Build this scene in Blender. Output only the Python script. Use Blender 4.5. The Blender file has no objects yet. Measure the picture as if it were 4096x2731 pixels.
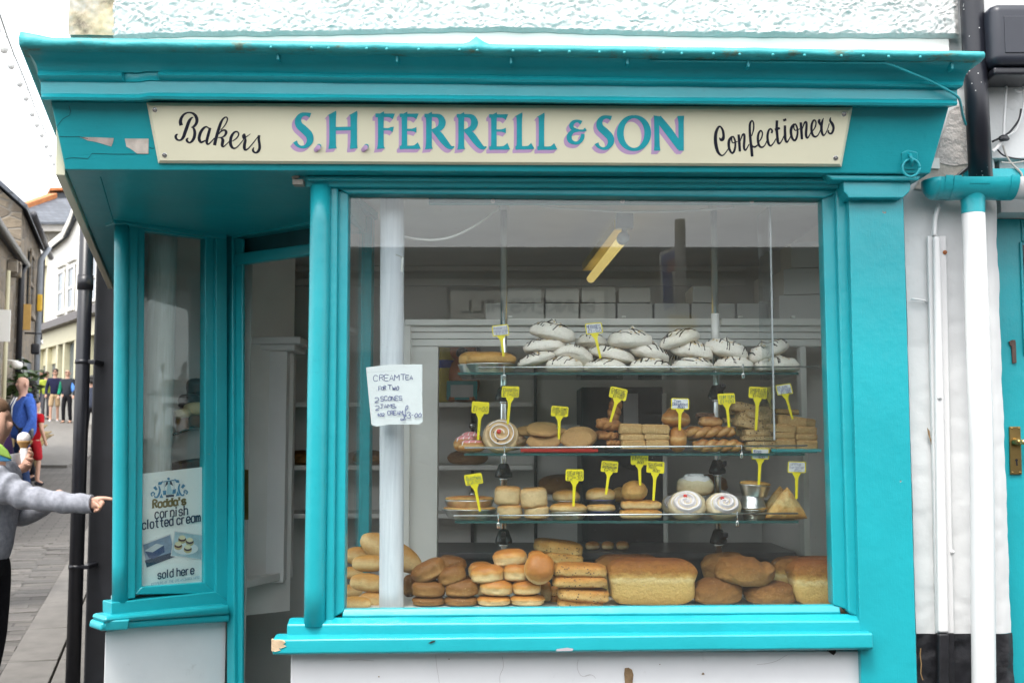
import bpy, bmesh, math, random
from mathutils import Vector, Matrix, Euler, noise
from mathutils.bvhtree import BVHTree

# ------------------------------------------------------------------ camera, sky, sun, exposure
scn = bpy.context.scene
COL = scn.collection
EYE = 1.55
FPX = 4528.0                       # focal length in photo pixels (4096 wide)
PITCH = math.atan((1741 - 1365.5) / FPX)
cam_d = bpy.data.cameras.new('camera')
cam_d.sensor_width = 36.0
cam_d.lens = 36.0 * FPX / 4096
cam_d.clip_start = 0.05
cam_d.clip_end = 3000
cam_d.dof.use_dof = True
cam_d.dof.focus_distance = 3.75
cam_d.dof.aperture_fstop = 7.0
cam = bpy.data.objects.new('camera', cam_d)
cam.location = (0, 0, EYE)
cam.rotation_euler = (math.pi / 2 + PITCH, 0, 0)
COL.objects.link(cam)
scn.camera = cam

SUN_EL, SUN_AZ = math.radians(63), math.radians(-22)     # azimuth: seen from the shop, 0 = straight out of the facade
world = bpy.data.worlds.new('World')
scn.world = world
world.use_nodes = True
wn, wl = world.node_tree.nodes, world.node_tree.links
wn.clear()
sky = wn.new('ShaderNodeTexSky')
sky.sky_type = 'NISHITA'
sky.sun_disc = False
sky.sun_elevation = SUN_EL
sky.sun_rotation = math.pi - SUN_AZ
sky.air_density = 1.0
sky.dust_density = 4.0
hsv = wn.new('ShaderNodeHueSaturation')
hsv.inputs['Saturation'].default_value = 0.18
hsv.inputs['Value'].default_value = 1.0
bgn = wn.new('ShaderNodeBackground')
bgn.inputs['Strength'].default_value = 0.15
wo = wn.new('ShaderNodeOutputWorld')
wl.new(sky.outputs[0], hsv.inputs['Color'])
cloud = wn.new('ShaderNodeMix'); cloud.data_type = 'RGBA'           # thin even cloud veil over the clear sky
cloud.inputs[0].default_value = 0.6
cloud.inputs[7].default_value = (5.0, 5.05, 5.15, 1)
wl.new(hsv.outputs[0], cloud.inputs[6])
wl.new(cloud.outputs[2], bgn.inputs['Color'])
wl.new(bgn.outputs[0], wo.inputs['Surface'])
sun_d = bpy.data.lights.new('sun', 'SUN')
sun_d.energy = 0.75
sun_d.angle = math.radians(14)
sun_d.color = (1.0, 0.95, 0.88)
sun = bpy.data.objects.new('sun', sun_d)
sdir = Vector((math.sin(SUN_AZ) * math.cos(SUN_EL), -math.cos(SUN_AZ) * math.cos(SUN_EL), math.sin(SUN_EL)))
sun.rotation_euler = sdir.to_track_quat('Z', 'Y').to_euler()
sun.location = sdir * 30
COL.objects.link(sun)
vs = scn.view_settings
vs.view_transform = 'Standard'
vs.look = 'None'
vs.gamma = 1.0
vs.use_curve_mapping = False
vs.exposure = 1.95
scn.cycles.use_denoising = True
scn.cycles.use_adaptive_sampling = True
scn.cycles.adaptive_threshold = 0.02
scn.cycles.max_bounces = 8
scn.cycles.diffuse_bounces = 4
scn.cycles.glossy_bounces = 4
scn.cycles.transmission_bounces = 6
scn.cycles.transparent_max_bounces = 12
scn.cycles.caustics_reflective = False
scn.cycles.caustics_refractive = False
scn.cycles.sample_clamp_indirect = 6.0

# ------------------------------------------------------------------ photo pixel -> world
REG = {'F': (0, 0, 1), 'D': (0, 0, 4096 / 2352),
       'r1': (0, 0, .51022), 'r2': (1000, 0, .68027), 'r3': (2600, 0, .63605), 'r4': (0, 700, .51030), 'r5': (0, 1400, .84829),
       'r6': (380, 780, .58673), 'r7': (380, 1700, .65761), 'r8': (3200, 700, 1.2948),
       's1': (1300, 740, .51020), 's2': (2400, 740, .42517), 's3': (1780, 1250, .38264), 's4': (2550, 1250, .38264),
       's5': (1720, 1780, .35714), 's6': (2500, 1780, .35714), 's7': (1340, 2080, .46769), 's8': (2340, 2080, .46769),
       'b1': (660, 400, .18707), 'c1': (2820, 440, .23810), 'p1': (560, 1850, .31877), 'l1': (0, 700, .31898), 'l2': (0, 1400, .31878),
       'l3': (0, 1850, .56180), 'q1': (3600, 0, .48485), 'ct': (1440, 1420, .20408), 't1': (3560, 680, .45930), 't2': (3560, 1300, .45930),
       't3': (3400, 2200, .33869), 'u1': (1560, 1300, .57405), 'u2': (940, 1000, .31887), 'u3': (660, 1380, .33149),
       'fr': (1160, 400, .52721), 'mg': (2000, 1270, .51020)}
def F(r, x, y):
    ox, oy, s = REG[r]
    return (ox + x * s, oy + y * s)
CP, SP = math.cos(PITCH), math.sin(PITCH)
def ray(fx, fy):
    u, v = fx - 2048, 1365.5 - fy
    return Vector((u, FPX * CP - v * SP, FPX * SP + v * CP))
def P(fx, fy, Y):
    d = ray(fx, fy)
    return Vector((0, 0, EYE)) + d * (Y / d.y)
def PR(r, x, y, Y):
    return P(*F(r, x, y), Y)
class Plane:
    """A plane in the world that points seen in the photograph can be laid on."""
    def __init__(s, p0, p1, p2):
        s.o = Vector(p0)
        s.n = (Vector(p1) - s.o).cross(Vector(p2) - s.o).normalized()
        if s.n.y > 0: s.n = -s.n
    def at(s, fx, fy, out=0.0):
        d = ray(fx, fy); e = Vector((0, 0, EYE))
        t = (s.o + s.n * out - e).dot(s.n) / d.dot(s.n)
        return e + d * t

# ------------------------------------------------------------------ objects
ORG = {}
def link(o, parent, origin):
    COL.objects.link(o)
    if parent is not None:
        o.parent = parent
    ORG[o.name] = Vector(origin)
    return o
def tag(o, label=None, cat=None, group=None, kind=None):
    if label: o['label'] = label
    if cat: o['category'] = cat
    if group: o['group'] = group
    if kind: o['kind'] = kind
    return o
def thing(name, loc, label, cat, group=None):
    o = bpy.data.objects.new(name, None)
    o.empty_display_size = 0.05
    o.location = loc
    link(o, None, loc)
    return tag(o, label, cat, group)
def wobj(name, verts, faces, mat, parent=None, smooth=False, mats=None):
    """Mesh object from world-space vertices; child vertices are stored relative to the parent's origin."""
    if parent is not None:
        org = ORG[parent.name]
    else:
        n = len(verts)
        lo = Vector((min(v[0] for v in verts), min(v[1] for v in verts), min(v[2] for v in verts)))
        hi = Vector((max(v[0] for v in verts), max(v[1] for v in verts), max(v[2] for v in verts)))
        org = Vector(((lo.x + hi.x) / 2, (lo.y + hi.y) / 2, lo.z))
    me = bpy.data.meshes.new(name)
    me.from_pydata([tuple(Vector(v) - org) for v in verts], [], faces)
    if mat: me.materials.append(mat)
    me.validate(); me.update()
    if smooth:
        for p in me.polygons: p.use_smooth = True
    o = bpy.data.objects.new(name, me)
    if parent is None: o.location = org
    link(o, parent, org)
    return o
def lobj(name, me, parent=None, loc=(0, 0, 0), rot=(0, 0, 0)):
    """Object from an existing mesh with local coordinates."""
    o = bpy.data.objects.new(name, me)
    o.location = loc; o.rotation_euler = rot
    base = ORG[parent.name] if parent is not None else Vector((0, 0, 0))
    link(o, parent, base + Vector(loc))
    return o
def lmesh(name, verts, faces, mat, smooth=True):
    me = bpy.data.meshes.new(name)
    me.from_pydata([tuple(v) for v in verts], [], faces)
    me.materials.append(mat); me.validate(); me.update()
    for p in me.polygons: p.use_smooth = smooth
    return me
def recalc(o, bevel=0.0, seg=2, angle=0.5):
    bm = bmesh.new(); bm.from_mesh(o.data)
    bmesh.ops.remove_doubles(bm, verts=bm.verts, dist=1e-6)
    bmesh.ops.recalc_face_normals(bm, faces=bm.faces)
    if bevel > 0:
        es = [e for e in bm.edges if len(e.link_faces) == 2 and e.calc_face_angle(0) > angle]
        bmesh.ops.bevel(bm, geom=es, offset=bevel, segments=seg, profile=0.5, affect='EDGES', clamp_overlap=True)
        for f in bm.faces: f.smooth = True
    bm.to_mesh(o.data); bm.free()
    if bevel > 0:
        md = o.modifiers.new('wn', 'WEIGHTED_NORMAL'); md.keep_sharp = True
    return o
def prism(name, pts, Y0, Y1, mat, parent=None, bevel=0.003, r='F'):
    """Outline traced at depth Y0, extruded straight back to depth Y1."""
    fr = [PR(r, x, y, Y0) for x, y in pts]
    bk = [Vector((p.x, Y1, p.z)) for p in fr]
    n = len(fr)
    fs = [list(range(n)), list(range(2 * n - 1, n - 1, -1))] + [[i, (i + 1) % n, n + (i + 1) % n, n + i] for i in range(n)]
    return recalc(wobj(name, fr + bk, fs, mat, parent), bevel)
def box(name, x0, x1, y0, y1, z0, z1, mat, parent=None, bevel=0.003):
    v = [(x, y, z) for x in (x0, x1) for y in (y0, y1) for z in (z0, z1)]
    f = [(0, 1, 3, 2), (4, 6, 7, 5), (0, 4, 5, 1), (2, 3, 7, 6), (0, 2, 6, 4), (1, 5, 7, 3)]
    return recalc(wobj(name, v, f, mat, parent), bevel)
def hexa(name, b, t, mat, parent=None, bevel=0.003):
    """Solid between a bottom ring and a top ring with the same number of corners."""
    n = len(b)
    fs = [list(range(n - 1, -1, -1)), list(range(n, 2 * n))] + [[i, (i + 1) % n, n + (i + 1) % n, n + i] for i in range(n)]
    return recalc(wobj(name, [Vector(p) for p in b] + [Vector(p) for p in t], fs, mat, parent), bevel)
def slab(name, poly, z0, z1, mat, parent=None, bevel=0.003):
    return hexa(name, [(x, y, z0) for x, y in poly], [(x, y, z1) for x, y in poly], mat, parent, bevel)
def loft(name, secs, mat, parent=None, closed=True, cap=True, smooth=False, bevel=0):
    """Skin over a list of sections (each a list of points)."""
    n = len(secs[0]); vs_ = [p for s in secs for p in s]; fs = []
    for k in range(len(secs) - 1):
        for i in range(n if closed else n - 1):
            j = (i + 1) % n
            fs.append((k * n + i, k * n + j, (k + 1) * n + j, (k + 1) * n + i))
    if cap and closed:
        fs.append(list(range(n - 1, -1, -1))); fs.append([(len(secs) - 1) * n + i for i in range(n)])
    o = wobj(name, vs_, fs, mat, parent, smooth)
    return recalc(o, bevel)
def tube_geo(pts, rad, n=10, caps=True):
    pts = [Vector(p) for p in pts]; m = len(pts)
    rs = rad if isinstance(rad, (list, tuple)) else [rad] * m
    vs_, fs = [], []
    up = None
    for i, p in enumerate(pts):
        t = (pts[min(i + 1, m - 1)] - pts[max(i - 1, 0)]).normalized()
        if up is None:
            up = Vector((0, 0, 1)) if abs(t.z) < .9 else Vector((0, 1, 0))
        a = t.cross(up).normalized(); b = a.cross(t).normalized(); up = b
        for k in range(n):
            an = 2 * math.pi * k / n
            vs_.append(p + (a * math.cos(an) + b * math.sin(an)) * rs[i])
    for i in range(m - 1):
        for k in range(n):
            fs.append((i * n + k, i * n + (k + 1) % n, (i + 1) * n + (k + 1) % n, (i + 1) * n + k))
    if caps:
        fs.append(list(range(n - 1, -1, -1))); fs.append([(m - 1) * n + k for k in range(n)])
    return vs_, fs
def tube(name, pts, rad, mat, parent=None, n=10):
    v, f = tube_geo(pts, rad, n)
    o = wobj(name, v, f, mat, parent, True)
    return recalc(o)
def smooth_pts(pts, k=6):
    out = []; n = len(pts)
    for i in range(n - 1):
        p0, p1, p2, p3 = pts[max(i - 1, 0)], pts[i], pts[i + 1], pts[min(i + 2, n - 1)]
        for j in range(k):
            t = j / k
            out.append(tuple(0.5 * ((2 * b) + (-a + c) * t + (2 * a - 5 * b + 4 * c - d) * t * t + (-a + 3 * b - 3 * c + d) * t ** 3)
                             for a, b, c, d in zip(p0, p1, p2, p3)))
    out.append(tuple(pts[-1]))
    return out
def lathe_geo(prof, n=24, squash=1.0):
    vs_ = []; fs = []
    m = len(prof)
    for (r, z) in prof:
        for k in range(n):
            a = 2 * math.pi * k / n
            vs_.append((r * math.cos(a), r * math.sin(a) * squash, z))
    for i in range(m - 1):
        for k in range(n):
            fs.append((i * n + k, i * n + (k + 1) % n, (i + 1) * n + (k + 1) % n, (i + 1) * n + k))
    return vs_, fs
def join_geo(parts):
    vs_, fs = [], []
    for v, f in parts:
        b = len(vs_); vs_ += list(v); fs += [tuple(i + b for i in q) for q in f]
    return vs_, fs
def copy_tree(o, parent=None):
    c = o.copy(); COL.objects.link(c); c.parent = parent
    ORG[c.name] = ORG.get(o.name, Vector((0, 0, 0)))
    for ch in list(o.children): copy_tree(ch, c)
    return c

# ------------------------------------------------------------------ flat lettering (paint or ink laid on a plane)
class Ink:
    def __init__(s): s.v = []; s.f = []; s.k = 0
    def ribbon(s, pts, mapf, smooth=True, step=8e-5, base=0.0):
        pts = [tuple(float(c) for c in p) for p in pts]
        if smooth and len(pts) > 2: pts = smooth_pts(pts, 5)
        n = len(pts); b = len(s.v)
        for i, (x, y, w) in enumerate(pts):
            x0, y0 = pts[max(i - 1, 0)][:2]; x1, y1 = pts[min(i + 1, n - 1)][:2]
            dx, dy = x1 - x0, y1 - y0; l = math.hypot(dx, dy) or 1
            nx, ny = -dy / l * w, dx / l * w
            o = base + s.k * step
            s.v.append(mapf(x + nx, y + ny, o)); s.v.append(mapf(x - nx, y - ny, o))
        for i in range(n - 1):
            s.f.append((b + 2 * i, b + 2 * i + 1, b + 2 * i + 3, b + 2 * i + 2))
        s.k += 1
    def poly(s, pts, mapf, step=8e-5, base=0.0):
        b = len(s.v)
        for x, y in pts: s.v.append(mapf(x, y, base + s.k * step))
        s.f.append(tuple(range(b, b + len(pts)))); s.k += 1
    def dot(s, x, y, r, mapf, n=14, base=0.0, ry=None):
        ry = ry or r
        s.poly([(x + r * math.cos(2 * math.pi * i / n), y + ry * math.sin(2 * math.pi * i / n)) for i in range(n)], mapf, base=base)
    def build(s, name, mat, parent):
        return wobj(name, s.v, s.f, mat, parent)
# one-stroke hand lettering on a 0..4 x 0..8 grid, baseline 2, capitals to 8, small letters to 6
GL = {'A': '02 28 42;14 34', 'B': '02 08 27 37 46 35 05;35 44 33 12 02', 'C': '47 38 18 06 04 12 32 43', 'D': '02 08 28 47 45 43 22 02', 'E': '48 08 02 42;05 35',
      'F': '48 08 02;05 35', 'G': '47 38 18 06 04 12 32 43 45 25', 'H': '02 08;42 48;05 45', 'I': '22 28', 'J': '08 48;28 23 12 02', 'K': '02 08;48 05 42', 'L': '08 02 42',
      'M': '02 08 25 48 42', 'N': '02 08 42 48', 'O': '28 16 04 12 32 44 46 38 28', 'P': '02 08 38 47 46 35 05', 'Q': '28 16 04 12 32 44 46 38 28;23 41', 'R': '02 08 38 47 36 05;25 42',
      'S': '47 38 18 07 06 15 35 44 43 32 12 03', 'T': '08 48;28 22', 'U': '08 03 12 32 43 48', 'V': '08 22 48', 'W': '08 12 26 32 48', 'X': '08 42;02 48', 'Y': '08 25 48;25 22', 'Z': '08 48 02 42',
      'a': '45 36 16 05 03 12 32 43;46 43 42', 'b': '08 02;05 16 36 45 43 32 12 03', 'c': '45 36 16 05 03 12 32 43', 'd': '48 42;45 36 16 05 03 12 32 43', 'e': '04 44 45 36 16 05 03 12 32 43',
      'f': '38 28 17 12;06 36', 'g': '45 36 16 05 03 12 32 43;46 41 30 10 01', 'h': '08 02;05 16 36 45 42', 'i': '26 22;27 28', 'j': '36 31 20 10;37 38', 'k': '08 02;46 04 42', 'l': '28 22',
      'm': '02 06;05 16 25 22;25 36 45 42', 'n': '02 06;05 16 36 45 42', 'o': '26 16 05 03 12 32 43 45 36 26', 'p': '06 00;05 16 36 45 43 32 12 03', 'q': '46 40;45 36 16 05 03 12 32 43',
      'r': '02 06;05 16 36', 's': '45 36 16 05 14 34 43 32 12 03', 't': '28 23 32 42;06 46', 'u': '06 03 12 32 43;46 42', 'v': '06 22 46', 'w': '06 12 25 32 46', 'x': '06 42;02 46', 'y': '06 23;46 10', 'z': '06 46 02 42',
      '0': '28 16 04 12 32 44 46 38 28', '1': '07 28 22', '2': '07 18 38 47 45 02 42', '3': '07 18 38 47 36 25 35 44 43 32 12 03', '4': '38 04 44;37 31', '5': '48 08 05 35 44 43 32 12 03', '6': '38 06 03 12 32 43 44 35 05',
      '7': '08 48 12', '8': '28 17 16 25 44 43 32 12 03 04 25 46 47 38 28', '9': '45 35 15 06 07 18 38 47 43 32', '£': '47 38 28 17 12 02 12 42;05 35', '=': '04 44;06 46', '-': '15 35', '.': '12 22 23 13 12', '&': '42 07 18 28 27 04 03 12 22 44', "'": '28 26', '/': '02 48'}
def write(ink, text, quadmap, x, y, h, wch=None, hw=None, gap=0.35, jit=0.0, rnd=None, slant=0.0, smooth=True, serif=0.0):
    """Stroke lettering: x, y = left end of the baseline, h = capital height in map units (y grows downwards)."""
    u = h / 6.0; cw = wch or u * 4
    hw = hw or u * 0.45
    for ch in text:
        if ch == ' ':
            x += cw * 0.75; continue
        g = GL.get(ch)
        w = cw * (0.45 if ch in "iIl1.'" else 1.15 if ch in 'mMwW' else 1.0)
        if g:
            jy = (rnd.uniform(-1, 1) * jit * h) if rnd else 0
            for st in g.split(';'):
                pts = []
                for pr in st.split():
                    gx, gy = int(pr[0]) / 4 * w, (int(pr[1]) - 2) * u
                    if ch in "iIl1.'": gx -= 0.25 * w
                    pts.append((x + gx + slant * gy, y - gy + jy, hw))
                ink.ribbon(pts, quadmap, smooth=smooth and len(pts) > 3)
                if serif:
                    for a, b in ((pts[0], pts[1]), (pts[-1], pts[-2])):
                        if abs(a[0] - b[0]) < .3 * abs(a[1] - b[1]): ink.ribbon([(a[0] - serif, a[1], hw * .45), (a[0] + serif, a[1], hw * .45)], quadmap, False)
        x += w + cw * gap
    return x
def text_width(text, h, wch=None, gap=0.35):
    cw = wch or h / 6 * 4; x = 0
    for ch in text:
        x += cw * 0.75 if ch == ' ' else cw * (0.45 if ch in "iIl1.'" else 1.15 if ch in 'mMwW' else 1.0) + cw * gap
    return x - cw * gap

# ------------------------------------------------------------------ materials
def rgb(h, k=1.0):
    c = [int(h[i:i + 2], 16) / 255 for i in (0, 2, 4)]
    return tuple((x / 12.92 if x <= .04045 else ((x + .055) / 1.055) ** 2.4) * k for x in c)
class NT:
    def __init__(s, name):
        s.m = bpy.data.materials.new(name); s.m.use_nodes = True
        s.t = s.m.node_tree; s.n = s.t.nodes; s.l = s.t.links
        s.bsdf = s.n['Principled BSDF']; s.out = s.n['Material Output']
    def node(s, ty, **kw):
        nd = s.n.new(ty)
        for k, v in kw.items():
            if k in nd.inputs: nd.inputs[k].default_value = v
            else: setattr(nd, k, v)
        return nd
    def coords(s, kind='Object', scale=(1, 1, 1)):
        tc = s.node('ShaderNodeTexCoord'); mp = s.node('ShaderNodeMapping'); mp.inputs['Scale'].default_value = scale
        s.l.new(tc.outputs[kind], mp.inputs[0]); return mp.outputs[0]
    def noise(s, co, scale, detail=4, rough=.55, dist=0.0):
        nd = s.node('ShaderNodeTexNoise', Scale=scale, Detail=detail, Roughness=rough, Distortion=dist)
        s.l.new(co, nd.inputs['Vector']); return nd.outputs['Fac']
    def ramp(s, fac, stops, interp='LINEAR'):
        r = s.node('ShaderNodeValToRGB'); cr = r.color_ramp; cr.interpolation = interp
        while len(cr.elements) < len(stops): cr.elements.new(0.5)
        for e, (p, c) in zip(cr.elements, stops):
            e.position = p; e.color = (c[0], c[1], c[2], 1) if not isinstance(c, (int, float)) else (c, c, c, 1)
        s.l.new(fac, r.inputs[0]); return r.outputs[0]
    def mix(s, fac, a, b, mode='MIX'):
        nd = s.node('ShaderNodeMix', data_type='RGBA', blend_type=mode)
        for sock, val in ((nd.inputs[0], fac), (nd.inputs[6], a), (nd.inputs[7], b)):
            if isinstance(val, (int, float)): sock.default_value = val
            elif isinstance(val, tuple): sock.default_value = (*val[:3], 1)
            else: s.l.new(val, sock)
        return nd.outputs[2]
    def math(s, op, a, b=0.0):
        nd = s.node('ShaderNodeMath', operation=op)
        for sock, val in ((nd.inputs[0], a), (nd.inputs[1], b)):
            if isinstance(val, (int, float)): sock.default_value = val
            else: s.l.new(val, sock)
        return nd.outputs[0]
    def bump(s, h, strength=.3, dist=.002):
        nd = s.node('ShaderNodeBump', Strength=strength, Distance=dist)
        s.l.new(h, nd.inputs['Height'])
        s.l.new(nd.outputs[0], s.bsdf.inputs['Normal'])
    def color(s, c):
        if isinstance(c, tuple): s.bsdf.inputs['Base Color'].default_value = (*c[:3], 1)
        else: s.l.new(c, s.bsdf.inputs['Base Color'])
    def set(s, **kw):
        for k, v in kw.items(): s.bsdf.inputs[k.replace('_', ' ')].default_value = v
def simple(name, c, rough=.5, var=.12, nscale=8, bump=.0, bscale=60, bdist=.001, metal=0.0, spec=.5, coat=0.0):
    t = NT(name); co = t.coords()
    if var > 0:
        n = t.noise(co, nscale, 5)
        t.color(t.ramp(n, [(.3, tuple(x * (1 - var) for x in c)), (.7, tuple(min(x * (1 + var), 1) for x in c))]))
    else: t.color(c)
    t.set(Roughness=rough, Metallic=metal)
    t.bsdf.inputs['Specular IOR Level'].default_value = spec
    if coat: t.bsdf.inputs['Coat Weight'].default_value = coat; t.bsdf.inputs['Coat Roughness'].default_value = .15
    if bump: t.bump(t.noise(co, bscale, 4), bump, bdist)
    return t.m
def paint(name, c, chip=(.30, .22, .16), rough=.34, chips=.70, brush=(60, 60, 4), wear=.08, cscale=9):
    """Old gloss paint: brush marks, faint unevenness, small chips down to wood."""
    t = NT(name); co = t.coords()
    v = t.noise(co, 3.0, 5)
    base = t.ramp(v, [(.3, tuple(x * (1 - wear) for x in c)), (.7, tuple(min(1, x * (1 + wear)) for x in c))])
    g = t.noise(co, 45, 3)
    base = t.mix(t.math('MULTIPLY', t.ramp(g, [(.62, 0.0), (.78, 1.0)]), .18), base, tuple(x * .55 for x in c))
    n1 = t.noise(co, cscale, 6, .62)
    ch = t.ramp(n1, [(chips, 0.0), (chips + .012, 1.0)])
    t.color(t.mix(ch, base, chip))
    t.set(Roughness=rough); t.bsdf.inputs['Coat Weight'].default_value = .12; t.bsdf.inputs['Coat Roughness'].default_value = .25
    b = t.noise(t.coords('Object', brush), 6, 4)
    b2 = t.math('ADD', t.math('MULTIPLY', b, .35), t.math('MULTIPLY', t.noise(co, 7, 6, .6), 3.2))
    b2 = t.math('SUBTRACT', b2, t.math('MULTIPLY', ch, 1.2))
    t.bump(b2, .55, .0022)
    return t.m
def glass_mat(name, ior=1.5, tint=(.97, .99, .985), rough=0.0, dust=0.0):
    t = NT(name); t.n.remove(t.bsdf)
    fr = t.node('ShaderNodeFresnel', IOR=ior)
    ge = t.node('ShaderNodeNewGeometry'); t.l.new(t.math('ADD', t.math('MULTIPLY', ge.outputs['Backfacing'], 1 / ior - ior), ior), fr.inputs['IOR'])
    tr = t.node('ShaderNodeBsdfTransparent'); tr.inputs[0].default_value = (*tint, 1)
    gl = t.node('ShaderNodeBsdfGlossy', Roughness=rough)
    mx = t.node('ShaderNodeMixShader')
    t.l.new(fr.outputs[0], mx.inputs[0]); t.l.new(tr.outputs[0], mx.inputs[1]); t.l.new(gl.outputs[0], mx.inputs[2])
    if dust:
        df = t.node('ShaderNodeBsdfDiffuse'); df.inputs[0].default_value = (.72, .72, .70, 1)
        co = t.coords(); n = t.noise(co, 2.5, 6, .65); vo = t.node('ShaderNodeTexVoronoi', Scale=38.0); t.l.new(co, vo.inputs['Vector'])
        sp = t.math('MULTIPLY', t.ramp(vo.outputs['Distance'], [(.035, 1.), (.05, 0.)]), t.ramp(t.noise(co, 9, 2), [(.52, 0.), (.56, .5)]))
        amt = t.math('ADD', t.math('MULTIPLY', t.ramp(n, [(.3, .5), (.75, 1.5)]), dust), sp)
        m2 = t.node('ShaderNodeMixShader'); t.l.new(amt, m2.inputs[0]); t.l.new(mx.outputs[0], m2.inputs[1]); t.l.new(df.outputs[0], m2.inputs[2])
        mx = m2
    t.l.new(mx.outputs[0], t.out.inputs['Surface'])
    return t.m
TEAL = (.012, .345, .400)
m_teal = paint('teal_paint', TEAL)
m_tealh = paint('teal_paint_boards', TEAL, brush=(4, 60, 60), chips=.735)
m_teal_fascia = paint('teal_paint_fascia', TEAL, chip=(.33, .25, .22), chips=.74, cscale=5, brush=(4, 60, 60))
def flash_mat():
    t = NT('lead_flashing_painted'); co = t.coords()
    n = t.noise(t.coords('Object', (1, 1, 2.5)), 9, 7, .7)
    c = t.ramp(n, [(.30, (.035, .05, .03)), (.39, (.09, .18, .14)), (.47, (.03, .34, .37)), (.66, (.05, .42, .45))])
    n2 = t.noise(co, 16, 4)
    c = t.mix(t.ramp(n2, [(.70, 0.), (.75, 1.)]), c, (.22, .10, .03))
    t.color(c); t.set(Roughness=.5); t.bump(t.noise(co, 40, 5), .8, .004)
    return t.m
m_flash = flash_mat()
m_cream = simple('cream_board', (.80, .77, .58), .35, .04, 4, .1, 30, coat=.2)
m_cream_edge = simple('cream_board_edge', (.55, .47, .30), .4, .12, 12, .1, 30)
m_letter = simple('teal_signwriting', (.02, .36, .43), .4, .1, 25)
m_shade = simple('lilac_signwriting', (.55, .37, .60), .4, .05, 20)
m_script = simple('dark_signwriting', (.012, .014, .028), .35, .05)
m_steel = simple('steel', (.55, .55, .55), .25, .1, metal=1.0)
m_chrome = simple('chrome', (.80, .82, .83), .24, .05, metal=1.0)
m_black = simple('black_plastic', (.012, .013, .018), .35, .2, 20, .05, 40)
m_white_pvc = simple('white_upvc', (.70, .70, .70), .30, .02, 5, .04, 12)
m_brass = simple('aged_brass', (.30, .21, .08), .38, .25, 14, .1, 60, metal=1.0)
def wall_mat(name, c=(.80, .80, .79), dirt=.25, bscale=30, bstr=.5, bdist=.004, low=None):
    t = NT(name); co = t.coords()
    n = t.noise(co, 2.2, 6, .6)
    base = t.ramp(n, [(.35, tuple(x * .93 for x in c)), (.65, c)])
    d = t.noise(co, 14, 8, .72)
    base = t.mix(t.math('MULTIPLY', t.ramp(d, [(.60, 0.), (.74, 1.)]), dirt), base, (.20, .17, .13))
    t.color(base); t.set(Roughness=.72); t.bsdf.inputs['Specular IOR Level'].default_value = .25
    t.bump(t.noise(co, bscale, 5), bstr, bdist)
    return t.m
m_rough = wall_mat('white_roughcast', (.60, .60, .59), dirt=.16, bscale=90, bstr=.35, bdist=.002)
m_white = wall_mat('white_masonry_paint', (.66, .67, .67), dirt=.14, bscale=22, bstr=.45, bdist=.004)
m_board = wall_mat('white_flat_board', (.82, .80, .76), .10, 12, .15, .002)
m_dirty = wall_mat('dirty_render', (.42, .38, .34), .7, 40, .8, .006)
m_inwall = simple('interior_paint', (.76, .75, .72), .6, .05, 3, .05, 20)
m_inceil = simple('interior_ceiling', (.76, .75, .72), .7, .08, 2)
m_inwhite = simple('interior_white_gloss', (.78, .77, .74), .3, .06, 5, .05, 10)
m_glass = glass_mat('window_glass', 1.52, dust=.008)
m_shelfglass = glass_mat('shelf_glass', 1.5, (.80, .93, .90))
m_shelfedge = simple('glass_edge', (.03, .10, .095), .15, .1)

# ================================================================== ground
SD = Vector((-.284, .959, 0)).normalized()          # direction the side street runs, away from the camera
SN = Vector((SD.y, -SD.x, 0))
def gz(Y):
    t = max(0.0, Y - 5.0)
    if t > 75: t = 75 + (t - 75) * 0.0
    return .05 * t + .0003 * t * t
def ground():
    ys = [-400, -100, -30, -8, 0, 3, 5] + [5 + k * 1.5 for k in range(1, 52)] + [120, 300, 900]
    xs = [-600, -150, -50, -25, -12, -6, 0, 6, 15, 50, 150, 600]
    v = [(x, y, gz(y) - .014) for y in ys for x in xs]; n = len(xs)
    f = [(j * n + i, j * n + i + 1, (j + 1) * n + i + 1, (j + 1) * n + i) for j in range(len(ys) - 1) for i in range(n - 1)]
    t = NT('street_surface'); co = t.coords('Object')
    mp = t.node('ShaderNodeMapping'); mp.inputs['Rotation'].default_value = (0, 0, -math.atan2(-SD.x, SD.y))
    tc = t.node('ShaderNodeTexCoord'); t.l.new(tc.outputs['Object'], mp.inputs[0])
    br = t.node('ShaderNodeTexBrick', Scale=1.0)
    br.inputs['Brick Width'].default_value = .28; br.inputs['Row Height'].default_value = .13; br.inputs['Mortar Size'].default_value = .010
    br.inputs['Color1'].default_value = (.085, .078, .07, 1); br.inputs['Color2'].default_value = (.115, .106, .095, 1); br.inputs['Mortar'].default_value = (.045, .04, .037, 1)
    t.l.new(mp.outputs[0], br.inputs['Vector'])
    n1 = t.noise(co, 1.2, 6, .6)
    t.color(t.mix(.8, br.outputs['Color'], t.ramp(n1, [(.3, (.55, .55, .55)), (.7, (1, 1, 1))]), 'MULTIPLY'))
    t.set(Roughness=.75); t.bump(t.math('ADD', br.outputs['Fac'], t.noise(co, 30, 4)), -.3, .006)
    o = wobj('street', v, f, t.m); tag(o, kind='structure')
    return o
street = ground()
m_sett = [simple('granite_sett_%d' % i, c, .7, .25, 12, .5, 60, .004) for i, c in enumerate([(.078, .072, .066), (.098, .09, .082), (.064, .06, .055)])]
m_slab = simple('paving_slab', (.125, .117, .106), .75, .18, 6, .4, 50, .003)
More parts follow.
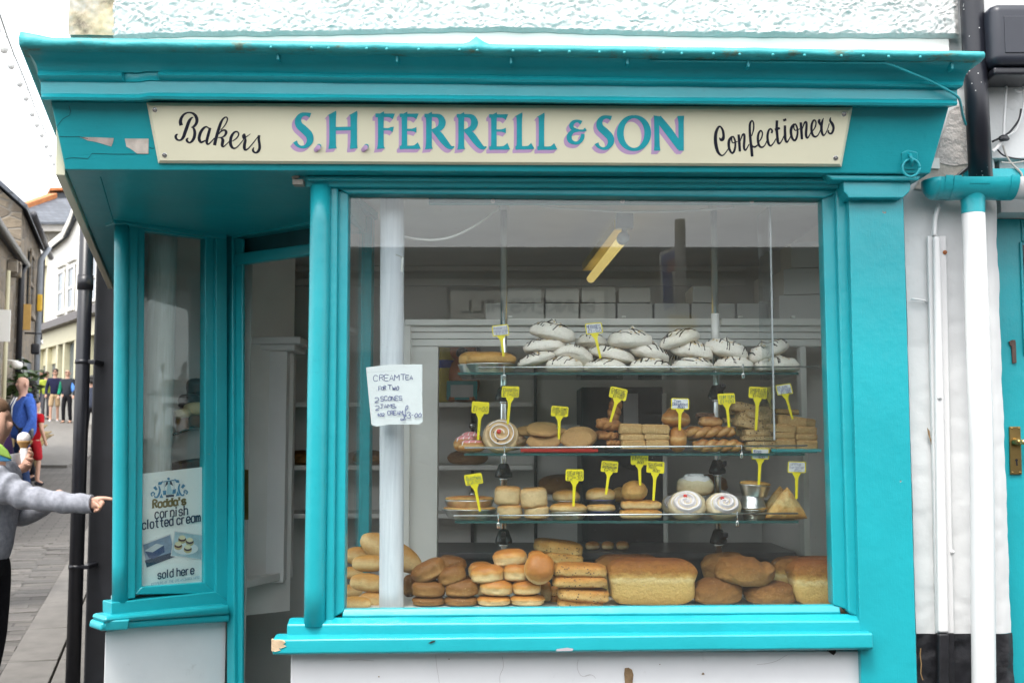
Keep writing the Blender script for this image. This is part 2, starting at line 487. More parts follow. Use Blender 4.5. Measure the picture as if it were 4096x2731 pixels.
def setts():
    rnd = random.Random(5)
    me = []
    for k in range(6):
        L, W = .285 + .02 * (k % 3 - 1), .160
        v = []; nx, ny = 4, 2
        hx, hy = L / 2 - .008, W / 2 - .007
        ring = [(-hx, -hy), (hx, -hy), (hx, hy), (-hx, hy)]
        for z, s in ((-.04, 1.0), (.004, 1.0), (.010, .95)):
            for x, y in ring: v.append((x * s + rnd.uniform(-.004, .004), y * s + rnd.uniform(-.004, .004), z + rnd.uniform(-.002, .002)))
        f = [(0, 1, 5, 4), (1, 2, 6, 5), (2, 3, 7, 6), (3, 0, 4, 7), (4, 5, 9, 8), (5, 6, 10, 9), (6, 7, 11, 10), (7, 4, 8, 11), (8, 9, 10, 11)]
        me.append(lmesh('sett_%d' % k, v, f, m_sett[k % 3], False))
    K0 = Vector((-3.1, 7.1, 0)); ang = math.atan2(SD.y, SD.x) - math.pi / 2
    slots = []
    for i in range(-18, 36):
        off = rnd.uniform(0, .29)
        for j in range(0, 13):
            c = K0 + SD * (i * .165) - SN * (.17 + j * .29 + off * (i % 2))
            c.z = gz(c.y) - .018 + rnd.uniform(-.004, .004)
            d = (c - Vector((0, 0, EYE))).length
            px = 2048 + c.x / max(c.y, .1) * FPX
            slots.append((c.y > 6.8 and -40 < px < 420, -d, c, rnd.randrange(6), rnd.uniform(-.03, .03)))
    slots.sort(key=lambda s: (not s[0], -s[1]))
    rest = []
    slope = math.atan(.05)
    for idx, (vis, d, c, k, a) in enumerate(slots):
        if idx < 290 and vis:
            o = bpy.data.objects.new('sett', me[k]); COL.objects.link(o); o.parent = street
            o.location = c - ORG[street.name]; o.rotation_euler = (slope if c.y > 5 else 0, 0, ang + a)
        else:
            R = Matrix.Translation(c) @ Euler((0, 0, ang + a)).to_matrix().to_4x4()
            rest.append(([R @ v.co for v in me[k].vertices], [tuple(p.vertices) for p in me[k].polygons]))
    v, f = join_geo(rest)
    o = wobj('setts', v, f, m_sett[0], street); o['kind'] = 'stuff'
setts()
m_slabd = simple('low_bounce_paving_slab', (.06, .057, .055), .7, .2, 6, .4, 50, .003)  # out-of-view footway slabs, darkened to bounce less light onto the soffit
def pavement():
    v, f = [], []
    rnd = random.Random(2)
    pv = tag(bpy.data.objects.new('pavement', None), kind='structure'); link(pv, None, (0, 0, 0))
    K0 = Vector((-3.1, 7.1, 0))
    for i in range(-9, 14):
        for j in range(4):
            a, b = .96 * i, .96 * (i + 1) - .012
            l0, l1 = (.0, .30 - .012) if j == 0 else (.30 + .62 * (j - 1), .30 + .62 * j - .012)
            if i < -6 and j > 1: continue
            ring = []
            for s, l in ((a, l0), (a, l1), (b, l1), (b, l0)):
                p = K0 + SD * s + SN * l; p.z = gz(p.y) + .055 + rnd.uniform(-.004, .004); ring.append(p)
            hexa('paving_slab' if j else 'kerb_stone', [p - Vector((0, 0, .15)) for p in ring], ring, m_slab, pv, .006)
    # the footway along the shop front
    for i in range(-4, 6):
        for j in range(2):
            x0 = -1.9 + .8 * (i + 2); y0 = 2.35 + .62 * j
            box('paving_slab', x0, x0 + .79, y0, y0 + .61, -.03, .06, m_slabd, pv, .006)
pavement()
o = wobj('road', [(-2.2, -1.7, .002), (7, -1.7, .002), (7, 2.33, .002), (-2.2, 2.33, .002)], [(0, 1, 2, 3)], simple('asphalt_low_bounce', (.05, .05, .052), .85, .25, 40, .5, 120, .004)); tag(o, kind='structure')  # unseen dark sheet added to cut light bounced up under the soffit

# ================================================================== the bakery building
shop = thing('bakery_shop', (0, 3.6, 0), 'turquoise painted corner bakery shopfront with white roughcast wall above', 'shop')
FASC = Plane(P(2048, 425, 3.43), P(2048, 690, 3.50), P(3000, 425, 3.43))
cFL = [FASC.at(204, 406), FASC.at(3796, 430), FASC.at(3721, 694), FASC.at(262, 679)]
zs = cFL[3].z
fas = hexa('fascia_board', [cFL[3], cFL[2], Vector((cFL[2].x, 3.60, cFL[2].z)), Vector((cFL[3].x + .03, 3.60, cFL[3].z))],
           [cFL[0], cFL[1], Vector((cFL[1].x, 3.60, cFL[1].z)), Vector((cFL[0].x + .03, 3.60, cFL[0].z))], m_teal_fascia, shop, .004)
sideL = 3.0
def sidev(p, l, inw=0.0): return Vector(p) + SD * l + SN * inw
hexa('side_fascia_board', [sidev(cFL[3], .0), sidev(cFL[3], .0, .10), sidev(cFL[3], sideL, .10), sidev(cFL[3], sideL)],
     [sidev(cFL[0], .0), sidev(cFL[0], .0, .10), sidev(cFL[0], sideL, .10), sidev(cFL[0], sideL)], m_teal_fascia, shop, .003)
# cornice: one moulding run along the front and back along the side street
PROF = [(199, 245, 3.225), (204, 252, 3.235), (225, 272, 3.268), (240, 286, 3.296), (258, 303, 3.318), (286, 328, 3.334), (289, 332, 3.318), (300, 340, 3.310), (312, 349, 3.318), (324, 356, 3.338), (328, 360, 3.346),
        (374, 400, 3.348), (377, 403, 3.338), (388, 414, 3.330), (399, 424, 3.338), (406, 430, 3.372)]
PROF = [(a, b, 3.425 if Y > 3.37 else 3.29 + (Y - 3.235) * .68) for a, b, Y in PROF]
CXL = [105, 110, 124, 134, 144, 152, 152, 150, 153, 160, 163, 163, 166, 165, 168, 204]
CXR = [3898, 3893, 3880, 3872, 3862, 3854, 3850, 3852, 3846, 3834, 3829, 3828, 3828, 3830, 3826, 3796]
def cornice():
    rnd = random.Random(3); secs = []
    xsF = [95 + k * (3900 - 95) / 46 for k in range(47)] + [440, 452, 588, 600, 505, 540]
    xsF.sort()
    for x in xsF:
        t = (x - 95) / (3900 - 95); sec = []
        bead = 0.0 if 452 <= x <= 588 else 1.0
        for k, (yl, yr, Y) in enumerate(PROF):
            y = yl + (yr - yl) * t
            if x > 520 and k >= 5: y -= 7 * (1 - t)
            if k in (6, 7, 8) and not bead: Y = 3.366
            p = P(2048, y, Y)
            xl = P(CXL[k], yl, Y).x; xr = P(CXR[k], yr, Y).x
            sec.append(Vector((xl + (xr - xl) * t, Y + rnd.uniform(-.0008, .0008), p.z + .0022 * noise.noise(Vector((x * .004, k * .3, 0))))))
        sec.append(Vector((sec[-1].x, 3.62, sec[-1].z))); sec.append(Vector((sec[0].x, 3.62, sec[0].z)))
        secs.append(sec)
    first = secs[0]
    far = [p + SD * sideL for p in first]
    far[-1] = far[-2] + Vector((0, 0, far[0].z - far[-2].z))
    o = loft('cornice', [far] + secs, m_tealh, shop, True, True)
    for p in o.data.polygons: p.use_smooth = True
    md = o.modifiers.new('es', 'EDGE_SPLIT'); md.split_angle = math.radians(38)
    # lead flashing lip along its top edge, lumpy with old paint
    secs = []; FX0, FX1 = P(84, 150, 3.257).x, P(3934, 220, 3.257).x
    N = 150
    for i in range(N + 1):
        t = i / N; fx = 78 + t * (3935 - 78)
        top = 150 + 57 * t + (-22 * max(0, 1 - i / 5)) ; bot = 197 + 47 * t
        x = FX0 + t * (FX1 - FX0)
        a, b = P(2048, top, 3.265).z, P(2048, bot, 3.27).z
        j = lambda s: .005 * noise.noise(Vector((x * 9, s, 3)))
        big = 1.7 if i < 4 else 1.0
        hump = .022 * math.exp(-((fx - 1905) / 26) ** 2)
        sec = [(x, 3.276, b + j(1) * .6), (x, 3.256 - .006 * big + j(2), b + .004 + j(3) * .6), (x, 3.252 - .006 * big + j(4), (a + b) / 2), (x, 3.257 - .004 * big + j(5), a - .004 + hump),
               (x, 3.268, a + j(6) + hump), (x, 3.34, a + .008 + hump * .6), (x, 3.62, a + .05), (x, 3.62, b + .01)]
        secs.append([Vector(p) for p in sec])
    far = [p + SD * sideL for p in secs[0]]
    o = loft('lead_flashing', [far] + secs, m_flash, shop, True, True, True)
cornice()
rnd = random.Random(8)
vv = []
for fx in list(range(1100, 3800, 118)):
    t = (fx - 78) / (3935 - 78); p = P(fx + rnd.uniform(-30, 30), 150 + 57 * t + 25, 3.243)
    v, f = lathe_geo([(.0001, .0035), (.0032, .0025), (.0045, 0)], 8)
    vv.append(([Vector((p.x + a, p.y - c, p.z + b)) for a, b, c in v], f))
v, f = join_geo(vv); o = wobj('flashing_nails', v, f, m_flash, shop, True); o['kind'] = 'stuff'
for fx, fy in [(1112, 222), (1588, 232), (2044, 238), (2510, 240), (2993, 252), (3808, 260)]:
    p = P(fx, fy, 3.29); box('cable_clip', p.x - .004, p.x + .004, p.y - .004, p.y + .03, p.z - .014, p.z + .006, m_teal, shop, .002)
pc = [('r3', 0, 383, 3.295), ('r3', 700, 392, 3.295), ('r3', 1380, 398, 3.29), ('r3', 1500, 405, 3.288), ('r3', 1640, 460, 3.30), ('r3', 1760, 510, 3.325), ('r3', 1860, 562, 3.335), ('r3', 1935, 610, 3.35), ('r3', 1955, 660, 3.40), ('r3', 1965, 720, 3.47), ('r3', 1985, 785, 3.55)]
pts = [PR(a, b, c, d) for a, b, c, d in pc]
tube('loose_cable', smooth_pts([tuple(p) for p in pts], 5), .0042, m_teal, shop, 8)
# soffit over the porch
slab('porch_soffit', [(-1.362, 3.505), (1.28, 3.505), (1.28, 3.63), (-.60, 3.63), (-.52, 4.34), (-1.13, 4.82), (-1.54, 4.44), (-2.10, 6.35), (-2.20, 6.3)], zs + .004, zs + .03, m_tealh, shop, 0)
# mouldings of the main window
def w_(fx, fy, Y): return P(fx, fy, Y)
hd = hexa('window_head', [Vector((-.665, 3.59, P(2048, 748, 3.59).z)), Vector((1.06, 3.59, P(2048, 752, 3.59).z)), Vector((1.06, 3.68, P(2048, 752, 3.59).z)), Vector((-.665, 3.68, P(2048, 748, 3.59).z))],
     [Vector((-.665, 3.57, zs + .006)), Vector((1.06, 3.57, zs - .004)), Vector((1.06, 3.68, zs - .004)), Vector((-.665, 3.68, zs + .006))], m_tealh, shop, .004)
prism('head_bead', [(1330, 742), (3390, 752), (3300, 792), (1390, 774)], 3.615, 3.68, m_tealh, shop, .006)
prism('head_moulding', [(1225, 702), (3400, 712), (3400, 730), (1225, 722)], 3.56, 3.62, m_tealh, shop, .005)
frw = 'main_window_frame'
# left: turned corner column and stiles
cl = [P(1283, 745, 3.60), P(1258, 2500, 3.60)]
pts = [cl[0].lerp(cl[1], k / 12) for k in range(13)]
tube('corner_column', [(p.x + .0015 * noise.noise(p * 3), p.y, p.z) for p in pts], .033, m_teal, shop, 20)
prism('window_stile', [(1312, 745), (1352, 748), (1335, 2490), (1296, 2490)], 3.605, 3.69, m_teal, shop, .008)
prism('window_stile', [(1350, 760), (1394, 772), (1377, 2445), (1333, 2470)], 3.628, 3.69, m_teal, shop, .005)
prism('window_stile', [(3288, 785), (3345, 770), (3395, 2440), (3333, 2418)], 3.628, 3.69, m_teal, shop, .005)
prism('window_stile', [(3343, 760), (3398, 748), (3452, 2480), (3393, 2450)], 3.606, 3.69, m_teal, shop, .008)
# sill in three steps
def sillrun(name, prof, xl, xr, mat=m_tealh, bev=.004):
    """prof: (photo y at the left end, photo y at the right end, depth)."""
    L = [Vector((xl, Y, P(2048, a, Y).z)) for a, b, Y in prof]; R = [Vector((xr, Y, P(2048, b, Y).z)) for a, b, Y in prof]
    n = 24; rnd = random.Random(len(name))
    secs = [[a.lerp(b, k / n) + Vector((0, 0, .0012 * noise.noise(Vector((k * .7, i * .4, len(name)))))) for i, (a, b) in enumerate(zip(L, R))] for k in range(n + 1)]
    return loft(name, secs, mat, shop, True, True, False, bev)
sillrun('glazing_bead', [(2430, 2414, 3.652), (2434, 2418, 3.634), (2464, 2449, 3.622), (2490, 2480, 3.64), (2500, 2490, 3.69), (2430, 2414, 3.69)], -.535, 1.035)
sillrun('window_sub_sill', [(2468, 2452, 3.66), (2470, 2454, 3.618), (2494, 2479, 3.585), (2500, 2485, 3.581), (2545, 2530, 3.579), (2560, 2545, 3.60), (2560, 2545, 3.69)], -.70, 1.108)
sillrun('window_sill', [(2532, 2517, 3.62), (2536, 2521, 3.585), (2553, 2528, 3.545), (2560, 2535, 3.538), (2612, 2590, 3.536), (2617, 2596, 3.545), (2618, 2598, 3.62)], -.735, 1.108)
m_timber = simple('bare_timber', (.55, .42, .27), .8, .2, 30, .6, 50, .004)
rv = random.Random(9); zt0, zt1 = P(2048, 2556, 3.54).z, P(2048, 2608, 3.54).z
ro = [(-.7375, 0.), (-.728, .02), (-.716, .0), (-.700, .03), (-.694, .2), (-.702, .35), (-.692, .5), (-.705, .62), (-.716, .66), (-.709, .8), (-.724, .9), (-.7375, .86)]
fr = [Vector((x, 3.5345 + rv.uniform(-.001, .001), zt0 + (zt1 - zt0) * t)) for x, t in ro]; nn_ = len(fr)
recalc(wobj('rotten_sill_end', fr + [Vector((p.x - .004, 3.56, p.z)) for p in fr], [list(range(nn_)), list(range(2 * nn_ - 1, nn_ - 1, -1))] + [(i, (i + 1) % nn_, nn_ + (i + 1) % nn_, nn_ + i) for i in range(nn_)], m_timber, shop))
hq = P(1190, 725, 3.585); tube('old_hinge_pin', [hq + Vector((-.012, -.004, .012)), hq + Vector((.006, -.02, .012))], .008, m_dirty, shop, 12); box('old_hinge_plate', hq.x - .012, hq.x + .022, 3.56, 3.60, hq.z - .016, hq.z + .002, m_dirty, shop, .003)
m_riser = wall_mat('white_stall_riser', (.80, .81, .83), .22, 16, .5, .004)
box('stall_riser', -.69, 1.108, 3.60, 3.70, .05, P(2048, 2616, 3.60).z + .01, m_riser, shop, .004)
def scar(name, r, outline, Y, mat):
    fr = [PR(r, x, y, Y) for x, y in outline]
    return wobj(name, fr, [list(range(len(fr)))], mat, shop)
m_scar = simple('brown_scar', (.26, .17, .09), .9, .3, 60, .6, 90, .003)
scar('flaked_patch', 's8', [(340, 1262), (372, 1258), (402, 1275), (415, 1320), (405, 1400), (412, 1500), (350, 1500), (342, 1400), (335, 1310)], 3.598, m_scar)
m_mould = simple('black_mould', (.02, .018, .016), .9, .3)
scar('mould_spot', 's8', [(2060, 1095), (2150, 1098), (2145, 1130), (2128, 1152), (2105, 1140), (2085, 1122), (2068, 1118)], 3.5975, m_mould)
scar('chipped_paint', 's7', [(795, 1050), (830, 1030), (862, 1024), (850, 1040), (815, 1052)], 3.5345, m_mould)
scar('chipped_paint', 's7', [(1895, 1100), (1985, 1087), (2040, 1097), (2030, 1115), (1892, 1118)], 3.5345, simple('grey_primer', (.45, .42, .46), .7, .1))
for r, pts in (('s8', [(1470, 1232), (1560, 1222), (1640, 1200), (1700, 1165), (1730, 1150)]), ('s8', [(0, 1330), (40, 1318), (75, 1330), (90, 1350)]), ('s7', [(862, 1150), (868, 1230), (885, 1340), (895, 1400), (925, 1480)]), ('s7', [(1430, 1160), (1440, 1250), (1410, 1330), (1415, 1420)]), ('s7', [(2080, 1190), (2072, 1260), (2110, 1330), (2190, 1318)]), ('s7', [(120, 1195), (200, 1190), (330, 1200)])):
    ink = Ink(); ink.ribbon([(x, y, 1.3) for x, y in pts], lambda x, y, o, r=r: PR(r, x, y, 3.598 - o), True); ink.build('hairline_crack', simple('crack_grey', (.42, .40, .40), .9, .2) if 'crack_grey' not in bpy.data.materials else bpy.data.materials['crack_grey'], shop)
for r, c, a in (('s7', (375, 1335), 7), ('s8', (1010, 1310), 12), ('s7', (975, 1185), 6), ('s8', (640, 1230), 5)):
    scar('scuff_mark', r, [(c[0] + a * math.cos(q) * (1 + .4 * math.sin(3 * q)), c[1] + a * .8 * math.sin(q)) for q in [6.283 * i / 9 for i in range(9)]], 3.5978, m_scar)
# pilaster at the right with its capital
prism('pilaster', [(3394, 760), (3614, 760), (3672, 2800), (3446, 2800)], 3.578, 3.70, m_teal, shop, .004)
pz = P(3672, 2800, 3.578)
box('pilaster_foot', P(3446, 2800, 3.578).x, pz.x, 3.578, 3.70, .05, pz.z - .0005, m_teal, shop, .002)
cp = prism('pilaster_capital', [(3372, 722), (3643, 722), (3643, 752), (3638, 768), (3620, 784), (3612, 792), (3394, 792), (3388, 780), (3376, 768)], 3.535, 3.70, m_teal, shop, .004)
prism('pilaster_neck', [(3300, 697), (3684, 702), (3676, 722), (3330, 720)], 3.515, 3.66, m_teal, shop, .005)
# ring for the old blind
pl = FASC.at(3640, 640, .004)
def planeprism(name, pts, plane, out, depth, mat, parent, bevel=.003, r='F'):
    fr = [plane.at(*F(r, x, y), out) for x, y in pts]; bk = [p - plane.n * depth for p in fr]; n = len(fr)
    fs = [list(range(n)), list(range(2 * n - 1, n - 1, -1))] + [[i, (i + 1) % n, n + (i + 1) % n, n + i] for i in range(n)]
    return recalc(wobj(name, fr + bk, fs, mat, parent), bevel)
planeprism('ring_plate', [(12, 1262), (60, 1238), (148, 1258), (150, 1340), (135, 1400), (30, 1400)], FASC, .006, .006, m_teal, shop, .003, 'q1')
rc = FASC.at(*F('q1', 90, 1385), .018)
tube('iron_ring', [rc + Vector((.0265 * math.cos(a), -.004 * math.sin(a), .0265 * math.sin(a))) for a in [2 * math.pi * k / 28 for k in range(29)]], .0045, m_teal, shop, 8)
tube('ring_staple', [FASC.at(*F('q1', 75, 1270), .002), FASC.at(*F('q1', 88, 1285), .02), FASC.at(*F('q1', 98, 1320), .026), FASC.at(*F('q1', 96, 1365), .012)], .005, m_teal, shop, 8)
# bare patches on the fascia
m_bare = simple('bare_weathered_wood', (.42, .36, .33), .8, .25, 25, .5, 60, .003)
def fpatch(name, outline, mat, out=.0012, r='r1'):
    fr = [FASC.at(*F(r, x, y), out) for x, y in outline]
    return wobj(name, fr, [list(range(len(fr)))], mat, fas)
fpatch('bare_wood_patch', [(625, 1076), (760, 1078), (892, 1084), (885, 1120), (872, 1150), (800, 1128), (740, 1112), (690, 1104), (655, 1088)], m_bare)
fpatch('bare_wood_patch', [(978, 1088), (1165, 1088), (1163, 1208), (1075, 1205), (1030, 1172), (990, 1150), (985, 1120)], simple('bare_pale_wood', (.60, .54, .48), .8, .2, 25, .4, 60, .003))
for pts in ([(462, 1072), (560, 1074), (620, 1072), (690, 1090)], [(510, 1250), (560, 1236), (690, 1245), (720, 1205), (900, 1210), (1165, 1208)], [(540, 830), (552, 870), (545, 905), (490, 935), (460, 975), (440, 1010), (462, 1040)], [(1170, 1155), (1190, 1165), (1212, 1163)]):
    ink = Ink(); ink.ribbon([(x, y, 1.6) for x, y in pts], lambda x, y, o: FASC.at(*F('r1', x, y), .0015 + o), False); ink.build('paint_crack', m_black, fas)

# ------------------------------------------------------------------ upper wall
XW0, XW1 = P(279, 60, 3.62).x, 1.62
foot = [(XW0, 3.665), (XW1 + 3.4, 3.665), (XW1 + 3.4, 9.2), (XW0 - .296 * 5.5, 9.2)]
slab('building_mass', foot, 2.46, 5.0, m_white, shop, 0)
box('smooth_band', XW0 + .02, 1.44, 3.635, 3.664, P(2048, 260, 3.63).z, P(2048, 110, 3.63).z, m_board, shop, .002)
def roughcast():
    x0, x1 = P(455, 60, 3.62).x, 1.47; z1 = 3.06
    nx = 760; dx = (x1 - x0) / nx; nz = 92
    v, f = [], []
    for i in range(nx + 1):
        x = x0 + i * dx; fx = 2048 + x / 3.62 * FPX
        t = (fx - 500) / 3300
        fb = 150 - 18 * math.exp(-((fx - 1950) / 600) ** 2) - 8 + 14 * max(0, t - .5) + 4 * noise.noise(Vector((x * 14, 0, 0)))
        if fx < 700: fb += 10 * (700 - fx) / 200
        zb = P(2048, fb, 3.62).z
        for j in range(nz + 1):
            z = zb + (z1 - zb) * (j / nz)
            q = Vector((x * 62 + 2 * noise.noise(Vector((x * 20, z * 20, 0))), z * 62 + 2 * noise.noise(Vector((x * 20, z * 20, 7))), 1.7))
            n1 = noise.voronoi(q)[0][0]; n2 = noise.noise(Vector((x * 75, z * 75, 5))); n3 = noise.noise(Vector((x * 5, z * 5, 9)))
            hgt = .0105 * (1 - min(1, n1 * 1.3)) ** .8 * max(.15, .75 + .9 * noise.noise(Vector((x * 17, z * 17, 3)))) + .004 * n2 + .005 * n3
            edge = min(1, j / 5) * min(1, (nx - i) / 6 + .2)
            v.append((x, 3.632 - .014 * edge - hgt * edge, z))
    m = nz + 1
    f = [(i * m + j, (i + 1) * m + j, (i + 1) * m + j + 1, i * m + j + 1) for i in range(nx) for j in range(nz)]
    wobj('roughcast', v, f, m_rough, shop, True)
    box('upper_roughcast', x0, x1, 3.612, 3.664, z1, 4.99, m_rough, shop, 0); z1 = 3.4
    # smooth plaster strip at the street corner
    v = []; nx, nz = 60, 90
    for i in range(nx + 1):
        for j in range(nz + 1):
            x = XW0 + (x0 + .004 - XW0) * i / nz * nz / nx; z = P(2048, 144, 3.62).z + (z1 - P(2048, 144, 3.62).z) * j / nz
            v.append((x, 3.612 + .006 * noise.noise(Vector((x * 12, z * 12, 2))) - .004 * noise.noise(Vector((x * 45, z * 45, 2))), z))
    m = nz + 1
    f = [(i * m + j, (i + 1) * m + j, (i + 1) * m + j + 1, i * m + j + 1) for i in range(nx) for j in range(nz)]
    t = NT('weathered_plaster'); co = t.coords()
    d = t.noise(co, 11, 8, .7); d2 = t.noise(co, 5, 4)
    c = t.ramp(d, [(.38, (.44, .43, .40)), (.56, (.34, .29, .21)), (.68, (.07, .06, .05))])
    t.color(t.mix(t.ramp(d2, [(.5, 0.), (.7, .5)]), c, (.62, .50, .28))); t.set(Roughness=.8); t.bump(d, .6, .005)
    wobj('corner_plaster', v, f, t.m, shop, True)
    hexa('corner_plaster_lip', [(XW0, 3.63, P(2048, 152, 3.62).z), (x0, 3.63, P(2048, 157, 3.62).z), (x0, 3.665, P(2048, 157, 3.62).z), (XW0, 3.665, P(2048, 150, 3.62).z)],
         [(XW0, 3.612, P(2048, 112, 3.62).z), (x0, 3.612, P(2048, 112, 3.62).z), (x0, 3.665, P(2048, 112, 3.62).z), (XW0, 3.665, P(2048, 112, 3.62).z)], m_dirty, shop, .003)
roughcast()

# ------------------------------------------------------------------ glass of the main window
g = [P(1385, 768, 3.655), P(3296, 786, 3.655), P(3340, 2422, 3.655), P(1370, 2438, 3.655)]
recalc(wobj('window_pane', g + [Vector((p.x, 3.660, p.z)) for p in g], [(0, 1, 2, 3), (7, 6, 5, 4), (0, 4, 5, 1), (1, 5, 6, 2), (2, 6, 7, 3), (3, 7, 4, 0)], m_glass, shop))
# ------------------------------------------------------------------ splayed side window and door frame in the porch
ZT = zs + .003
SPL = Plane((-1.54, 4.40, 0), (-1.54, 4.40, 1), (-1.16, 4.73, 0))
DRP = Plane((-1.16, 4.73, 0), (-1.16, 4.73, 1), (-.79, 4.43, 0))
def sp(name, pts, out, depth, mat=m_teal, r='r6', bevel=.004, plane=SPL): return planeprism(name, pts, plane, out, depth, mat, shop, bevel, r)
a0, a1 = SPL.at(*F('r6', 186, 150), .0), SPL.at(*F('r7', 152, 1075), .0)
tube('side_window_column', [a0.lerp(a1, k / 10) for k in range(11)], .030, m_teal, shop, 18)
def F7(x, y): X, Y_ = F('r7', x, y); return ((X - 380) / .58673, (Y_ - 780) / .58673)      # r7 -> r6 pixels
sp('side_window_stile', [(225, 195), (296, 205), F7(247, 1050), F7(190, 1058)], .018, .07)
sp('side_window_stile', [(290, 205), (342, 215), F7(287, 1000), F7(240, 1040)], .006, .05)
sp('side_window_stile', [(752, 270), (832, 262), F7(740, 1030), F7(666, 960)], .006, .05)
sp('side_window_stile', [(826, 240), (900, 250), F7(808, 1070), F7(735, 1040)], .022, .08)
sp('side_window_head', [(120, 90), (900, 190), (900, 300), (290, 215), (130, 195)], .030, .09, m_tealh)
sp('side_window_head_bead', [(300, 195), (830, 250), (760, 296), (340, 246)], .008, .05, m_tealh)
sp('side_window_bottom_rail', [F7(240, 1030), F7(285, 982), F7(668, 955), F7(735, 1020)], .010, .06, m_tealh)
sp('side_window_bottom_rail', [F7(100, 1078), F7(735, 1012), F7(822, 1075), F7(822, 1110), F7(100, 1152)], .028, .09, m_tealh)
sl = sp('side_window_sill', [F7(60, 1165), F7(818, 1090), F7(822, 1108), F7(826, 1150), F7(55, 1205)], .075, .13, m_tealh, bevel=.012)
sp('side_window_sill', [F7(40, 1200), F7(822, 1148), F7(822, 1195), F7(30, 1252)], .062, .12, m_tealh, bevel=.010)
# the sill goes on round the corner along the side street
c0 = SPL.at(*F('r7', 40, 1190), .06); c1 = SPL.at(*F('r7', 30, 1252), .05)
hexa('side_window_sill_return', [c1, c1 + SN * .1, c1 + SN * .1 + SD * 1.2, c1 + SD * 1.2], [c0 + SN * .02, c0 + SN * .1, c0 + SN * .1 + SD * 1.2, c0 + SN * .02 + SD * 1.2], m_teal, shop, .006)
rz = SPL.at(*F('r7', 60, 1255), .01)
rb = [SPL.at(*F('r7', 62, 1255), .0), SPL.at(*F('r7', 800, 1190), .0)]
b_ = [Vector((rb[0].x, rb[0].y, .05)), Vector((rb[1].x, rb[1].y, .05))]
hexa('side_stall_riser', [b_[0], b_[1], b_[1] - SPL.n * .08, b_[0] + SD * .12 + SN * .02, ], [rb[0], rb[1] + Vector((0, 0, .03)), rb[1] - SPL.n * .08 + Vector((0, 0, .03)), rb[0] + SD * .12 + SN * .02], m_riser, shop, .004)
g = [SPL.at(*F('r6', 335, 232), -.012), SPL.at(*F('r6', 760, 285), -.012), SPL.at(*F('r7', 672, 962), -.012), SPL.at(*F('r7', 280, 990), -.012)]
recalc(wobj('side_window_pane', g + [p - SPL.n * .004 for p in g], [(0, 1, 2, 3), (7, 6, 5, 4), (0, 4, 5, 1), (1, 5, 6, 2), (2, 6, 7, 3), (3, 7, 4, 0)], m_glass, shop))
# door frame
sp('door_jamb', [(884, 240), (935, 240), F7(848, 1565), F7(848, 1900), F7(800, 1900), F7(800, 1100)], .030, .03, plane=DRP, bevel=.005)
sp('door_jamb', [(930, 280), (1006, 300), F7(892, 1565), F7(892, 1900), F7(845, 1900), F7(845, 1100)], .012, .015, plane=DRP, bevel=.005)
sp('door_head', [(884, 205), (1700, 60), (1700, 160), (930, 290)], .030, .09, m_tealh, plane=DRP)
sp('door_transom', [(944, 400), (1700, 300), (1700, 372), (1000, 472), (944, 480)], .020, .035, m_tealh, plane=DRP, bevel=.006)
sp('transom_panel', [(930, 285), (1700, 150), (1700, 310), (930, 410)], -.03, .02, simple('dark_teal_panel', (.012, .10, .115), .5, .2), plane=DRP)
m_doorw = simple('door_white_paint', (.55, .54, .51), .4, .06, 4, .05, 10)
hx0, hx1 = P(968, 1700, 4.80), P(999, 1700, 4.80)
dv = Vector((hx0.x, 4.80, 0)).normalized()
ztop = P(980, 1066, 4.85).z
dleaf = hexa('door_leaf', [Vector((hx0.x, 4.80, .08)), Vector((hx1.x, 4.80, .08)), Vector((hx1.x, 4.80, .08)) + dv * .72, Vector((hx0.x, 4.80, .08)) + dv * .72],
     [Vector((hx0.x, 4.80, ztop)), Vector((hx1.x, 4.80, ztop)), Vector((hx1.x, 4.80, ztop)) + dv * .72, Vector((hx0.x, 4.80, ztop)) + dv * .72], m_doorw, shop, .003)
lp = [F('r7', 897, 270), F('r7', 933, 270), F('r7', 933, 574), F('r7', 897, 574)]
fr = [P(x, y, 4.796) for x, y in lp]
recalc(wobj('lock_plate', fr + [Vector((p.x, 4.7995, p.z)) for p in fr], [(0, 1, 2, 3), (7, 6, 5, 4), (0, 4, 5, 1), (1, 5, 6, 2), (2, 6, 7, 3), (3, 7, 4, 0)], m_brass, dleaf), .0006)
# back corner post of the display bay, its side light
box('bay_back_post', -.575, -.535, 4.28, 4.36, .05, zs + .01, m_teal, shop, .004)
g = [Vector((-.612, 3.66, .95)), Vector((-.565, 4.28, .95)), Vector((-.565, 4.28, zs - .05)), Vector((-.612, 3.66, zs - .05))]
recalc(wobj('bay_side_pane', g + [p + Vector((.004, 0, 0)) for p in g], [(0, 1, 2, 3), (7, 6, 5, 4), (0, 4, 5, 1), (1, 5, 6, 2), (2, 6, 7, 3), (3, 7, 4, 0)], m_glass, shop))
hexa('bay_side_base', [(-.66, 3.66, .05), (-.60, 3.66, .05), (-.54, 4.30, .05), (-.60, 4.30, .05)], [(-.66, 3.66, .95), (-.60, 3.66, .95), (-.54, 4.30, .95), (-.60, 4.30, .95)], m_teal, shop, .003)
box('bay_side_head', -.66, -.56, 3.66, 4.3, zs - .06, zs + .01, m_teal, shop, .003)

